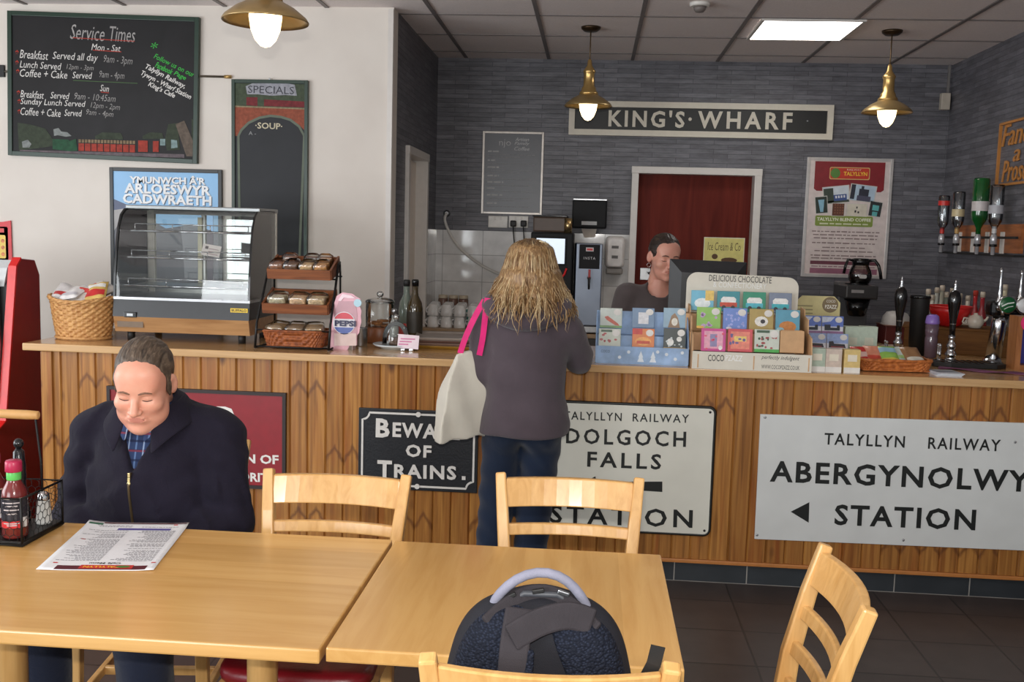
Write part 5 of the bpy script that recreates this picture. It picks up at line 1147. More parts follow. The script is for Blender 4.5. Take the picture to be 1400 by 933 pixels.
BA = [[(k*.165, 0, zs-.03), (k*.225, -.02, zs-.30), (k*.14, -.24, zs-.34)] for k in (-1, 1)]
for A in BA: s.chain(A, [.044, .037, .026], .02)
for k in (-1, 1): s.chain([(k*.085, 0, .86), (k*.09, 0, .48), (k*.09, .01, .07)], [.08, .055, .04], .03)
V, F = s.mesh(); parts.append((V, F, None))
for k in (-1, 1): V, F = hand_mesh(k, .5, .004); parts.append((xf(V, TR(k*.135, -.25, zs-.34) @ RZ(k*-.3)), F, None))
meshobj('body', mesh_multi(parts, 'body'), [m_skin((214, 158, 138), (200, 112, 100)), LIP_M], bm_)
s = Sdf((-.12, -.13, -.13), (.12, .16, .16), .0035); s.add(s.ell((0, .015, .034), (.0810, .103, .0895)), .01); P = s.P
front = -.054-(P[..., 2]-.030)*.95-.030*np.clip(np.abs(P[..., 0])/.062, 0, 1)**2*np.clip((P[..., 2]+.012)/.03, 0, 1)+.030*np.cos(np.clip(P[..., 0]/.075, -1, 1)*PI/2)*np.clip((P[..., 2]-.03)/.05, 0, 1); s.cut((front-P[..., 1])*.7, .006); s.cut(-.075-P[..., 2]+0*P[..., 0], .01)
for k in (-1, 1): s.sub(s.ell((k*.080, .010, -.014), (.014, .026, .034)), .006)
s.add(s.ell((0, .118, .03), (.035, .03, .035)), .01); s.sub(s.cap((0, -.09, .10), (0, .02, .128), .003, .003), .006); s.D += .0016*waves(P*np.array((.6, .3, 1), dtype=np.float32), 71, 6, 150)
sdf_obj(s, 'hair', m_hair([(.3, (30, 24, 22)), (.7, (70, 56, 50))], (60, 30, 120)), bm_, HB)
face_marks('eyebrow', mat((74, 54, 46), .7), BROWS, hb_maid, HB, bm_); face_marks('eyelash_line', mat((50, 36, 32), .6), LASHES, hb_maid, HB, bm_)
b = MB(HB); b.tube([(-.080+.011*math.cos(a), .002, -.052+.011*math.sin(a)) for a in np.linspace(0, 2*PI, 13)[:-1]], .0022, 6, closed=True); b.build('earring', M_CHROME, bm_)
s = Sdf((-.34, -.22, .80), (.34, .2, zs+.07), .0085)
s.add(s.ell((0, 0, .90), (.172, .125, .16)), .05); s.add(s.ell((0, -.01, zs-.18), (.155, .118, .2)), .05); s.add(s.cap((-.14, 0, zs-.03), (.14, 0, zs-.03), .062, .062), .04); s.add(s.cap((0, 0, zs-.01), (.006, -.004, zs+.025), .075, .066), .03)
for A in BA: a, e = Vector(A[0]), Vector(A[1]); s.add(s.cap(A[0], a+(e-a)*.75, .066, .062), .03)
s.sub(s.cap((.004, -.04, zs+.005), (.006, -.035, zs+.08), .056, .066), .008); s.D += .003*waves(s.P, 81, 5, 12); s.cut(.84-s.P[..., 2], .01)
o = sdf_obj(s, 't_shirt', m_cloth((84, 76, 76), 700), bm_); o.modifiers.new('sm', 'SMOOTH').iterations = 2
s = Sdf((-.24, -.18, .04), (.24, .2, .98), .012); s.add(s.ell((0, 0, .87), (.172, .125, .12)), .05)
for k in (-1, 1): s.chain([(k*.085, 0, .86), (k*.09, 0, .48), (k*.09, .01, .075)], [.098, .074, .06], .03)
s.cut(.06-s.P[..., 2], .01); sdf_obj(s, 'trousers', m_cloth((34, 34, 38), 600), bm_)
shoes(bm_, ((-.09, .0, 0), (.09, .0, 0)), mat((30, 30, 32), .5), mat((220, 216, 210), .6))
# ================================================================ goods on the counter, left half
def m_wicker(c1, c2, s=1.0):
    t = NT('wicker'); tc = t.n('ShaderNodeTexCoord'); n = t.n('ShaderNodeTexNoise', i_Scale=60.0*s, i_Detail=3.0); t.l(tc.outputs['Object'], n.inputs['Vector'])
    t.base(t.ramp(n.outputs[0], [(.3, rgb(c2)), (.7, rgb(c1))])); t.setp(.5, spec=.4); t.bump(n.outputs[0], .3, .002); return t.m
M_WICK = m_wicker((214, 166, 106), (166, 112, 62)); M_WICKD = m_wicker((170, 96, 50), (112, 56, 28))
def woven(mb, fn, nu, nv, amp, closed=True):
    "basket weave: rows bulge in and out in turn round the uprights; fn(u, v) gives point and outward normal"
    sub = 4; N = nu*sub; rows = []
    for j in range(nv):
        for e in (0, .5, 1):
            r = []
            for i in range(N if closed else N+1):
                u = i/N; p, n = fn(u, (j+e)/nv); k = math.sin(u*nu*PI+(PI if j % 2 else 0)); r.append(Vector(p)+Vector(n)*amp*(k*(1 if e == .5 else .25)))
            rows.append(r)
    mb.loft(rows, closed, False, True)
# --- oval wicker basket of crisps
wb = thing('wicker_basket', 'oval pale wicker basket of crisp packets at the left end of the counter', 'basket', (-2.485, 4.72, CT))
def ov(u, v, a=.160, b=.120, h=.185):
    k = .80+.20*v**.8; th = 2*PI*u; x, y = a*k*math.cos(th), b*k*math.sin(th); n = Vector((math.cos(th)/a, math.sin(th)/b, 0)).normalized(); return (x, y, .006+h*v+.012*math.cos(2*th)*v), n
b = MB(); woven(b, ov, 40, 14, .0035); b.prism([(.128*math.cos(t), .094*math.sin(t)) for t in np.linspace(0, 2*PI, 33)[:-1]], .008); b.build('basket_wall', M_WICK, wb)
b = MB(); pts = [Vector(ov(i/48, 1)[0]) for i in range(48)]
for ph in (0, 2.1, 4.2): b.tube([p+Vector((0, 0, .006+.006*math.sin(i*1.0+ph)))+Vector((p.x, p.y, 0)).normalized()*.006*math.cos(i*1.0+ph) for i, p in enumerate(pts)], .0065, 6, closed=True)
b.build('rim_braid', M_WICK, wb)
b = MB(); b.tube([Vector(ov(i/48, .02)[0])*1.02 for i in range(48)], .008, 6, closed=True); b.build('base_braid', M_WICK, wb)
def packet(name, label, cat, loc, size, rot, c, group=None, bands=(), seed=0, rough=.25):
    "a puffed foil packet with crimped ends"
    t = thing(name, label, cat, loc, 0, group); w, h, d = size; M = Euler(rot).to_matrix().to_4x4(); r = np.random.RandomState(seed); ph = r.rand(6)*6
    def f(sgn):
        def g(u, v):
            x, y = (u-.5)*w, (v-.5)*h; e = max(0, 1-abs(2*u-1)**3)*max(0, 1-abs(2*v-1)**4); return (x*(1-.06*e), y, sgn*(d/2*e**.6*(1+.18*math.sin(9*u+ph[0])*math.sin(7*v+ph[1]))+.001))
        return g
    b = MB(M); b.grid(f(1), 12, 14); b.grid(f(-1), 12, 14); b.build('wrapper', mat(c, rough, .0, .6, var=.12, nscale=30), t)
    for i, (v0, v1, cc) in enumerate(bands):
        b = MB(M); q = f(1); b.grid(lambda u, v: tuple(a+e for a, e in zip(q(.04+.92*u, v0+(v1-v0)*v), (0, 0, .0012+.0004*i))), 12, 3); b.build('print_band', mat(cc, .3), t)
    return t
for i, (x, y, z, rx, ry, rz, c, bands, lab) in enumerate((
    (-.10, .02, .215, .5, .35, .3, (228, 224, 222), ((.15, .35, (196, 60, 60)),), 'white crisp packet lying at the left of the oval basket'),
    (-.035, -.02, .222, .35, -.2, -.2, (222, 218, 216), ((.1, .25, (190, 186, 190)),), 'white crisp packet second from the left in the oval basket'),
    (.02, -.035, .205, .7, .1, .1, (216, 206, 196), ((.6, .8, (204, 70, 64)),), 'pale packet low in the middle of the oval basket'),
    (.075, -.01, .225, .6, -.25, .15, (214, 180, 100), ((.2, .5, (196, 44, 44)), (.62, .8, (230, 226, 220))), 'yellow and red crisp packet at the right of the oval basket'),
    (.06, .05, .235, .4, .3, -.4, (222, 214, 206), ((.3, .6, (190, 40, 50)),), 'red banded crisp packet at the back of the oval basket'))):
    packet('crisp_packet', lab, 'crisp packet', (-2.485+x*.9, 4.72+y*.9, CT+z), (.115, .15, .045), (rx, ry, rz), c, 'crisp packets in the oval basket', bands, i)
# --- refrigerated display cabinet
dc = thing('display_cabinet', 'curved glass refrigerated cake cabinet with steel shelves and yellow nameplate', 'display cabinet', (-1.977, 4.88, CT))
WC, FY, BY = .337, -.20, .24     # half width, front and back of the base
M_GLS = glass(alpha=.02, tint='fbfdfc'); M_CABBLK = mat((34, 35, 38), .35); M_CABWOOD = m_wood((176, 134, 90), (150, 108, 68), (3, 40, 40), .35)
for sx in (-.28, .28):
    for sy in (-.13, .18): b = MB(); b.cyl((sx, sy, 0), (sx, sy, .05), .018); b.build('foot', M_BLKM, dc)
b = MB(); b.loft([[(s*WC, FY+.02, .045), (s*WC, FY-.0, .12), (s*WC, BY, .12), (s*WC, BY, .045)] for s in (-1, 1)], True, True, False); b.build('timber_base', M_CABWOOD, dc)
b = MB(); b.loft([[(s*(WC+.002), FY-.001, .12), (s*(WC+.002), FY+.012, .205), (s*(WC+.002), BY, .205), (s*(WC+.002), BY, .12)] for s in (-1, 1)], True, True, False); b.build('dark_fascia', M_CABBLK, dc)
b = MB(); b.loft([[(s*(WC+.003), FY+.010, .203), (s*(WC+.003), FY+.012, .215), (s*(WC+.003), BY, .215), (s*(WC+.003), BY, .203)] for s in (-1, 1)], True, True, False); b.build('steel_deck', M_STEEL, dc)
b = MB(); b.box((-.25, FY-.002, .13), (.062, .008, .026), bev=.002); b.build('thermostat', M_BLACKG, dc); b = MB(); b.box((-.25, FY-.0065, .13), (.030, .003, .012)); b.build('thermostat_display', mat((210, 216, 220), .3), dc)
b = MB(); b.box((-.255, FY+.008, .082), (.13, .004, .028), RX(.0)); b.build('vent_grille', mat((112, 92, 72), .5), dc)
b = MB(); b.box((.29, FY+.003, .168), (.085, .004, .020)); b.build('nameplate', mat((226, 190, 40), .4), dc); b = MB(); add_text(b, 'BUFFALO', TR(.29, FY+.0008, .168) @ UPR, .074, .013, 0, bold=.03); b.build('nameplate_lettering', mat((60, 50, 20), .5), dc)
# profile of the curved front, from deck to roof
def fprof(t):
    a = [(FY+.014, .215), (FY+.025, .33), (FY+.042, .45), (FY+.065, .55), (FY+.095, .61), (FY+.135, .637), (FY+.17, .642)]
    k = t*(len(a)-1); i = min(int(k), len(a)-2); f = k-i; return (a[i][0]+(a[i+1][0]-a[i][0])*f, a[i][1]+(a[i+1][1]-a[i][1])*f)
b = MB(); b.loft([[(-WC+.008, *fprof(i/24)), (WC-.008, *fprof(i/24))] for i in range(25)], False, False, True); b.build('front_glass', M_GLS, dc)
for s in (-1, 1):
    pg_ = [fprof(i/24) for i in range(25)]+[(BY-.02, .642), (BY-.02, .215)]
    b = MB(); b.prism([(y, z) for y, z in pg_], .004, Matrix(((0, 0, 1, s*(WC-.004)-.002), (1, 0, 0, 0), (0, 1, 0, 0), (0, 0, 0, 1)))); b.build('side_glass', M_GLS, dc)
    b = MB(); b.bar([(s*(WC-.002), *fprof(i/24)) for i in range(25)]+[(s*(WC-.002), BY-.05, .644)], .010, .012, upv=(0, -1, .4)); b.build('edge_trim', M_BLACKG, dc)
    b = MB(); b.box((s*(WC-.012), BY-.012, .43), (.024, .024, .43), bev=.002); b.build('rear_post', mat((190, 186, 176), .35, .4), dc)
b = MB(); b.box((0, (FY+.155+BY)/2, .652), (2*WC+.006, BY-FY-.15, .020), bev=.004); b.build('roof', mat((120, 122, 122), .3, .8), dc)
b = MB(); b.box((-.05, BY-.012, .43), (.020, .02, .42)); b.box((0, BY-.012, .632), (2*WC-.05, .022, .02)); b.box((0, BY-.012, .225), (2*WC-.05, .022, .02)); b.build('door_frame', mat((150, 150, 146), .35, .6), dc)
for s in (-1, 1): b = MB(); b.box((s*.165-.02, BY-.006+.006*s, .43), (.30, .004, .39)); b.build('sliding_door', glass(alpha=.03, tint='f4f8f7'), dc)
for k, (z, y0, y1) in enumerate(((.535, -.06, .19), (.405, -.10, .19), (.268, -.14, .19))):
    o = MB(); o.box((0, (y0+y1)/2, z), (2*WC-.06, y1-y0, .005)); o = o.build('glass_shelf' if k < 2 else 'wire_shelf', M_GLS if k < 2 else mat((150, 152, 152), .3, .8), dc)
    b = MB()
    for yy in (y0, y1): b.tube([(-WC+.03, yy, z), (WC-.03, yy, z)], .005, 6)
    for s in (-1, 1): b.tube([(s*(WC-.03), y0, z), (s*(WC-.03), y1, z)], .004, 6)
    b.tube([(-WC+.05, y0-.0, z+.035), (WC-.05, y0, z+.035), ], .0028, 6)
    for i in range(4): b.tube([(-WC+.05+(2*WC-.1)*i/3, y0, z), (-WC+.05+(2*WC-.1)*i/3, y0, z+.035)], .0025, 6)
    b.build('shelf_rail', M_CHROME, dc)
b = MB(); b.box((-.065, BY-.028, .43), (.022, .008, .36)); b.build('lamp_strip', mat((196, 190, 160), .4), dc)
tk = thing('price_card', 'small white handwritten card standing on the cabinet shelf', 'card', (-1.885, 4.84, CT+.447)); b = MB(TR(0, 0, 0) @ RX(-.25) @ RY(.14)); b.box((0, 0, .0), (.095, .0015, .058)); b.build('card', mat((216, 208, 204), .5), tk)
b = MB(RX(-.25) @ RY(.14)); b.box((-.025, -.001, .012), (.016, .001, .014)); b.build('picture_spot', mat((70, 60, 60), .5), tk)
b = MB(RX(-.25) @ RY(.14)); 
for z in (.008, -.006, -.018): b.box((.012, -.001, z), (.05, .001, .003))
o = b.build('handwriting', mat((150, 120, 124), .5), tk); o['kind'] = 'stuff'
# --- three-tier snack stand
ss = thing('snack_stand', 'black wire three-tier stand holding two brown trays and a wicker basket', 'display stand', (-1.395, 4.70, CT))
M_STAND = mat((22, 21, 21), .4, .4)
HWX = .165
for s in (-1, 1):
    b = MB(); b.tube([(s*(HWX+.012), -.125, .004), (s*(HWX+.012), -.10, .12), (s*(HWX+.006), .04, .35), (s*(HWX+.002), .075, .40), (s*HWX, .115, .41)], .006, 8); b.tube([(s*HWX, .115, .41), (s*HWX, .125, .36), (s*HWX, .135, .004)], .005, 8); b.tube([(s*(HWX+.012), -.125, .006), (s*HWX, .135, .006)], .005, 8); b.build('side_frame', M_STAND, ss)
for y, z in ((-.122, .012), (.133, .012), (-.11, .09), (-.035, .19), (.02, .33), (.13, .20), (.13, .34)): b = MB(); b.tube([(-HWX-.008, y, z), (HWX+.008, y, z)], .004, 6); b.build('cross_wire', M_STAND, ss)
def traybox(name, cy, z, w, d, h, m, tilt):
    M = TR(0, cy, z) @ RX(tilt); b = MB(M)
    b.box((0, 0, .004), (w, d, .008)); b.box((0, -d/2, h/2), (w, .012, h)); b.box((0, d/2, h/2+.012), (w, .012, h+.024)); o = b.build(name, m, ss)
    for s in (-1, 1): b = MB(M); b.prism([(-d/2, 0), (d/2, 0), (d/2, h+.03), (-d/2, h)], .010, Matrix(((0, 0, 1, s*(w/2)-.005), (1, 0, 0, 0), (0, 1, 0, 0), (0, 0, 0, 1)))); b.build('tray_end', m, o)
    return M
M_TRAY = m_wood((140, 82, 46), (92, 48, 26), (4, 60, 60), .4)
T3 = traybox('top_tray', .075, .345, .305, .165, .048, M_TRAY, .22); T2_ = traybox('middle_tray', .015, .185, .312, .170, .048, M_TRAY, .22)
def bw(u, v, a=.155, bb=.085, h=.075):
    th = 2*PI*u; e = .35; ca, sa = math.cos(th), math.sin(th); k = .86+.14*v; x = math.copysign(abs(ca)**e, ca)*a*k; y = math.copysign(abs(sa)**e, sa)*bb*k; return (x, y-.035, .012+h*v), Vector((ca, sa, 0))
b = MB(); woven(b, bw, 70, 5, .0028); b.box((0, -.035, .012), (.26, .14, .006)); b.build('lower_basket', M_WICKD, ss)
b = MB(); b.tube([Vector(bw(i/64, 1)[0]) for i in range(64)], .006, 6, closed=True); b.build('basket_rim', M_WICKD, ss)
M_FILM = glass(alpha=.05, rough=.12, tint='faf8f4')
def cake(label, M0, c, c2, sz, group, seed=0):
    t = thing('wrapped_cake', label, 'wrapped cake', (ss.location+M0.translation), 0, group); Mr = M0.to_3x3().to_4x4(); w, d, h = sz
    b = MB(Mr); b.box((0, 0, h*.42), (w*.92, d*.90, h*.80), bev=min(w, d, h)*.16, segs=3); b.build('cake', mat(c, .6, var=.35, nscale=90, bump=.5, bscale=160), t)
    b = MB(Mr); b.box((0, -d*.43, h*.36), (w*.6, .002, h*.5)); b.build('label', mat(c2, .4), t)
    r = np.random.RandomState(seed); ph = r.rand(4)*6
    b = MB(Mr)
    def g(u, v):
        th = 2*PI*u; ca, sa = math.cos(th), math.sin(th); e = .36; k = (1-abs(2*v-1)**3)**.5*.4+.6; k *= 1+.05*math.sin(7*th+ph[0]+5*v)
        return (math.copysign(abs(ca)**e, ca)*w*.55*k, math.copysign(abs(sa)**e, sa)*d*.55*k, h*1.12*v)
    b.grid(g, 28, 8); b.build('clear_wrapper', M_FILM, t); return t
cols = [((150, 96, 60), (60, 64, 62)), ((112, 74, 44), (60, 60, 58)), ((214, 178, 128), (66, 72, 66)), ((206, 150, 84), (64, 66, 62))]
for i, x in enumerate((-.115, -.045, .03, .10)): cake('wrapped slice, number %s from the left on the top tray of the stand' % ('one', 'two', 'three', 'four')[i], T3 @ TR(x, -.035, .012), *cols[i], (.066, .085, .065), 'wrapped cakes on the top tray', i)
for i, (x, c) in enumerate(((-.08, (150, 100, 70)), (.03, (90, 62, 46)), (.095, (190, 140, 90)))): cake('wrapped cake in the back row of the top tray, %s' % ('left', 'middle', 'right')[i], T3 @ TR(x, .045, .012), c, (66, 66, 64), (.068, .06, .074), 'wrapped cakes on the top tray', 9+i)
cols = [((206, 198, 170), (176, 90, 84)), ((226, 190, 150), (150, 96, 60)), ((220, 196, 156), (84, 70, 52))]
for i, x in enumerate((-.095, .005, .095)): cake(('cream packet with a red badge at the left of the middle tray', 'wrapped pale bun in the centre of the middle tray', 'wrapped pale bun at the right of the middle tray')[i], T2_ @ TR(x, -.03, .012), *cols[i], (.085, .085, .068), 'wrapped cakes on the middle tray', 20+i)
for i, x in enumerate((-.09, .0, .085)): cake(('wrapped flapjack at the left of the lower basket', 'wrapped flapjack in the centre of the lower basket', 'wrapped flapjack at the right of the lower basket')[i], TR(x, -.04, .062) @ RX(.2) @ RZ(.2*i-.2), ((190, 160, 120), (170, 140, 104), (196, 166, 126))[i], (206, 200, 192), (.088, .10, .055), 'wrapped cakes in the lower basket', 30+i)
# --- pink cola cut-out
pc = thing('cutout_display', 'pink cut-out cola advert with a bottle picture standing on the counter', 'display card', (-1.118, 4.66, CT))
def px_(x, y, Y=4.655): q = at(x, y, Y=Y); return (q.x-pc.location.x, q.z-pc.location.z)
def cut(name, c, pts, lift, parent=pc, rough=.35):
    b = MB(TR(0, -lift, 0) @ UPR); b.prism(pts, .0018); return b.build(name, mat(c, rough, var=.06), parent)
cut('card', (226, 172, 184), [px_(*p) for p in ((449, 481), (450, 440), (455, 420), (460, 405), (468, 400), (482, 402), (487, 406), (493, 409), (490, 414), (492, 420), (494, 426), (493, 433), (494, 440), (492, 447), (491, 455), (486, 462), (477, 474), (474, 481))], 0)
cut('bottle_picture', (196, 150, 160), [px_(*p) for p in ((456, 472), (456, 428), (460, 420), (463, 412), (483, 412), (487, 421), (488, 428), (488, 472))], .002)
cut('bottle_foot', (222, 196, 190), [px_(*p) for p in ((457, 473), (457, 456), (487, 456), (487, 473))], .004)
def disc(cx, cy, r, a0, a1): c_ = px_(cx, cy); R_ = r*4.655/FPX; return [(c_[0]+R_*math.cos(a), c_[1]+R_*math.sin(a)) for a in np.linspace(a0, a1, 20)]
cut('badge_disc', (226, 222, 226), disc(470.5, 442, 16, 0, 2*PI*.95), .004)
cut('badge_red', (212, 70, 84), disc(470.5, 442, 14.8, .42, PI-.42), .006); cut('badge_blue', (86, 104, 172), disc(470.5, 442, 14.8, PI+.42, 2*PI-.42), .006)
b = MB(TR(-pc.location)); T2(b, 'PEPSI', 457.5, 442, 486.5, 443, 8.5, 4.655-.0065, 0, bold=.05); b.build('lettering', mat((52, 52, 84), .4), pc)
cut('splash_swirl', (240, 214, 222), [px_(*p) for p in ((462, 411), (468, 402), (480, 404), (486, 408), (478, 408), (470, 407), (466, 412))], .004)
cut('price_disc', (176, 212, 226), disc(489, 414.5, 5.5, 0, 2*PI*.95), .005)
b = MB(); b.prism([(0, 0), (.07, 0), (0, .16)], .002, Matrix(((0, 0, 1, -.01), (1, 0, 0, .002), (0, 1, 0, 0), (0, 0, 0, 1)))); b.build('rear_strut', mat((206, 180, 180), .6), pc)
# --- steel pot
q = at(492, 473, Z=CT); t = thing('steel_pot', 'small open steel pot beside the pink cut-out', 'pot', (q.x, q.y, CT))
b = MB(); b.lathe([(0, 0), (.036, 0), (.037, .004), (.037, .088), (.038, .09), (.0355, .09), (.035, .006), (0, .006)], 26); b.build('pot_body', M_STEEL, t)
# --- glass cookie jar with lid on a wooden foot, behind
q = Vector((-1.075, 5.03, CT)); t = thing('glass_jar', 'tall glass jar with glass lid on a brown base behind the steel pot', 'jar', q)
b = MB(); b.lathe([(0.0000, 0), (0.0722, 0), (0.0760, .006), (0.0760, .075), (0.0730, .08), (0.0000, .08)], 28); b.build('base', mat((128, 76, 44), .4), t)
b = MB(); b.lathe([(0.0699, .08), (0.0714, .10), (0.0714, .19), (0.0684, .205)], 28, caps=False); b.build('glass_wall', M_GLS, t)
b = MB(); b.lathe([(0.0745, .20), (0.0745, .212), (0.0608, .222), (0.0228, .23), (0.0000, .231)], 28); b.build('lid', glass(alpha=.2), t); b = MB(); b.ell((0, 0, .246), (.018, .018, .016)); b.build('lid_knob', glass(alpha=.3), t)
for i in range(7):
    a = i*.9; c_ = thing('biscuit', 'round brown biscuit inside the tall glass jar', 'biscuit', q+Vector((.034*math.cos(a), .034*math.sin(a), .081+.013*(i//3))), 0, 'biscuits in the jar'); b = MB(); b.lathe([(0, 0), (.028, .001), (.031, .006), (.028, .012), (0, .013)], 16); b.build('biscuit', mat((168, 112, 66), .8, var=.3, nscale=120), c_) if False else None
    me = b.mesh(); o = meshobj('biscuit_body', me, mat((168, 112, 66), .8, var=.3, nscale=120), c_)
# --- glass cake dome on a white plate with a pink card
q = at(545, 472, Z=CT); q = Vector((-.945, 4.80, CT))
t = thing('cake_plate', 'white round cake plate under the glass dome', 'plate', q); b = MB(); b.lathe([(0, 0), (.07, 0), (.075, .006), (.10, .012), (.112, .020), (.11, .023), (.095, .016), (0, .014)], 32); b.build('plate', mat((206, 214, 218), .2), t)
t = thing('cake_dome', 'clear glass cake dome with a knob standing on the white plate', 'cake dome', q+Vector((0, 0, .017))); b = MB(); b.lathe([(.066, .0), (.067, .004), (.064, .05), (.053, .085), (.032, .106), (.010, .114), (0, .115)], 36, caps=False); b.build('dome', M_GLS, t); b = MB(); b.lathe([(.008, .115), (.008, .122), (.016, .132), (.016, .142), (.008, .150), (0, .151)], 18); b.build('knob', glass(alpha=.3), t)
t = thing('cake_slice', 'small dark cake under the glass dome', 'cake', q+Vector((0, .0, .017))); b = MB(); b.lathe([(0, 0), (.032, 0), (.034, .01), (.030, .032), (.012, .038), (0, .038)], 18); b.build('cake', mat((92, 66, 50), .7, var=.3, nscale=80), t)
q2 = at(564, 468, Z=CT); q2 = Vector((-.868, 4.70, CT)); t = thing('price_card', 'white card with pink handwriting leaning by the cake plate', 'card', q2)
b = MB(RX(-.12)); b.box((0, 0, .045), (.102, .002, .066), RY(.05)); b.build('card', mat((232, 214, 222), .5), t)
b = MB(RX(-.12)); [b.box((.0-.01*k, -.0016, .058-.013*k), (.07-.012*k, .001, .006)) for k in range(3)]; o = b.build('handwriting', mat((206, 120, 160), .5), t); o['kind'] = 'stuff'
b = MB(); b.box((-.02, .0, .006), (.02, .03, .012), bev=.003); b.box((.02, .0, .006), (.02, .03, .012), bev=.003); b.build('holder', M_CHROME, t)
# --- syrup bottles by the doorway
def bottle(label, loc, prof, m, cap, lab=None, name='bottle', cat='bottle', group=None, segs=20, sc=1.0):
    t = thing(name, label, cat, loc, 0, group); b = MB(); b.lathe([(r*sc, z*sc) for r, z in prof], segs); b.build('glass', m, t)
    zt = prof[-1][1]*sc; rt = prof[-2][0]*sc
    if cap: b = MB(); b.lathe([(rt+.002, zt-.02*sc), (rt+.003, zt+.004), (rt, zt+.012*sc), (0, zt+.012*sc)], 16); b.build('cap', cap, t)
    if lab: z0, z1, r_, lm = lab; b = MB(); b.lathe([(r_*sc+.0006, z0*sc), (r_*sc+.0006, z1*sc)], segs, caps=False); b.build('label', lm, t)
    return t
SPIRIT = [(0, 0), (.034, 0), (.038, .006), (.038, .16), (.034, .19), (.018, .225), (.0145, .24), (.0145, .29), (0, .29)]
bottle('dark sauce bottle with black cap beside the doorway', (-.900, 5.06, CT), SPIRIT, mat((64, 52, 30), .12, spec=.7), M_BLACKG, (.05, .15, .038, mat((50, 44, 34), .5)), sc=1.08)
bottle('clear bottle with a red liquid base beside the dark sauce bottle', (-.955, 5.12, CT), SPIRIT, mat((110, 120, 110), .1, spec=.7), M_BLKM, (.02, .09, .038, mat((206, 44, 30), .3)), sc=1.06)
bottle('slim clear bottle in front of the two dark bottles', (-.985, 4.95, CT), [(0, 0), (.022, 0), (.024, .005), (.024, .10), (.012, .13), (.012, .17), (0, .17)], mat((170, 174, 170), .1, spec=.7), M_STEEL)
# --- stack of serving trays
for k in range(4):
    t = thing('serving_tray', 'brown serving tray, %s in the stack beside the cake plate' % ('lowest', 'second lowest', 'third from the bottom', 'topmost')[k], 'tray', (-.66+.006*k, 4.98-.004*k, CT+.014*k), .04*k, 'stacked serving trays')
    b = MB(); w_, d_ = .46, .34; b.loft([[(x, y, z) for x, y in rrect(w_*q, d_*q, .04)] for q, z in ((.92, 0), (.94, .004), (1.0, .014), (1.0, .017), (.97, .012), (.90, .006))], True, True, True); b.build('tray', mat(((150, 112, 40), (120, 96, 84), (96, 70, 62), (150, 140, 132))[k], .35), t)
# --- machine at the far left
rm = thing('arcade_machine', 'tall red and black sloping machine standing left of the counter', 'machine', (-3.15, 4.60, 0))
prof = [(-.20, 0), (.20, 0), (.20, 1.30), (.16, 1.375), (.04, 1.385), (.0, 1.35), (-.12, .62), (-.20, .58)]
MXY = lambda x: Matrix(((0, 0, 1, x), (1, 0, 0, 0), (0, 1, 0, 0), (0, 0, 0, 1)))
for s in (-1, 1): b = MB(); b.prism(prof, .03, MXY(s*.385-.015)); b.build('side_panel', mat((132, 28, 26), .35), rm, bevel=.004)
for s in (-1, 1): b = MB(); b.bar([(s*.385, y-.006, z) for y, z in ((-.20, .0), (-.20, .58), (-.12, .62), (.0, 1.35), (.04, 1.387))], .040, .012, upv=(0, -1, 0)); b.build('edge_strip', mat((206, 24, 22), .3), rm)
b = MB(); b.prism([(-.17, .02), (.18, .02), (.18, 1.30), (.04, 1.34), (-.02, 1.26), (-.10, .66), (-.17, .58)], .74, MXY(-.37)); b.build('cabinet_body', M_BLKM, rm)
b = MB(); b.bar([(0, y, z) for y, z in ((-.104, .66), (-.06, .98), (-.025, 1.25))], .66, .012, upv=(0, -1, .1)); b.build('screen', M_BLACKG, rm)
b = MB(); b.bar([(0, y, z) for y, z in ((-.022, 1.25), (.01, 1.335), (.06, 1.37))], .70, .014, upv=(0, -1, .1)); b.build('white_hood', mat((196, 200, 200), .3), rm)
b = MB(); b.bar([(.35, -.12, .70), (.345, -.085, .98), (.31, -.04, 1.28)], .03, .02, upv=(0, -1, 0)); b.build('silver_rail', M_STEEL, rm)
b = MB(); b.box((0, -.19, .50), (.70, .06, .03), bev=.006); b.build('control_ledge', mat((120, 124, 124), .35), rm)
t = thing('notice_board', 'red cardboard notice with a yellow price poster on the wall above the machine', 'sign', at(-14, 330, Y=YW))
b = MB(TR(0, -.006, 0) @ UPR); b.prism([(-.16, -.115), (.145, -.115), (.142, .128), (.10, .12), (-.16, .09)], .006); b.build('red_card', mat((206, 40, 50), .4), t)
b = MB(TR(0, -.008, 0) @ UPR); b.prism(rrect(.25, .20, .01, cx=-.002, cy=-.01), .004); b.build('poster', mat((226, 214, 196), .4), t)
b = MB(TR(0, -.0125, 0) @ UPR); b.prism(rrect(.22, .14, .01, cx=-.002, cy=-.03), .0008); b.build('yellow_panel', mat((232, 196, 84), .4), t)
b = MB(TR(0, -.0128, 0) @ UPR)
r = random.Random(4)
for i in range(6):
    for j in range(3): b.prism([(-.09+.036*i+.012*math.cos(a), -.075+.04*j+.012*math.sin(a)) for a in np.linspace(0, 2*PI, 9)[:-1]], .0012)
o = b.build('food_pictures', mat((206, 120, 60), .4, var=.5, nscale=60), t); b = MB(TR(0, -.0125, 0) @ UPR); b.prism(rc(-.11, .10, .055, .08), .0008); b.build('poster_heading', mat((206, 60, 56), .4), t)
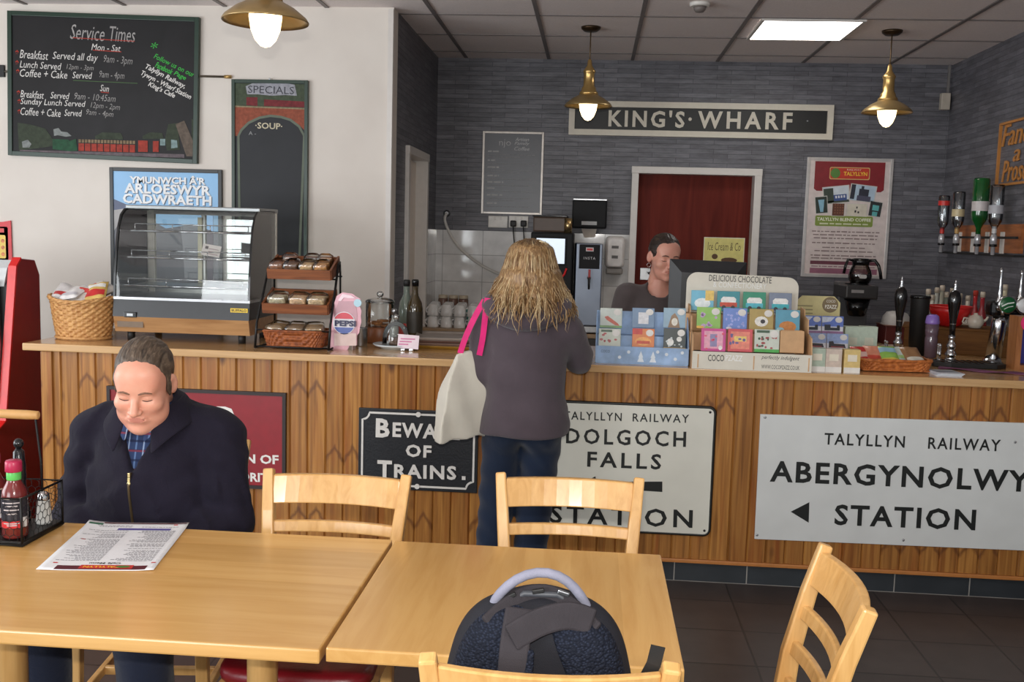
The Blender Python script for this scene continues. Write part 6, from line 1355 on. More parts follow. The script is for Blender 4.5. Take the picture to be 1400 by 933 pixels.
# ================================================================ behind the counter, left: coffee corner
def yz(px, py, Y): return at(px, py, Y=Y)
BT = .900
cup_n = 0
def cup_mesh():
    t = thing('coffee_cup', 'x', 'cup', (0, 0, 0)); b = MB(); b.lathe([(.041, 0), (.043, .003), (.041, .03), (.034, .072), (.028, .080), (.0, .080)], 22); b.build('cup_body', mat((226, 224, 222), .15, spec=.6), t)
    b = MB(); b.tube([(-.037, 0, .055), (-.056, 0, .052), (-.058, 0, .035), (-.050, 0, .022), (-.040, 0, .020)], .0045, 6); b.build('handle', mat((226, 224, 222), .15, spec=.6), t); return t
c0 = None
for r_, (yy, dx, cols) in enumerate(((6.93, 0, 4), (7.06, .03, 4), (7.19, .06, 4))):
    for i in range(cols):
        for k in range(2):
            c_ = cup_mesh() if c0 is None else copy_tree(c0)
            c0 = c0 or c_; x = at(592+18.2*i, 440, Y=yy).x+dx*.3
            c_.location = (x, yy, BT+.0005+k*.0805); c_.rotation_euler = (0, 0, .5-.3*i+k*.2)
            c_['label'] = '%s upturned white cup in the %s stack from the left, %s row' % (('lower', 'upper')[k], ('first', 'second', 'third', 'fourth')[i], ('front', 'middle', 'back')[r_]); c_['group'] = 'upturned white cups stacked two high on the back counter'
for i in range(3):
    q = at(605+14*i, 410, Y=7.30); t = thing('jam_jar', 'small labelled jar with beige lid behind the white cups, %s of three' % ('left', 'middle', 'right')[i], 'jar', (q.x, 7.33, BT), 0, 'jars behind the white cups')
    b = MB(); b.lathe([(0, 0), (.034, 0), (.036, .004), (.036, .17), (.032, .18), (0, .18)], 18); b.build('glass', mat((126, 96, 84), .2), t)
    b = MB(); b.lathe([(.034, .178), (.035, .18), (.035, .20), (.033, .202), (0, .202)], 18); b.build('lid', mat((206, 190, 166), .4), t)
q = at(645, 445, Y=6.98); t = thing('takeaway_cup_stack', 'teal paper cup stack right of the white cups', 'paper cups', (q.x, 6.98, BT))
b = MB(); b.lathe([(.030, 0), (.042, .10), (.043, .105), (.043, .13), (.041, .13), (.0, .12)], 20); b.build('cups', mat((70, 150, 140), .45), t); b = MB(); b.lathe([(.0435, .10), (.0445, .103), (.0445, .108)], 20, caps=False); b.build('rim', M_WHITE, t)
# water hose
q = at(611, 292, Y=YB); t = thing('water_hose', 'white hose curving from the wall down to the coffee machine', 'hose', (q.x, YB, q.z))
pts = [(q.x, YB-.02, q.z)]+[tuple(at(x, y, Y=YB-.05)) for x, y in ((608, 300), (613, 315), (624, 334), (640, 350), (660, 364), (685, 376), (712, 386))]+[tuple(at(735, 392, Y=7.26))]
b = MB(TR(-q.x, -YB, -q.z)); fine = []
for i in range(len(pts)-1):
    a, p, d, e = [Vector(pts[max(0, min(len(pts)-1, i+k))]) for k in (-1, 0, 1, 2)]
    for k in range(5): tt = k/5; fine.append(.5*((2*p)+(d-a)*tt+(2*a-5*p+4*d-e)*tt*tt+(3*p-a-3*d+e)*tt**3))
b.tube(fine, .011, 8); b.build('hose', mat((206, 202, 196), .35), t)
b = MB(); b.lathe([(.026, 0), (.026, .008), (.014, .012), (.014, .02)], 18, UPR); b.build('wall_collar', M_STEEL, t)
# sockets and plugs
for x0, x1, lab, plugs in ((668, 694, 'left white double wall socket, empty', ()), (696, 722, 'right white double wall socket with two black plugs', (702, 716))):
    a, c_ = at(x0, 295, Y=YB), at(x1, 312, Y=YB); t = thing('wall_socket', lab, 'socket', ((a.x+c_.x)/2, YB, (a.z+c_.z)/2))
    b = MB(); b.box((0, -.008, 0), (.144, .016, .086), bev=.005); b.build('socket_plate', M_WHITE, t)
    for s in (-1, 1): b = MB(); b.box((s*.022, -.017, .026), (.014, .004, .022), bev=.002); b.build('switch', mat((190, 60, 50), .4) if 0 else M_TRIM, t)
    for k, pxx in enumerate(plugs):
        w_ = at(pxx, 305, Y=YB-.02); pl_ = thing('power_plug', 'black plug with a cable in the %s outlet of the right socket' % ('left', 'right')[k], 'plug', (w_.x, YB-.018, w_.z-.005)); b = MB(); b.box((0, -.02, 0), (.044, .038, .046), bev=.010); b.build('plug_body', M_BLKM, pl_)
        b = MB(); b.tube([(0, -.028, -.02), (.004, -.03, -.07), (.012, -.03, -.14), (.03, -.03, -.28), (.05, -.06, -.42)], .0045, 6); b.build('cable', M_BLKM, pl_)
# coffee machine with screen
x0, x1 = at(727, 350, Y=6.85).x, at(781, 350, Y=6.85).x; zt = at(750, 318, Y=6.85).z
t = thing('coffee_machine', 'black bean-to-cup coffee machine with a bright screen behind the woman', 'coffee machine', ((x0+x1)/2, 7.08, BT)); wm = x1-x0+.02; hm = zt-BT
b = MB(); b.box((0, 0, hm*.5), (wm, .44, hm), bev=.01); b.build('machine_body', M_BLKP, t)
b = MB(); b.box((-.005, -.222, hm-.125), (wm-.075, .012, .19), bev=.004); b.build('screen_bezel', M_BLKP, t); b = MB(); b.box((-.008, -.230, hm-.125), (wm-.095, .004, .17)); b.build('screen', glow((214, 226, 240), .9), t)
b = MB(); b.box((-.02, -.02, hm+.055), (wm-.06, .34, .105), bev=.012); b.build('bean_hopper', mat((84, 66, 54), .4, spec=.4), t)
b = MB(); b.box((-.02, -.02, hm+.112), (wm-.05, .36, .012), bev=.004); b.build('hopper_lid', M_BLACKG, t); b = MB(); b.cyl((wm/2-.04, -.18, hm), (wm/2-.04, -.18, hm+.10), .028); b.build('lock_cylinder', mat((186, 160, 116), .25, .9), t)
b = MB(); b.box((0, -.225, .04), (wm-.06, .10, .05), bev=.006); b.build('drip_tray', M_STEEL, t); b = MB(); b.box((-.01, -.235, hm-.30), (.07, .05, .08), bev=.01); b.build('coffee_spout', M_CHROME, t)
b = MB(); b.tube([(.03, -.23, hm-.33), (.065, -.235, hm-.315), (.092, -.235, hm-.28), (.105, -.23, hm-.24)], .007, 8); b.build('red_tube', mat((226, 24, 30), .3), t)
# water boiler
x0, x1 = at(784, 400, Y=6.9).x, at(820, 400, Y=6.9).x; zt = at(800, 333, Y=6.9).z; t = thing('water_boiler', 'tall chrome water boiler with a black control panel and tap', 'water boiler', ((x0+x1)/2, 7.08, BT), .06); wm = x1-x0; hm = zt-BT
b = MB(); b.box((0, 0, hm/2), (wm, .36, hm), bev=.008); b.build('casing', mat((138, 146, 160), .42, .75, var=.08, nscale=7), t)
b = MB(); b.box((0, -.183, hm-.09), (wm-.04, .010, .165), bev=.004); b.build('control_panel', M_BLKP, t)
b = MB(); b.box((0, -.19, hm-.04), (.052, .004, .026)); b.build('display', mat((206, 196, 196), .3), t); b = MB(); b.box((0, -.1925, hm-.04), (.040, .002, .014)); b.build('red_digits', mat((210, 50, 50), .4), t)
b = MB(); add_text(b, 'INSTA', TR(0, -.189, hm-.10) @ UPR, .08, .018, 0, space=1.3); b.build('panel_lettering', mat((206, 206, 206), .4), t)
b = MB(); b.cyl((0, -.18, hm-.235), (0, -.235, hm-.235), .012); b.cyl((0, -.235, hm-.225), (0, -.235, hm-.31), .010, .007); b.build('tap', M_BLKM, t); b = MB(); b.box((0, -.235, hm-.205), (.016, .018, .06), bev=.004); b.build('tap_lever', mat((170, 50, 50), .4), t)
b = MB(); b.box((0, -.22, .03), (wm-.02, .10, .04), bev=.004); b.build('drip_tray', mat((200, 202, 204), .3, .3), t); b = MB(); b.box((0, -.215, .052), (wm-.04, .08, .006)); b.build('drip_grid', M_BLKM, t)
# paper towel dispenser and soap dispenser on the wall
a, c_ = at(783, 273, Y=YB-.1), at(829, 313, Y=YB-.1); t = thing('paper_towel_dispenser', 'black wall dispenser with paper hanging under it above the boiler', 'towel dispenser', ((a.x+c_.x)/2, YB, (a.z+c_.z)/2))
b = MB(); b.box((0, -.065, 0), (c_.x-a.x, .13, a.z-c_.z), bev=.012); b.build('dispenser_case', M_BLKP, t); b = MB(); b.box((0, -.067, (a.z-c_.z)/2+.002), (c_.x-a.x-.01, .128, .008)); b.build('silver_top', M_STEEL, t)
b = MB(); b.box((0, -.132, -.065), (.11, .003, .026)); b.build('label_plate', mat((176, 176, 176), .4), t)
b = MB(); b.loft([[(-.055, -.06, -.105), (.055, -.06, -.105), (.055, -.068, -.105), (-.055, -.068, -.105)], [(-.035, -.07, -.17), (.045, -.07, -.165), (.045, -.078, -.165), (-.035, -.078, -.17)]], True, True, False); b.build('paper_towel', mat((216, 204, 192), .7), t)
a, c_ = at(828, 323, Y=YB-.06), at(853, 376, Y=YB-.06); t = thing('soap_dispenser', 'white wall soap dispenser left of the red door', 'soap dispenser', ((a.x+c_.x)/2, YB-.012, (a.z+c_.z)/2)); w_, h_ = c_.x-a.x, a.z-c_.z
b = MB(); b.loft([[(x*q, -.0-dd, z*q2) for x, z in rrect(w_, h_*.82, .03, cy=h_*.09)] for q, q2, dd in ((1, 1, 0), (1, 1, .05), (.94, .97, .075), (.7, .85, .085))], True, True, True, None); b.build('dispenser_case', mat((218, 212, 208), .3), t)
b = MB(); b.box((0, -.035, -h_*.41), (w_*.86, .07, h_*.17), bev=.012); b.build('nozzle', mat((140, 134, 128), .4), t); b = MB(); b.box((0, -.086, h_*.22), (.05, .002, .02)); b.box((0, -.086, -.01), (.045, .002, .022)); b.build('printed_mark', mat((110, 106, 104), .5), t)
# ---------------------------------------------------------------- till monitor
q = at(966, 390, Y=4.98); t = thing('till_monitor', 'black till screen seen from behind between the barmaid and the chocolate stand', 'monitor', (q.x, 4.98, CT))
a, bb, c_, d = [at(x, y, Y=4.97)-Vector((q.x, 4.98, CT)) for x, y in ((916, 354), (1021, 359), (1014, 470), (911, 470))]
ctr = (a+bb+c_+d)/4
b = MB(); b.loft([[a, bb, c_, d], [a+Vector((0, .012, 0)), bb+Vector((0, .012, 0)), c_+Vector((0, .012, 0)), d+Vector((0, .012, 0))]], True, True, False); b.build('screen_frame', M_BLKM, t)
ins = [v+(ctr-v)*.30+Vector((0, -.045, .0)) for v in (a, bb, c_, d)]; b = MB(); b.loft([ins, [v+Vector((0, -.001, 0)) for v in (a, bb, c_, d)]], True, True, False); b.build('rear_housing', mat((48, 48, 50), .4), t)
b = MB(); b.box((ctr.x, .03, .03), (.22, .2, .06), bev=.01); b.box((ctr.x, .02, .12), (.08, .05, .18), bev=.008); b.build('stand', M_BLACKG, t)
# ================================================================ chocolate displays on the counter
def bar(name, label, px, py, w_px, h_px, Y, c, motif, group, tilt=-.12, d=.014, price=True):
    "a boxed bar whose bottom middle is seen at px, py in the plane Y"
    q = at(px, py, Y=Y); sc = Y/FPX; w, h = w_px*sc, h_px*sc; t = thing(name, label, 'chocolate', q, 0, group); M = RX(tilt)
    b = MB(M); b.box((0, d/2, h/2), (w, d, h), bev=.0015); b.build('box', mat(c, .4), t)
    Mf = M @ UPR
    for i, (cc, polys) in enumerate(motif):
        b = MB(Mf); [b.prism([((x-.5)*w, y*h) for x, y in p], .0006+.0003*i) for p in polys]; b.build('picture', mat(cc, .4, var=.15, nscale=60), t)
    if price: b = MB(Mf); b.prism([((.78+.17*math.cos(a_)-.5)*w, (.80+.16*math.sin(a_))*h) for a_ in np.linspace(0, 2*PI, 15)[:-1]], .0022); b.build('price_sticker', mat((226, 222, 216), .4), t)
    return t
def el(cx, cy, rx, ry, n=12): return [(cx+rx*math.cos(a), cy+ry*math.sin(a)) for a in np.linspace(0, 2*PI, n+1)[:-1]]
def spots(seed, n, r): rr = random.Random(seed); return [el(rr.uniform(.1, .9), rr.uniform(.1, .8), r*rr.uniform(.6, 1.2), r*rr.uniform(.6, 1.2), 8) for _ in range(n)]
van = lambda c: [((244, 240, 236), [[(.18, .42), (.82, .42), (.84, .62), (.74, .72), (.26, .72), (.16, .60)]]), (c, [[(.12, .22), (.88, .22), (.88, .44), (.12, .44)]]), ((60, 60, 64), [el(.3, .2, .09, .09), el(.7, .2, .09, .09)])]
# blue stand
q = at(877, 500, Y=4.53); bd = thing('chocolate_display', 'pale blue snowy cardboard display box of chocolate bars beside the till', 'display box', (q.x, 4.53, CT)); wd = .415
M_SNOW = mat((150, 178, 214), .5, var=.25, nscale=14); CARD = mat((206, 164, 120), .6)
b = MB(); b.box((0, .085, .002), (wd, .17, .004)); b.box((0, 0, .042), (wd, .004, .075)); b.box((0, .168, .115), (wd, .004, .225))
for s in (-1, 1): b.prism([(0, .004), (.168, .004), (.168, .225), (.10, .20), (0, .08)], .004, MXY(s*wd/2-.002))
b.box((0, .088, .060), (wd-.01, .004, .12)); b.box((0, .128, .119), (wd-.01, .078, .003)); b.build('carton', M_SNOW, bd)
b = MB(UPR); [b.prism([(x, .012), (x+.03, .012), (x+.022, .032), (x+.026, .032), (x+.015, .062), (x+.004, .032), (x+.008, .032)], .0027) for x in (-.02, .035)]; [b.prism([(x+.008*math.cos(a), z+.008*math.sin(a)) for a in np.linspace(0, 2*PI, 7)[:-1]], .0027) for x, z in ((-.06, .055), (.11, .05), (.15, .03), (-.1, .03), (.07, .06), (.18, .06))]; b.build('snow_print', mat((222, 230, 238), .5), bd)
b = MB(); add_text(b, 'COCO', TR(-.165, -.003, .055) @ UPR, .04, .012, 0); b.build('lettering', mat((74, 84, 104), .5), bd)
gB = 'chocolate bars in the pale blue box'
for r_, (Y_, py, xs) in enumerate(((4.66, 448.5, (835, 879, 922)), (4.585, 478.5, (833, 879, 922)))):
    for i, x in enumerate(xs):
        k = r_*3+i
        c, mo, lab = [((206, 214, 206), [((206, 96, 70), [[(.2, .55), (.35, .6), (.8, .25), (.9, .12), (.7, .14), (.3, .4)]]), ((120, 160, 100), [rc(.0, 1, 0, .12)])], 'white bar with a red squiggle, back row left of the blue box'),
            ((120, 146, 176), [((222, 222, 226), [rc(.28, .74, .2, .78)])], 'blue-grey bar with a white panel, back row middle of the blue box'),
            ((150, 178, 196), [((150, 120, 92), [[(.2, .0), (.35, .6), (.5, .75), (.65, .5), (.75, 0)]]), ((226, 220, 206), [el(.5, .3, .14, .2)])], 'pale blue bar with a brown reindeer shape, back row right of the blue box'),
            ((206, 210, 196), [((88, 170, 80), [rc(0, 1, 0, .14)]), ((190, 90, 90), spots(1, 10, .07)), ((70, 96, 74), [rc(.1, .6, .84, .95)])], 'white bar with green edge and small figures, front row left of the blue box'),
            ((224, 130, 70), [((206, 60, 50), [rc(0, .45, .72, 1)]), ((240, 170, 90), [el(.5, .4, .36, .2)]), ((200, 70, 40), [rc(.2, .8, .28, .42)])], 'orange bar with a red corner, front row middle of the blue box'),
            ((70, 76, 74), [((230, 228, 222), [el(.3, .35, .16, .18), el(.7, .5, .12, .12)]), ((190, 150, 60), [rc(0, 1, 0, .1)]), ((200, 206, 206), spots(4, 8, .05))], 'dark bar with white animals, front row right of the blue box')][k]
        bar('chocolate_bar', lab, x, py, 30, 29 if r_ else 27, Y_, c, mo, gB)
# large beige stand
q = at(1026, 508, Y=4.464); cs = thing('chocolate_display', 'large beige card stand of chocolate bars with a tall rounded back', 'display stand', (q.x, 4.464, CT)); M_CARDB = mat((222, 215, 200), .5, var=.03)
lx = lambda px, Y=4.49: at(px, 480, Y=Y).x-q.x
XA, XB = lx(946), lx(1109)
b = MB(); b.box(((XA+XB)/2, 0, .039), (XB-XA, .004, .078)); b.build('front_lip', M_CARDB, cs)
Yk = .29; hk = at(1010, 374, Y=4.464+Yk).z-CT; xa, xb = at(936, 430, Y=4.49+Yk).x-q.x, at(1088, 430, Y=4.49+Yk).x-q.x; rr = .05
pts = [(xa, 0), (xb, 0)]+[(xb-rr+rr*math.cos(a), hk-.012-rr+rr*math.sin(a)) for a in np.linspace(0, PI/2, 8)]+[(xa+rr+rr*math.cos(a), hk-rr+rr*math.sin(a)) for a in np.linspace(PI/2, PI, 8)]
b = MB(); b.prism(pts, .005, TR(0, Yk, 0) @ UPR); b.build('back_card', M_CARDB, cs)
b = MB()
for k, (y0, y1, z) in enumerate(((.005, .10, .058), (.10, .195, .152), (.195, .29, .229))): b.box(((XA+XB)/2+.0-.012*k, (y0+y1)/2, z-.001), (XB-XA-.012, y1-y0, .003)); b.box(((XA+XB)/2-.012*k, y0+.002, z-min(.08, z-.002)/2), (XB-XA-.012, .003, min(.08, z-.002)))
b.build('tiers', CARD, cs)
for s, x in ((0, XA-.002), (1, XB-.004)):
    b = MB(); b.prism([(0, .0), (.285, .0), (.285, .27), (.2, .265), (.19, .235), (.11, .225), (.10, .165), (.02, .150), (.0, .078)], .005, MXY(x)); b.build('side_card', CARD, cs)
def flat_text(name, m, items, Y, par):
    b = MB(TR(-par.location)); [T2(b, *it[:6], Y, 0, **(it[6] if len(it) > 6 else {})) for it in items]; return b.build(name, m, par)
flat_text('heading_lettering', mat((74, 72, 70), .5), [('DELICIOUS CHOCOLATE', 969.5, 380, 1055, 383.5, 8.5, dict(bold=.0))], 4.464+Yk-.007, cs); flat_text('white_lettering', mat((240, 238, 234), .5), [('& CONFECTIONERY', 975, 389, 1048, 392, 7.5, dict(bold=.01))], 4.464+Yk-.007, cs)
def star(cx, cy, r, n=5): return [(cx+(r if i % 2 == 0 else r*.42)*math.cos(i*PI/n+PI/2), cy+(r if i % 2 == 0 else r*.42)*math.sin(i*PI/n+PI/2)) for i in range(2*n)]
for x, y, r_ in ((951, 382, 4.5), (960, 389.5, 2.8), (1075.5, 385, 3.5)): p_ = at(x, y, Y=4.464+Yk-.006); b = MB(TR(-q.x, 0, -CT)); b.prism(star(p_.x, p_.z, r_*4.77/FPX), .0015, TR(0, Yk-.0002, 0) @ UPR); b.build('star', mat((84, 80, 76), .5), cs)
flat_text('brand_lettering', mat((60, 58, 56), .5), [('COCO', 968, 489.5, 990, 490, 9, dict(bold=.01)), ('WWW.COCOPZAZZ.CO.UK', 1041, 501.5, 1093, 503.5, 5.5), ('perfectly indulgent', 1041, 489, 1093, 491.5, 7, dict(shear=.3))], 4.464-.0025, cs); flat_text('brand_white_lettering', mat((244, 242, 238), .5), [('PZAZZ', 992, 489.5, 1015, 490.5, 8, dict(bold=.01))], 4.464-.0025, cs)
b = MB(); [b.box((lx(x), -.0022, .035), (.005, .002, .06)) for x in (954, 1030, 1105)]; b.build('card_slots', CARD, cs)
gC = 'chocolate bars on the beige stand'
R3 = [((210, 80, 150), [((236, 170, 190), [rc(.12, .88, .12, .88)]), ((150, 140, 180), [rc(.36, .64, .2, .75)]), ((230, 90, 120), spots(11, 6, .06)), ((240, 236, 230), [el(.78, .16, .08, .1)])], 'pink bar with a pale centre, front row first on the beige stand'),
    ((214, 90, 96), [((236, 140, 120), [rc(.12, .88, .12, .88)]), ((240, 206, 120), [rc(.25, .75, .45, .68)]), ((110, 100, 150), spots(12, 7, .07))], 'red bar with yellow lettering block, front row second on the beige stand'),
    ((206, 212, 200), [((80, 170, 80), [rc(0, 1, 0, .14)]), ((70, 96, 74), [rc(.08, .6, .85, .96)]), ((180, 90, 90), spots(13, 12, .06)), ((70, 90, 70), spots(14, 6, .05))], 'white bar with green edge and figures, front row third on the beige stand')]
R2 = [((150, 200, 100), [((200, 170, 210), spots(21, 8, .09)), ((230, 180, 80), [rc(0, .3, 0, .12)])], 'green bar with lilac flowers, middle row first on the beige stand'), ((118, 146, 214), [((170, 180, 236), spots(22, 16, .06)), ((220, 220, 236), [el(.25, .06, .12, .07)])], 'blue flowered bar, middle row second on the beige stand'),
    ((182, 158, 96), [((236, 232, 224), [el(.5, .42, .28, .24)]), ((60, 56, 60), [el(.56, .42, .1, .1)])], 'mustard bar with a white sheep, middle row third on the beige stand'), ((96, 160, 184), [((200, 130, 66), [el(.5, .22, .36, .26)]), ((150, 196, 206), [el(.2, .08, .16, .1)])], 'turquoise bar with an orange round, middle row fourth on the beige stand')]
R1 = [((120, 190, 216), [((236, 246, 248), [el(.5, .36, .36, .26)]), ((236, 200, 110), [rc(.62, 1, .5, 1)])], 'pale blue bar with a white cloud, back row first on the beige stand'), ((70, 150, 160), van((206, 80, 60)), 'teal bar with a red van, back row second on the beige stand'), ((60, 150, 120), van((90, 190, 206)), 'green bar with a turquoise van, back row third on the beige stand'), ((130, 140, 160), van((70, 180, 190)), 'grey bar with a teal van, back row fourth on the beige stand')]
for i, (c, mo, lab) in enumerate(R3): bar('chocolate_bar', lab, 975+36.5*i, 480.5+.8*i, 33, 31, 4.51, c, mo, gC, price=i == 2)
for i, (c, mo, lab) in enumerate(R2): bar('chocolate_bar', lab, 968.5+36*i, 449.5+1.3*i, 32, 29, 4.60, c, mo, gC)
for i, (c, mo, lab) in enumerate(R1): bar('chocolate_bar', lab, 960+35.5*i, 424.5+1.2*i, 30, 27, 4.69, c, mo, gC, price=False)
q3 = at(1082.5, 483, Y=4.51); t = thing('spare_carton', 'plain brown card box filling the last front space of the beige stand', 'carton', q3); b = MB(RX(-.1)); b.box((0, .02, .05), (.105, .04, .098), bev=.002); b.build('card_box', CARD, t); b = MB(RX(-.1)); b.box((0, .02, .1005), (.09, .03, .003)); b.build('flap', mat((190, 148, 104), .6), t)
# small stand with train pictures
q = at(1125, 482, Y=4.79); t = thing('chocolate_display', 'small yellow-backed card stand of bars with train pictures', 'display stand', (q.x, 4.79, CT)); ts = t
za = at(1120, 405, Y=4.95).z-CT; xa, xb = at(1087, 430, Y=4.95).x-q.x, at(1148, 430, Y=4.95).x-q.x
b = MB(); b.prism([(xa, 0), (xb, 0), (xb, za-.03), (xb-.03, za), (xa+.03, za), (xa, za-.03)], .005, TR(0, .165, 0) @ UPR); b.build('back_card', mat((206, 194, 140), .5), t)
b = MB(); b.box((.02, .035, .019), (.22, .07, .038)); b.box((.01, .112, .060), (.21, .08, .12)); b.build('tiers', CARD, t)
pc2 = at(1135, 417, Y=4.95); b = MB(); b.prism([(pc2.x-q.x+.038*math.cos(a), pc2.z-CT+.038*math.sin(a)) for a in np.linspace(0, 2*PI, 25)[:-1]], .001, TR(0, .1595, 0) @ UPR); b.build('round_logo', mat((128, 110, 80), .5), t)
flat_text('logo_lettering', mat((236, 232, 220), .5), [('COCO', 1130, 412, 1142, 412.3, 3.5), ('PZAZZ', 1128, 419.5, 1144, 420, 5, dict(bold=.02))], 4.79+.1575, t)
lines_rows = [(1090, 1111, 418), (1090, 1111, 423), (1090, 1111, 428)]; b = MB(TR(-t.location))
for x0_, x1_, y_ in lines_rows: a_, c_ = at(x0_, y_, Y=4.949), at(x1_, y_+.6, Y=4.949); b.box(((a_.x+c_.x)/2, 4.949, (a_.z+c_.z)/2), (c_.x-a_.x, .002, .006))
o = b.build('print_lines', mat((150, 140, 100), .5), t); o['kind'] = 'stuff'
loco = [((96, 120, 196), [rc(0, 1, .42, 1)]), ((206, 214, 232), [[(0, .62), (.4, .7), (.6, .95), (0, .95)]]), ((40, 42, 52), [[(.12, .2), (.84, .2), (.84, .5), (.7, .5), (.7, .36), (.4, .36), (.4, .52), (.12, .52)]]), ((150, 110, 150), [rc(0, 1, 0, .16)])]
loco2 = [((150, 170, 214), [rc(0, 1, .46, 1)]), ((50, 44, 50), [[(.1, .22), (.9, .22), (.84, .42), (.34, .44), (.3, .58), (.1, .56)]]), ((140, 60, 60), [rc(.2, .8, .22, .3)])]
gT = 'train bars on the small yellow stand'
for i, (x, y, Y_, mo, lab) in enumerate(((1108, 456, 4.87, loco, 'back row left'), (1138, 457, 4.87, loco, 'back row right'), (1114.5, 480, 4.80, loco2, 'front row left'), (1144.5, 481, 4.80, loco2, 'front row right'))):
    bar('chocolate_bar', 'white-edged bar with a steam train picture, %s of the small yellow stand' % lab, x, y, 28, 24, Y_, (224, 224, 232), mo, gT)
# boxed sweets in front and behind
for i, (x, c, lab) in enumerate(((1119, (176, 190, 172), 'green'), (1140, (206, 188, 174), 'pinkish'), (1163.5, (214, 186, 120), 'yellow'))):
    q = at(x, 510, Z=CT); t = thing('sweet_box', 'small %s sweet box with a white foot at the counter edge' % lab, 'sweet box', (q.x, 4.535, CT), 0, 'small sweet boxes at the counter edge'); b = MB(); b.box((0, 0, .052), (.070, .05, .104), bev=.002); b.build('carton', mat(c, .45, var=.1, nscale=50), t)
    b = MB(); b.box((0, -.0256, .012), (.070, .0015, .024)); b.build('white_foot', M_WHITE, t); b = MB(); b.box((0, -.0256, .066), (.04, .001, .03)); b.build('label', mat((230, 220, 200), .5), t)
for i, (x, Y_) in enumerate(((1166, 4.90), (1188, 4.90))):
    q = at(x, 470, Y=Y_); t = thing('sweet_box', 'grey-green sweet box standing behind the wicker tray, %s of two' % ('left', 'right')[i], 'sweet box', (q.x, Y_+.03, CT), 0, 'grey-green boxes behind the wicker tray'); h_ = at(x, 447, Y=Y_).z-CT; b = MB(); b.box((0, 0, h_/2), (.078, .055, h_), bev=.002); b.build('carton', mat((186, 200, 182), .45, var=.08, nscale=50), t); b = MB(); b.box((0, -.028, h_*.6), (.04, .001, .035)); b.build('label', mat((206, 206, 186), .5), t)
# wicker tray of packets
q = at(1222, 508, Z=CT); wt = thing('wicker_tray', 'shallow orange-brown wicker tray of snack packets on the counter', 'tray', (1.375, 4.70, CT), .06)
def wv(u, v, a=.165, bb=.115, h=.045):
    th = 2*PI*u; e = .3; ca, sa = math.cos(th), math.sin(th); k = .93+.07*v; return (math.copysign(abs(ca)**e, ca)*a*k, math.copysign(abs(sa)**e, sa)*bb*k, .005+h*v), Vector((ca, sa, 0))
b = MB(); woven(b, wv, 60, 5, .0028); b.box((0, 0, .006), (.30, .20, .006)); b.build('tray_wall', m_wicker((206, 124, 62), (148, 78, 34)), wt)
b = MB(); [b.tube([Vector(wv(i/64, 1)[0])+Vector((0, 0, .003+.003*math.sin(i*.9+ph))) for i in range(64)], .0055, 6, closed=True) for ph in (0, PI)]; b.build('rim', m_wicker((206, 124, 62), (148, 78, 34)), wt)
for i, (x, y, z, rx, rz, c, bands, lab, sz) in enumerate((
    (-.125, -.0, .06, .55, .2, (206, 60, 56), ((.3, .6, (240, 200, 190)),), 'small red packet at the left of the wicker tray', (.07, .13, .022)), (-.075, .0, .062, .55, -.1, (230, 150, 120), ((.1, .4, (206, 80, 60)),), 'peach packet second from the left in the wicker tray', (.075, .14, .022)),
    (-.005, -.005, .062, .55, .05, (150, 196, 90), ((.1, .3, (230, 206, 90)), (.6, .85, (150, 190, 210))), 'green and yellow packet in the middle of the wicker tray', (.085, .14, .022)), (.055, .02, .064, .5, -.05, (196, 206, 200), ((.2, .4, (160, 190, 120)),), 'pale packet right of the green one in the wicker tray', (.06, .13, .02)), (.105, .0, .062, .5, .1, (150, 110, 74), ((.1, .35, (216, 210, 196)),), 'brown bag at the right of the wicker tray', (.085, .15, .03)))):
    packet('snack_packet', lab, 'packet', (1.375+x, 4.70+y, CT+z), sz, (rx, 0, rz), c, 'packets in the wicker tray', bands, 40+i)
q = at(1287, 511, Z=CT); q.y = 4.60
for k in range(3): t = thing('leaflet', 'pale leaflet, %s in the small pile beside the wicker tray' % ('lowest', 'middle', 'topmost')[k], 'leaflet', (1.585+.004*k, 4.585, CT+.0045*k), .05*k, 'leaflets beside the wicker tray'); b = MB(); b.box((0, 0, .002), (.11, .13, .004)); b.build('pages', mat((206, 210, 218), .4), t); b = MB(); b.box((0, .01, .0042), (.10, .06, .0006)); b.build('cover_picture', mat(((120, 140, 110), (150, 140, 160), (130, 140, 150))[k], .4), t)
t = thing('bar_towel', 'crumpled purple strip of bar towel lying in front of the beer tap', 'towel', (1.79, 4.72, CT)); b = MB(); b.grid(lambda u, v: (-.17+.36*u+.02*v, .05-.14*u+.05*v+.012*math.sin(u*9), .003+.006*math.sin(u*7+v*2)**2), 24, 4); b.build('cloth', mat((112, 62, 92), .8, bump=.3), t, solid=.003)
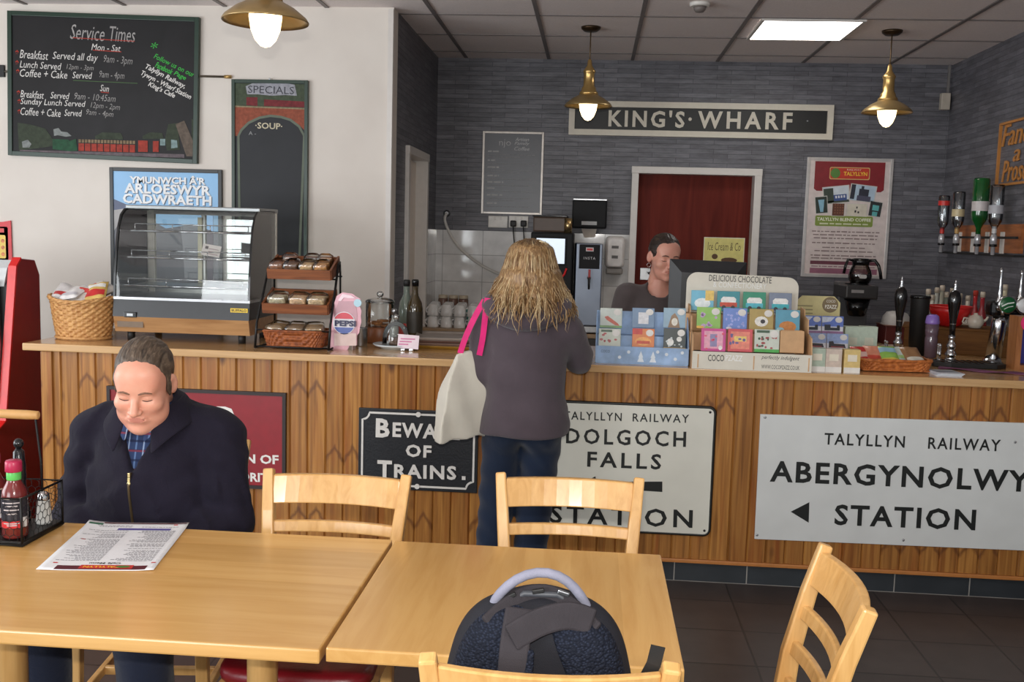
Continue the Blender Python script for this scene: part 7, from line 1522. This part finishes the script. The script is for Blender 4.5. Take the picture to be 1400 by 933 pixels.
# ================================================================ bar fittings on the right
M_EBONY = mat((18, 16, 16), .12, spec=.7)
def pump(label, px, py_base, py_top, Y):
    q = at(px, py_base, Y=Y); ht = at(px, py_top, Y=Y).z-CT; t = thing('beer_pump', label, 'beer pump', (q.x, Y, CT), 0, 'hand pumps on the bar'); s_ = ht/.36
    b = MB(); b.lathe([(r*s_, z*s_) for r, z in ((.0, 0), (.034, 0), (.036, .006), (.026, .012), (.020, .02), (.024, .03), (.025, .04), (.018, .05), (.015, .058), (.019, .066), (.020, .078), (.014, .088), (.011, .10), (.014, .108), (.014, .12), (.0, .12))], 22); b.build('base', M_CHROME, t)
    b = MB(); b.lathe([(r*s_, z*s_) for r, z in ((.012, .115), (.0125, .15), (.0145, .185), (.021, .225), (.0265, .262), (.0268, .284), (.022, .305), (.012, .318), (.0, .32))], 22); b.build('handle', M_EBONY, t)
    b = MB(); b.lathe([(r*s_, z*s_) for r, z in ((.010, .316), (.011, .322), (.006, .332), (.0085, .340), (.007, .350), (.003, .357), (.0045, .361), (0, .366))], 16); b.build('finial', M_CHROME, t)
    b = MB(); b.lathe([(.0125*s_, .165*s_), (.014*s_, .17*s_), (.0135*s_, .178*s_)], 18, caps=False); b.build('ferrule', M_CHROME, t)
    for s in (-1, 1): b = MB(); b.cyl((-.05*s_, s*.012, .0), (-.05*s_, s*.012, .07*s_), .006); b.ell((-.05*s_, s*.012, .075*s_), .008); b.build('clamp_pin', M_CHROME, t)
    b = MB(); b.box((-.03*s_, 0, .006), (.07*s_, .045, .012), bev=.003); b.build('clamp_foot', M_CHROME, t); return t
pump('black hand pump behind the wicker tray', 1227, 476, 379.5, 5.12); pump('black hand pump standing on the dark drip mat', 1300, 479, 384, 5.06)
t = thing('drip_mat', 'black octagonal drip mat in front of the right hand pump', 'drip tray', (1.80, 4.93, CT)); b = MB(); P_ = [(-.17, -.06), (-.10, -.10), (.11, -.10), (.17, -.05), (.17, .06), (-.17, .06)]; b.prism(P_, .022); b.build('tray', M_BLKM, t, bevel=.004); b = MB(); [b.box((-.12+.03*i, 0, .0235), (.012, .11, .003)) for i in range(9)]; o = b.build('grid', M_BLACKG, t)
q = at(1356, 497, Y=5.06); t = thing('beer_font', 'chrome beer font column with two tall tap handles and a green badge', 'beer font', (q.x, 5.06, CT)); sc = 5.06/FPX
b = MB(); b.lathe([(0, 0), (.050, 0), (.052, .008), (.044, .014), (.040, .028), (.0, .03)], 26); b.build('foot', M_CHROME, t)
b = MB(); b.lathe([(.036, .02), (.036, .20), (.036, .255), (.0, .255)], 26, TR(0, 0, .0) @ RY(.10)); b.build('column', M_CHROME, t)
b = MB(); b.box((.05, -.0, .275), (.18, .09, .075), bev=.02); b.build('tap_head', M_BLACKG, t)
for k, (dx, z0, z1) in enumerate(((.004, .30, .475), (.10, .32, .465))):
    b = MB(); b.lathe([(.017, 0), (.018, .012), (.010, .03), (.011, .05), (.0075, .07), (.006, z1-z0-.05), (.0085, z1-z0-.02), (.010, z1-z0-.008), (.0, z1-z0)], 16, TR(dx, -.02, z0)); b.build('tap_handle', M_CHROME, t)
    b = MB(); b.ell((dx-.008, -.045, z0-.018), .018); b.cyl((dx, -.05, .30), (dx, -.075, .245), .010, .007); b.build('tap_nozzle', M_CHROME, t)
p_ = at(1377.5, 417, Y=4.99); Mb = TR(p_.x-q.x, 4.99-5.06, p_.z-CT) @ UPR
b = MB(Mb); b.lathe([(0, -.02), (.040, -.02), (.044, -.008), (.044, 0), (.040, .004), (0, .005)], 28); b.build('badge_rim', M_CHROME, t); b = MB(Mb); b.lathe([(0, .0065), (.037, .0065), (.039, .004)], 28); b.build('green_badge', mat((24, 84, 46), .25), t); b = MB(Mb @ RZ(.25)); b.prism([(-.030, -.004), (0, .004), (.030, .002), (.030, .008), (0, .010), (-.030, .003)], .0009, z0=.0066); b.prism([(-.022, -.018), (0, -.012), (.022, -.013), (.022, -.010), (0, -.009), (-.022, -.015)], .0009, z0=.0066); b.build('badge_script', mat((214, 222, 214), .4), t)
p_ = at(1401, 418, Y=4.99); t = thing('beer_font', 'second beer font badge cut by the right edge of the picture', 'beer font', (2.19, 5.06, CT)); b = MB(); b.lathe([(0, 0), (.045, 0), (.036, .02), (.036, .27), (0, .28)], 24); b.build('column', M_CHROME, t); b = MB(); b.cyl((0, 0, .26), (p_.x-2.19, -.05, p_.z-CT), .016); b.build('tap_arm', M_CHROME, t); b = MB(TR(p_.x-2.19+.0, -.07, p_.z-CT) @ UPR); b.lathe([(0, -.03), (.040, -.02), (.043, -.006), (.040, .004), (0, .005)], 26); b.build('badge_rim', M_CHROME, t); b = MB(TR(p_.x-2.19, -.07, p_.z-CT) @ UPR); b.lathe([(0, .0065), (.034, .0065), (.036, .004)], 24); b.build('badge_face', mat((206, 206, 206), .3), t)
# wooden box ledge behind the taps with things on it
wl = thing('wooden_crate', 'long low brown wooden crate behind the pumps and beer font', 'crate', (2.02, 5.55, CT), -.32)
b = MB(); b.box((0, 0, .065), (.62, .26, .13)); b.build('crate_body', m_wood((116, 76, 32), (92, 56, 22), (3, 40, 40), .55, spec=.15), wl, bevel=.003); b = MB(); b.box((0, -.005, .135), (.64, .28, .012)); b.build('crate_lid', m_wood((120, 80, 36), (96, 60, 26), (3, 40, 40), .55, spec=.15), wl, bevel=.003)
q = at(1303, 445, Y=5.50); t = thing('red_bowl', 'wide red plastic bowl on the wooden crate behind the right pump', 'bowl', (q.x, 5.56, CT+.142)); b = MB(); b.lathe([(0, 0), (.05, 0), (.06, .008), (.10, .07), (.112, .105), (.108, .105), (.095, .07), (.055, .014), (0, .012)], 30); b.build('bowl_body', mat((196, 30, 30), .35), t); b = MB(); b.tube([(.110*math.cos(a), .110*math.sin(a), .105) for a in np.linspace(0, 2*PI, 31)[:-1]], .005, 6, closed=True); b.build('rim', mat((206, 36, 34), .35), t)
q = at(1254, 470, Y=5.36); t = thing('waste_bin', 'black cylindrical bin between the two hand pumps', 'bin', (q.x, 5.36, CT)); h_ = at(1254, 405, Y=5.36).z-CT; b = MB(); b.lathe([(0, 0), (.042, 0), (.048, h_-.01), (.05, h_), (.045, h_), (.042, .02), (0, .02)], 26); b.build('bin_body', M_BLKM, t); b = MB(); b.lathe([(.050, h_-.012), (.053, h_-.006), (.050, h_+.002)], 26, caps=False); b.build('rim', M_BLACKG, t)
q = at(1272, 480, Y=5.25); h_ = at(1272, 430, Y=5.25).z-CT; t = thing('shaker_bottle', 'clear shaker bottle with a purple lid left of the right pump', 'bottle', (q.x, 5.25, CT)); b = MB(); b.lathe([(0, 0), (.026, 0), (.030, .006), (.032, h_*.45), (.029, h_*.5), (.032, h_*.55), (.033, h_*.80), (0, h_*.8)], 22); b.build('bottle_body', mat((104, 84, 96), .15, spec=.7), t); b = MB(); b.lathe([(.034, h_*.78), (.035, h_*.82), (.030, h_*.96), (.018, h_), (0, h_)], 22); b.build('lid', mat((146, 116, 196), .35), t)
for k, (x, y0, y1, c, lab) in enumerate(((1267, 432, 398, (150, 150, 140), 'pale bottle behind the shaker bottle'), (1279, 428, 396, (176, 176, 166), 'clear bottle rising behind the red bowl'), (1292, 430, 402, (120, 124, 112), 'grey-green bottle behind the red bowl'), (1311, 428, 404, (196, 176, 150), 'cream carton right of the right pump handle'), (1332, 428, 400, (176, 40, 44), 'red sauce bottle behind the white teapot'), (1342, 428, 402, (150, 36, 44), 'dark red bottle behind the beer font'), (1273, 428, 406, (206, 200, 186), 'short cream bottle between the bin and the red bowl'), (1286, 428, 393, (150, 146, 130), 'tall slim bottle at the back of the red bowl'), (1300, 428, 397, (186, 150, 130), 'pinkish bottle beside the right pump handle'), (1322, 428, 407, (206, 196, 180), 'squat pale bottle behind the teapot'), (1372, 428, 392, (190, 180, 150), 'beige bottle between the tall tap handles'), (1392, 428, 396, (206, 190, 160), 'cream bottle beside the second tap handle'))):
    Yk_ = 6.0+.075*((k*3) % 5); q = at(x, y0, Y=Yk_); h_ = max(.12, at(x, y1, Y=Yk_).z-.9); bottle(lab, (q.x, Yk_, .9), [(0, 0), (.028, 0), (.031, .005), (.031, h_*.55), (.026, h_*.68), (.012, h_*.8), (.012, h_), (0, h_)], mat(c, .15, spec=.6), (M_RED if k in (4,) else mat((190, 176, 158), .4)), (h_*.2, h_*.45, .031, mat((206, 200, 190), .5)), cat='bottle', group=None)
q = at(1331, 447, Y=5.5); t = thing('teapot', 'small cream teapot on the crate left of the beer font', 'teapot', (q.x, 5.48, CT+.142)); b = MB(); b.lathe([(0, 0), (.028, 0), (.040, .02), (.042, .04), (.032, .062), (.012, .070), (.010, .078), (0, .08)], 22); b.build('pot_body', mat((216, 206, 190), .25), t); b = MB(); b.tube([(-.036, 0, .05), (-.06, 0, .052), (-.066, 0, .03), (-.04, 0, .016)], .005, 6); b.build('handle', mat((216, 206, 190), .25), t); b = MB(); b.tube([(.034, 0, .03), (.055, 0, .045), (.064, 0, .062)], .008, 8, r_end=.005); b.build('spout', mat((216, 206, 190), .25), t)
q = at(1398, 470, Y=4.86); t = thing('wooden_holder', 'wooden box holder with a pink disc at the right edge of the picture', 'holder', (q.x+.05, 4.90, CT)); h_ = at(1396, 432, Y=4.9).z-CT; b = MB(); [b.box((s*.07, 0, h_/2), (.025, .10, h_)) for s in (-1, 1)]; b.box((0, 0, h_-.012), (.115, .10, .024)); b.box((0, 0, .012), (.115, .10, .024)); b.build('frame', m_wood((170, 112, 66), (140, 86, 44), (40, 40, 4), .45), t); b = MB(); b.box((0, .03, h_/2), (.115, .01, h_-.05)); b.build('blue_back', mat((60, 60, 150), .4), t); b = MB(); b.prism([(.0+.04*math.cos(a), h_-.03+.04*math.sin(a)) for a in np.linspace(0, 2*PI, 23)[:-1]], .003, TR(-.03, -.051, 0) @ UPR); b.build('pink_disc', mat((236, 50, 120), .5), t)
# filter coffee brewer with glass jug
q = at(1168, 440, Y=6.95); zj = at(1168, 387, Y=6.95).z; t = thing('coffee_brewer', 'dark filter coffee brewer under the framed poster', 'coffee brewer', (q.x, 7.0, BT)); hz = zj-BT
b = MB(); b.box((0, .10, hz*.5), (.20, .16, hz), bev=.008); b.build('column', mat((86, 86, 88), .4), t); b = MB(); b.box((0, -.02, hz-.055), (.21, .36, .09), bev=.01); b.build('head', mat((50, 48, 48), .35), t); b = MB(); b.lathe([(.05, hz-.22), (.058, hz-.21), (.085, hz-.105), (0, hz-.10)], 24, TR(0, -.09, 0)); b.build('filter_basket', M_BLACKG, t); b = MB(); b.box((0, -.02, .02), (.21, .36, .04), bev=.006); b.build('hot_plate', M_BLKM, t); b = MB(); b.box((-.03, -.202, hz-.05), (.08, .004, .02)); b.build('label', mat((150, 146, 144), .4), t); b = MB(); b.box((.07, .02, hz*.5), (.02, .01, .03), TR(0, -.005, 0)); b.build('switch', mat((206, 70, 40), .4), t); b = MB(); b.lathe([(0, 0), (.075, 0), (.078, .006), (.07, .010), (0, .010)], 24, TR(0, -.04, hz-.010)); b.build('warming_plate', M_BLACKG, t)
t = thing('coffee_jug', 'glass coffee jug with black collar and handle on top of the brewer', 'coffee jug', (q.x+.02, 6.96, zj+.001)); b = MB(); b.lathe([(0, 0), (.062, 0), (.074, .02), (.078, .05), (.070, .085), (.052, .12), (.050, .135)], 28, caps=False); b.build('glass_body', glass(alpha=.08, tint='d8d4cc'), t)
b = MB(); b.lathe([(0, .003), (.058, .003), (.071, .021), (.0745, .05), (.0735, .058), (0, .058)], 26); b.build('coffee', mat((24, 16, 12), .2), t); b = MB(); b.lathe([(.052, .118), (.056, .12), (.058, .15), (.05, .165), (0, .166)], 26); b.build('collar', M_BLACKG, t)
b = MB(); b.tube([(.05, -.0, .15), (.09, -.01, .155), (.115, -.015, .12), (.128, -.02, .07), (.135, -.02, .03)], .015, 8, flat=.7); b.build('handle', M_BLACKG, t); b = MB(); b.tube([(-.05, 0, .15), (-.085, 0, .155), (-.10, 0, .11), (-.108, 0, .06)], .014, 8, flat=.7); b.build('spout_guard', M_BLACKG, t); b = MB(TR(0, -.0765, .045) @ UPR); b.prism(rrect(.05, .025, .01), .001); b.build('jug_label', mat((190, 186, 182), .4), t)
q = at(1197, 443, Y=6.6); t = thing('white_bowl', 'upturned white plastic bowl right of the coffee brewer', 'bowl', (2.05, 6.92, BT+.13)); b = MB(); b.lathe([(.092, 0), (.094, .01), (.088, .05), (.066, .08), (.03, .09), (0, .09)], 26, RY(.06)); b.build('bowl_body', mat((206, 202, 198), .3), t); b = MB(); b.tube([(.094*math.cos(a), .094*math.sin(a), .002) for a in np.linspace(0, 2*PI, 27)[:-1]], .005, 6, closed=True); b.build('rim', mat((206, 202, 198), .3), t)
t = thing('storage_box', 'low dark red storage box under the upturned white bowl', 'box', (2.055, 6.92, BT)); b = MB(); b.box((0, 0, .062), (.20, .22, .124), bev=.006); b.build('box_body', mat((96, 34, 30), .45), t); b = MB(); b.box((0, -.0, .1275), (.21, .23, .004)); b.build('lid', mat((130, 80, 60), .45), t)
# spirits on optics along the right wall
rl = thing('optic_rail', 'black optic rail with a wood back panel along the right slate wall', 'rail', (XR, 6.60, 1.52)); b = MB(); b.box((-.035, 0, .0), (.07, 1.26, .012)); b.box((-.06, 0, .105), (.014, 1.26, .014)); b.build('rail', M_BLKM, rl); b = MB(); b.box((-.008, -.06, .10), (.016, 1.04, .17)); b.build('wood_panel', m_wood((176, 104, 54), (140, 78, 38), (40, 3, 40), .4), rl)
for i in range(4): b = MB(); b.box((-.02, .38-.235*i, .075), (.012, .045, .13)); b.build('white_strip', M_WHITE, rl)
OPT = [(0, .0), (.013, .0), (.013, .03), (.022, .05), (.038, .075), (.041, .10), (.041, .28), (.037, .29), (0, .29)]
for k, (Y_, c, cl, sc_, lab, pour) in enumerate(((7.10, (150, 160, 166), (206, 50, 46), .9, 'upturned clear bottle with red label, farthest on the optic rail', (200, 50, 40)), (6.82, (164, 168, 170), (206, 190, 150), .95, 'upturned clear bottle with cream label, second on the optic rail', (190, 150, 90)), (6.45, (28, 110, 50), (214, 206, 206), 1.18, 'large upturned green bottle on the optic rail', (210, 214, 210)), (6.20, (150, 150, 156), (180, 180, 186), 1.0, 'upturned pale bottle next to the green one, nearest on the optic rail', (200, 200, 200)))):
    t = thing('spirit_bottle', lab, 'spirit bottle', (XR-.10, Y_, 1.645), 0, None); 
    b = MB(); b.lathe([(r*sc_, z*sc_) for r, z in OPT], 24); b.build('bottle_glass', mat((18, 84, 36), .08, spec=.8, var=.25, nscale=14) if k == 2 else glass(alpha=.10, tint='e4e8ea'), t)
    b = MB(); b.lathe([(.0416*sc_, (.215 if k < 1 else .12)*sc_), (.0416*sc_, (.250 if k < 1 else .17)*sc_)], 24, caps=False); b.build('label', mat(cl, .4), t)
    b = MB(); b.lathe([(.010, -.125), (.012, -.12), (.012, -.075), (.020, -.07), (.020, -.02), (.014, .0), (0, .0)], 18); b.build('optic', mat((190, 190, 194), .2, .4), t); b = MB(); b.cyl((0, 0, -.075), (0, 0, -.06), .022); b.build('optic_collar', M_BLACKG, t)
    b = MB(); b.lathe([(.0135, .004), (.0142, .01), (.0142, .045)], 16, caps=False); b.build('neck_band', mat(pour, .4), t)
for k in range(2):
    t = thing('orange', 'orange on the panel ledge between the optics, %s' % ('upper', 'lower')[k], 'orange', (XR-.05, 6.63-.04*k, 1.5265+.0)) if False else None
# wall sensor with its conduit
a = at(1294, 139, Y=YB-.03); t = thing('wall_sensor', 'small cream box with a thin conduit in the right back corner', 'sensor', (XR-.045, YB, a.z)); b = MB(); b.box((0, -.025, 0), (.062, .05, .115), bev=.006); b.build('sensor_case', mat((190, 180, 166), .4), t); b = MB(); b.box((.02, -.01, (ZC-a.z)/2+.03), (.016, .016, ZC-a.z-.06)); b.build('conduit', mat((120, 116, 114), .5), t)
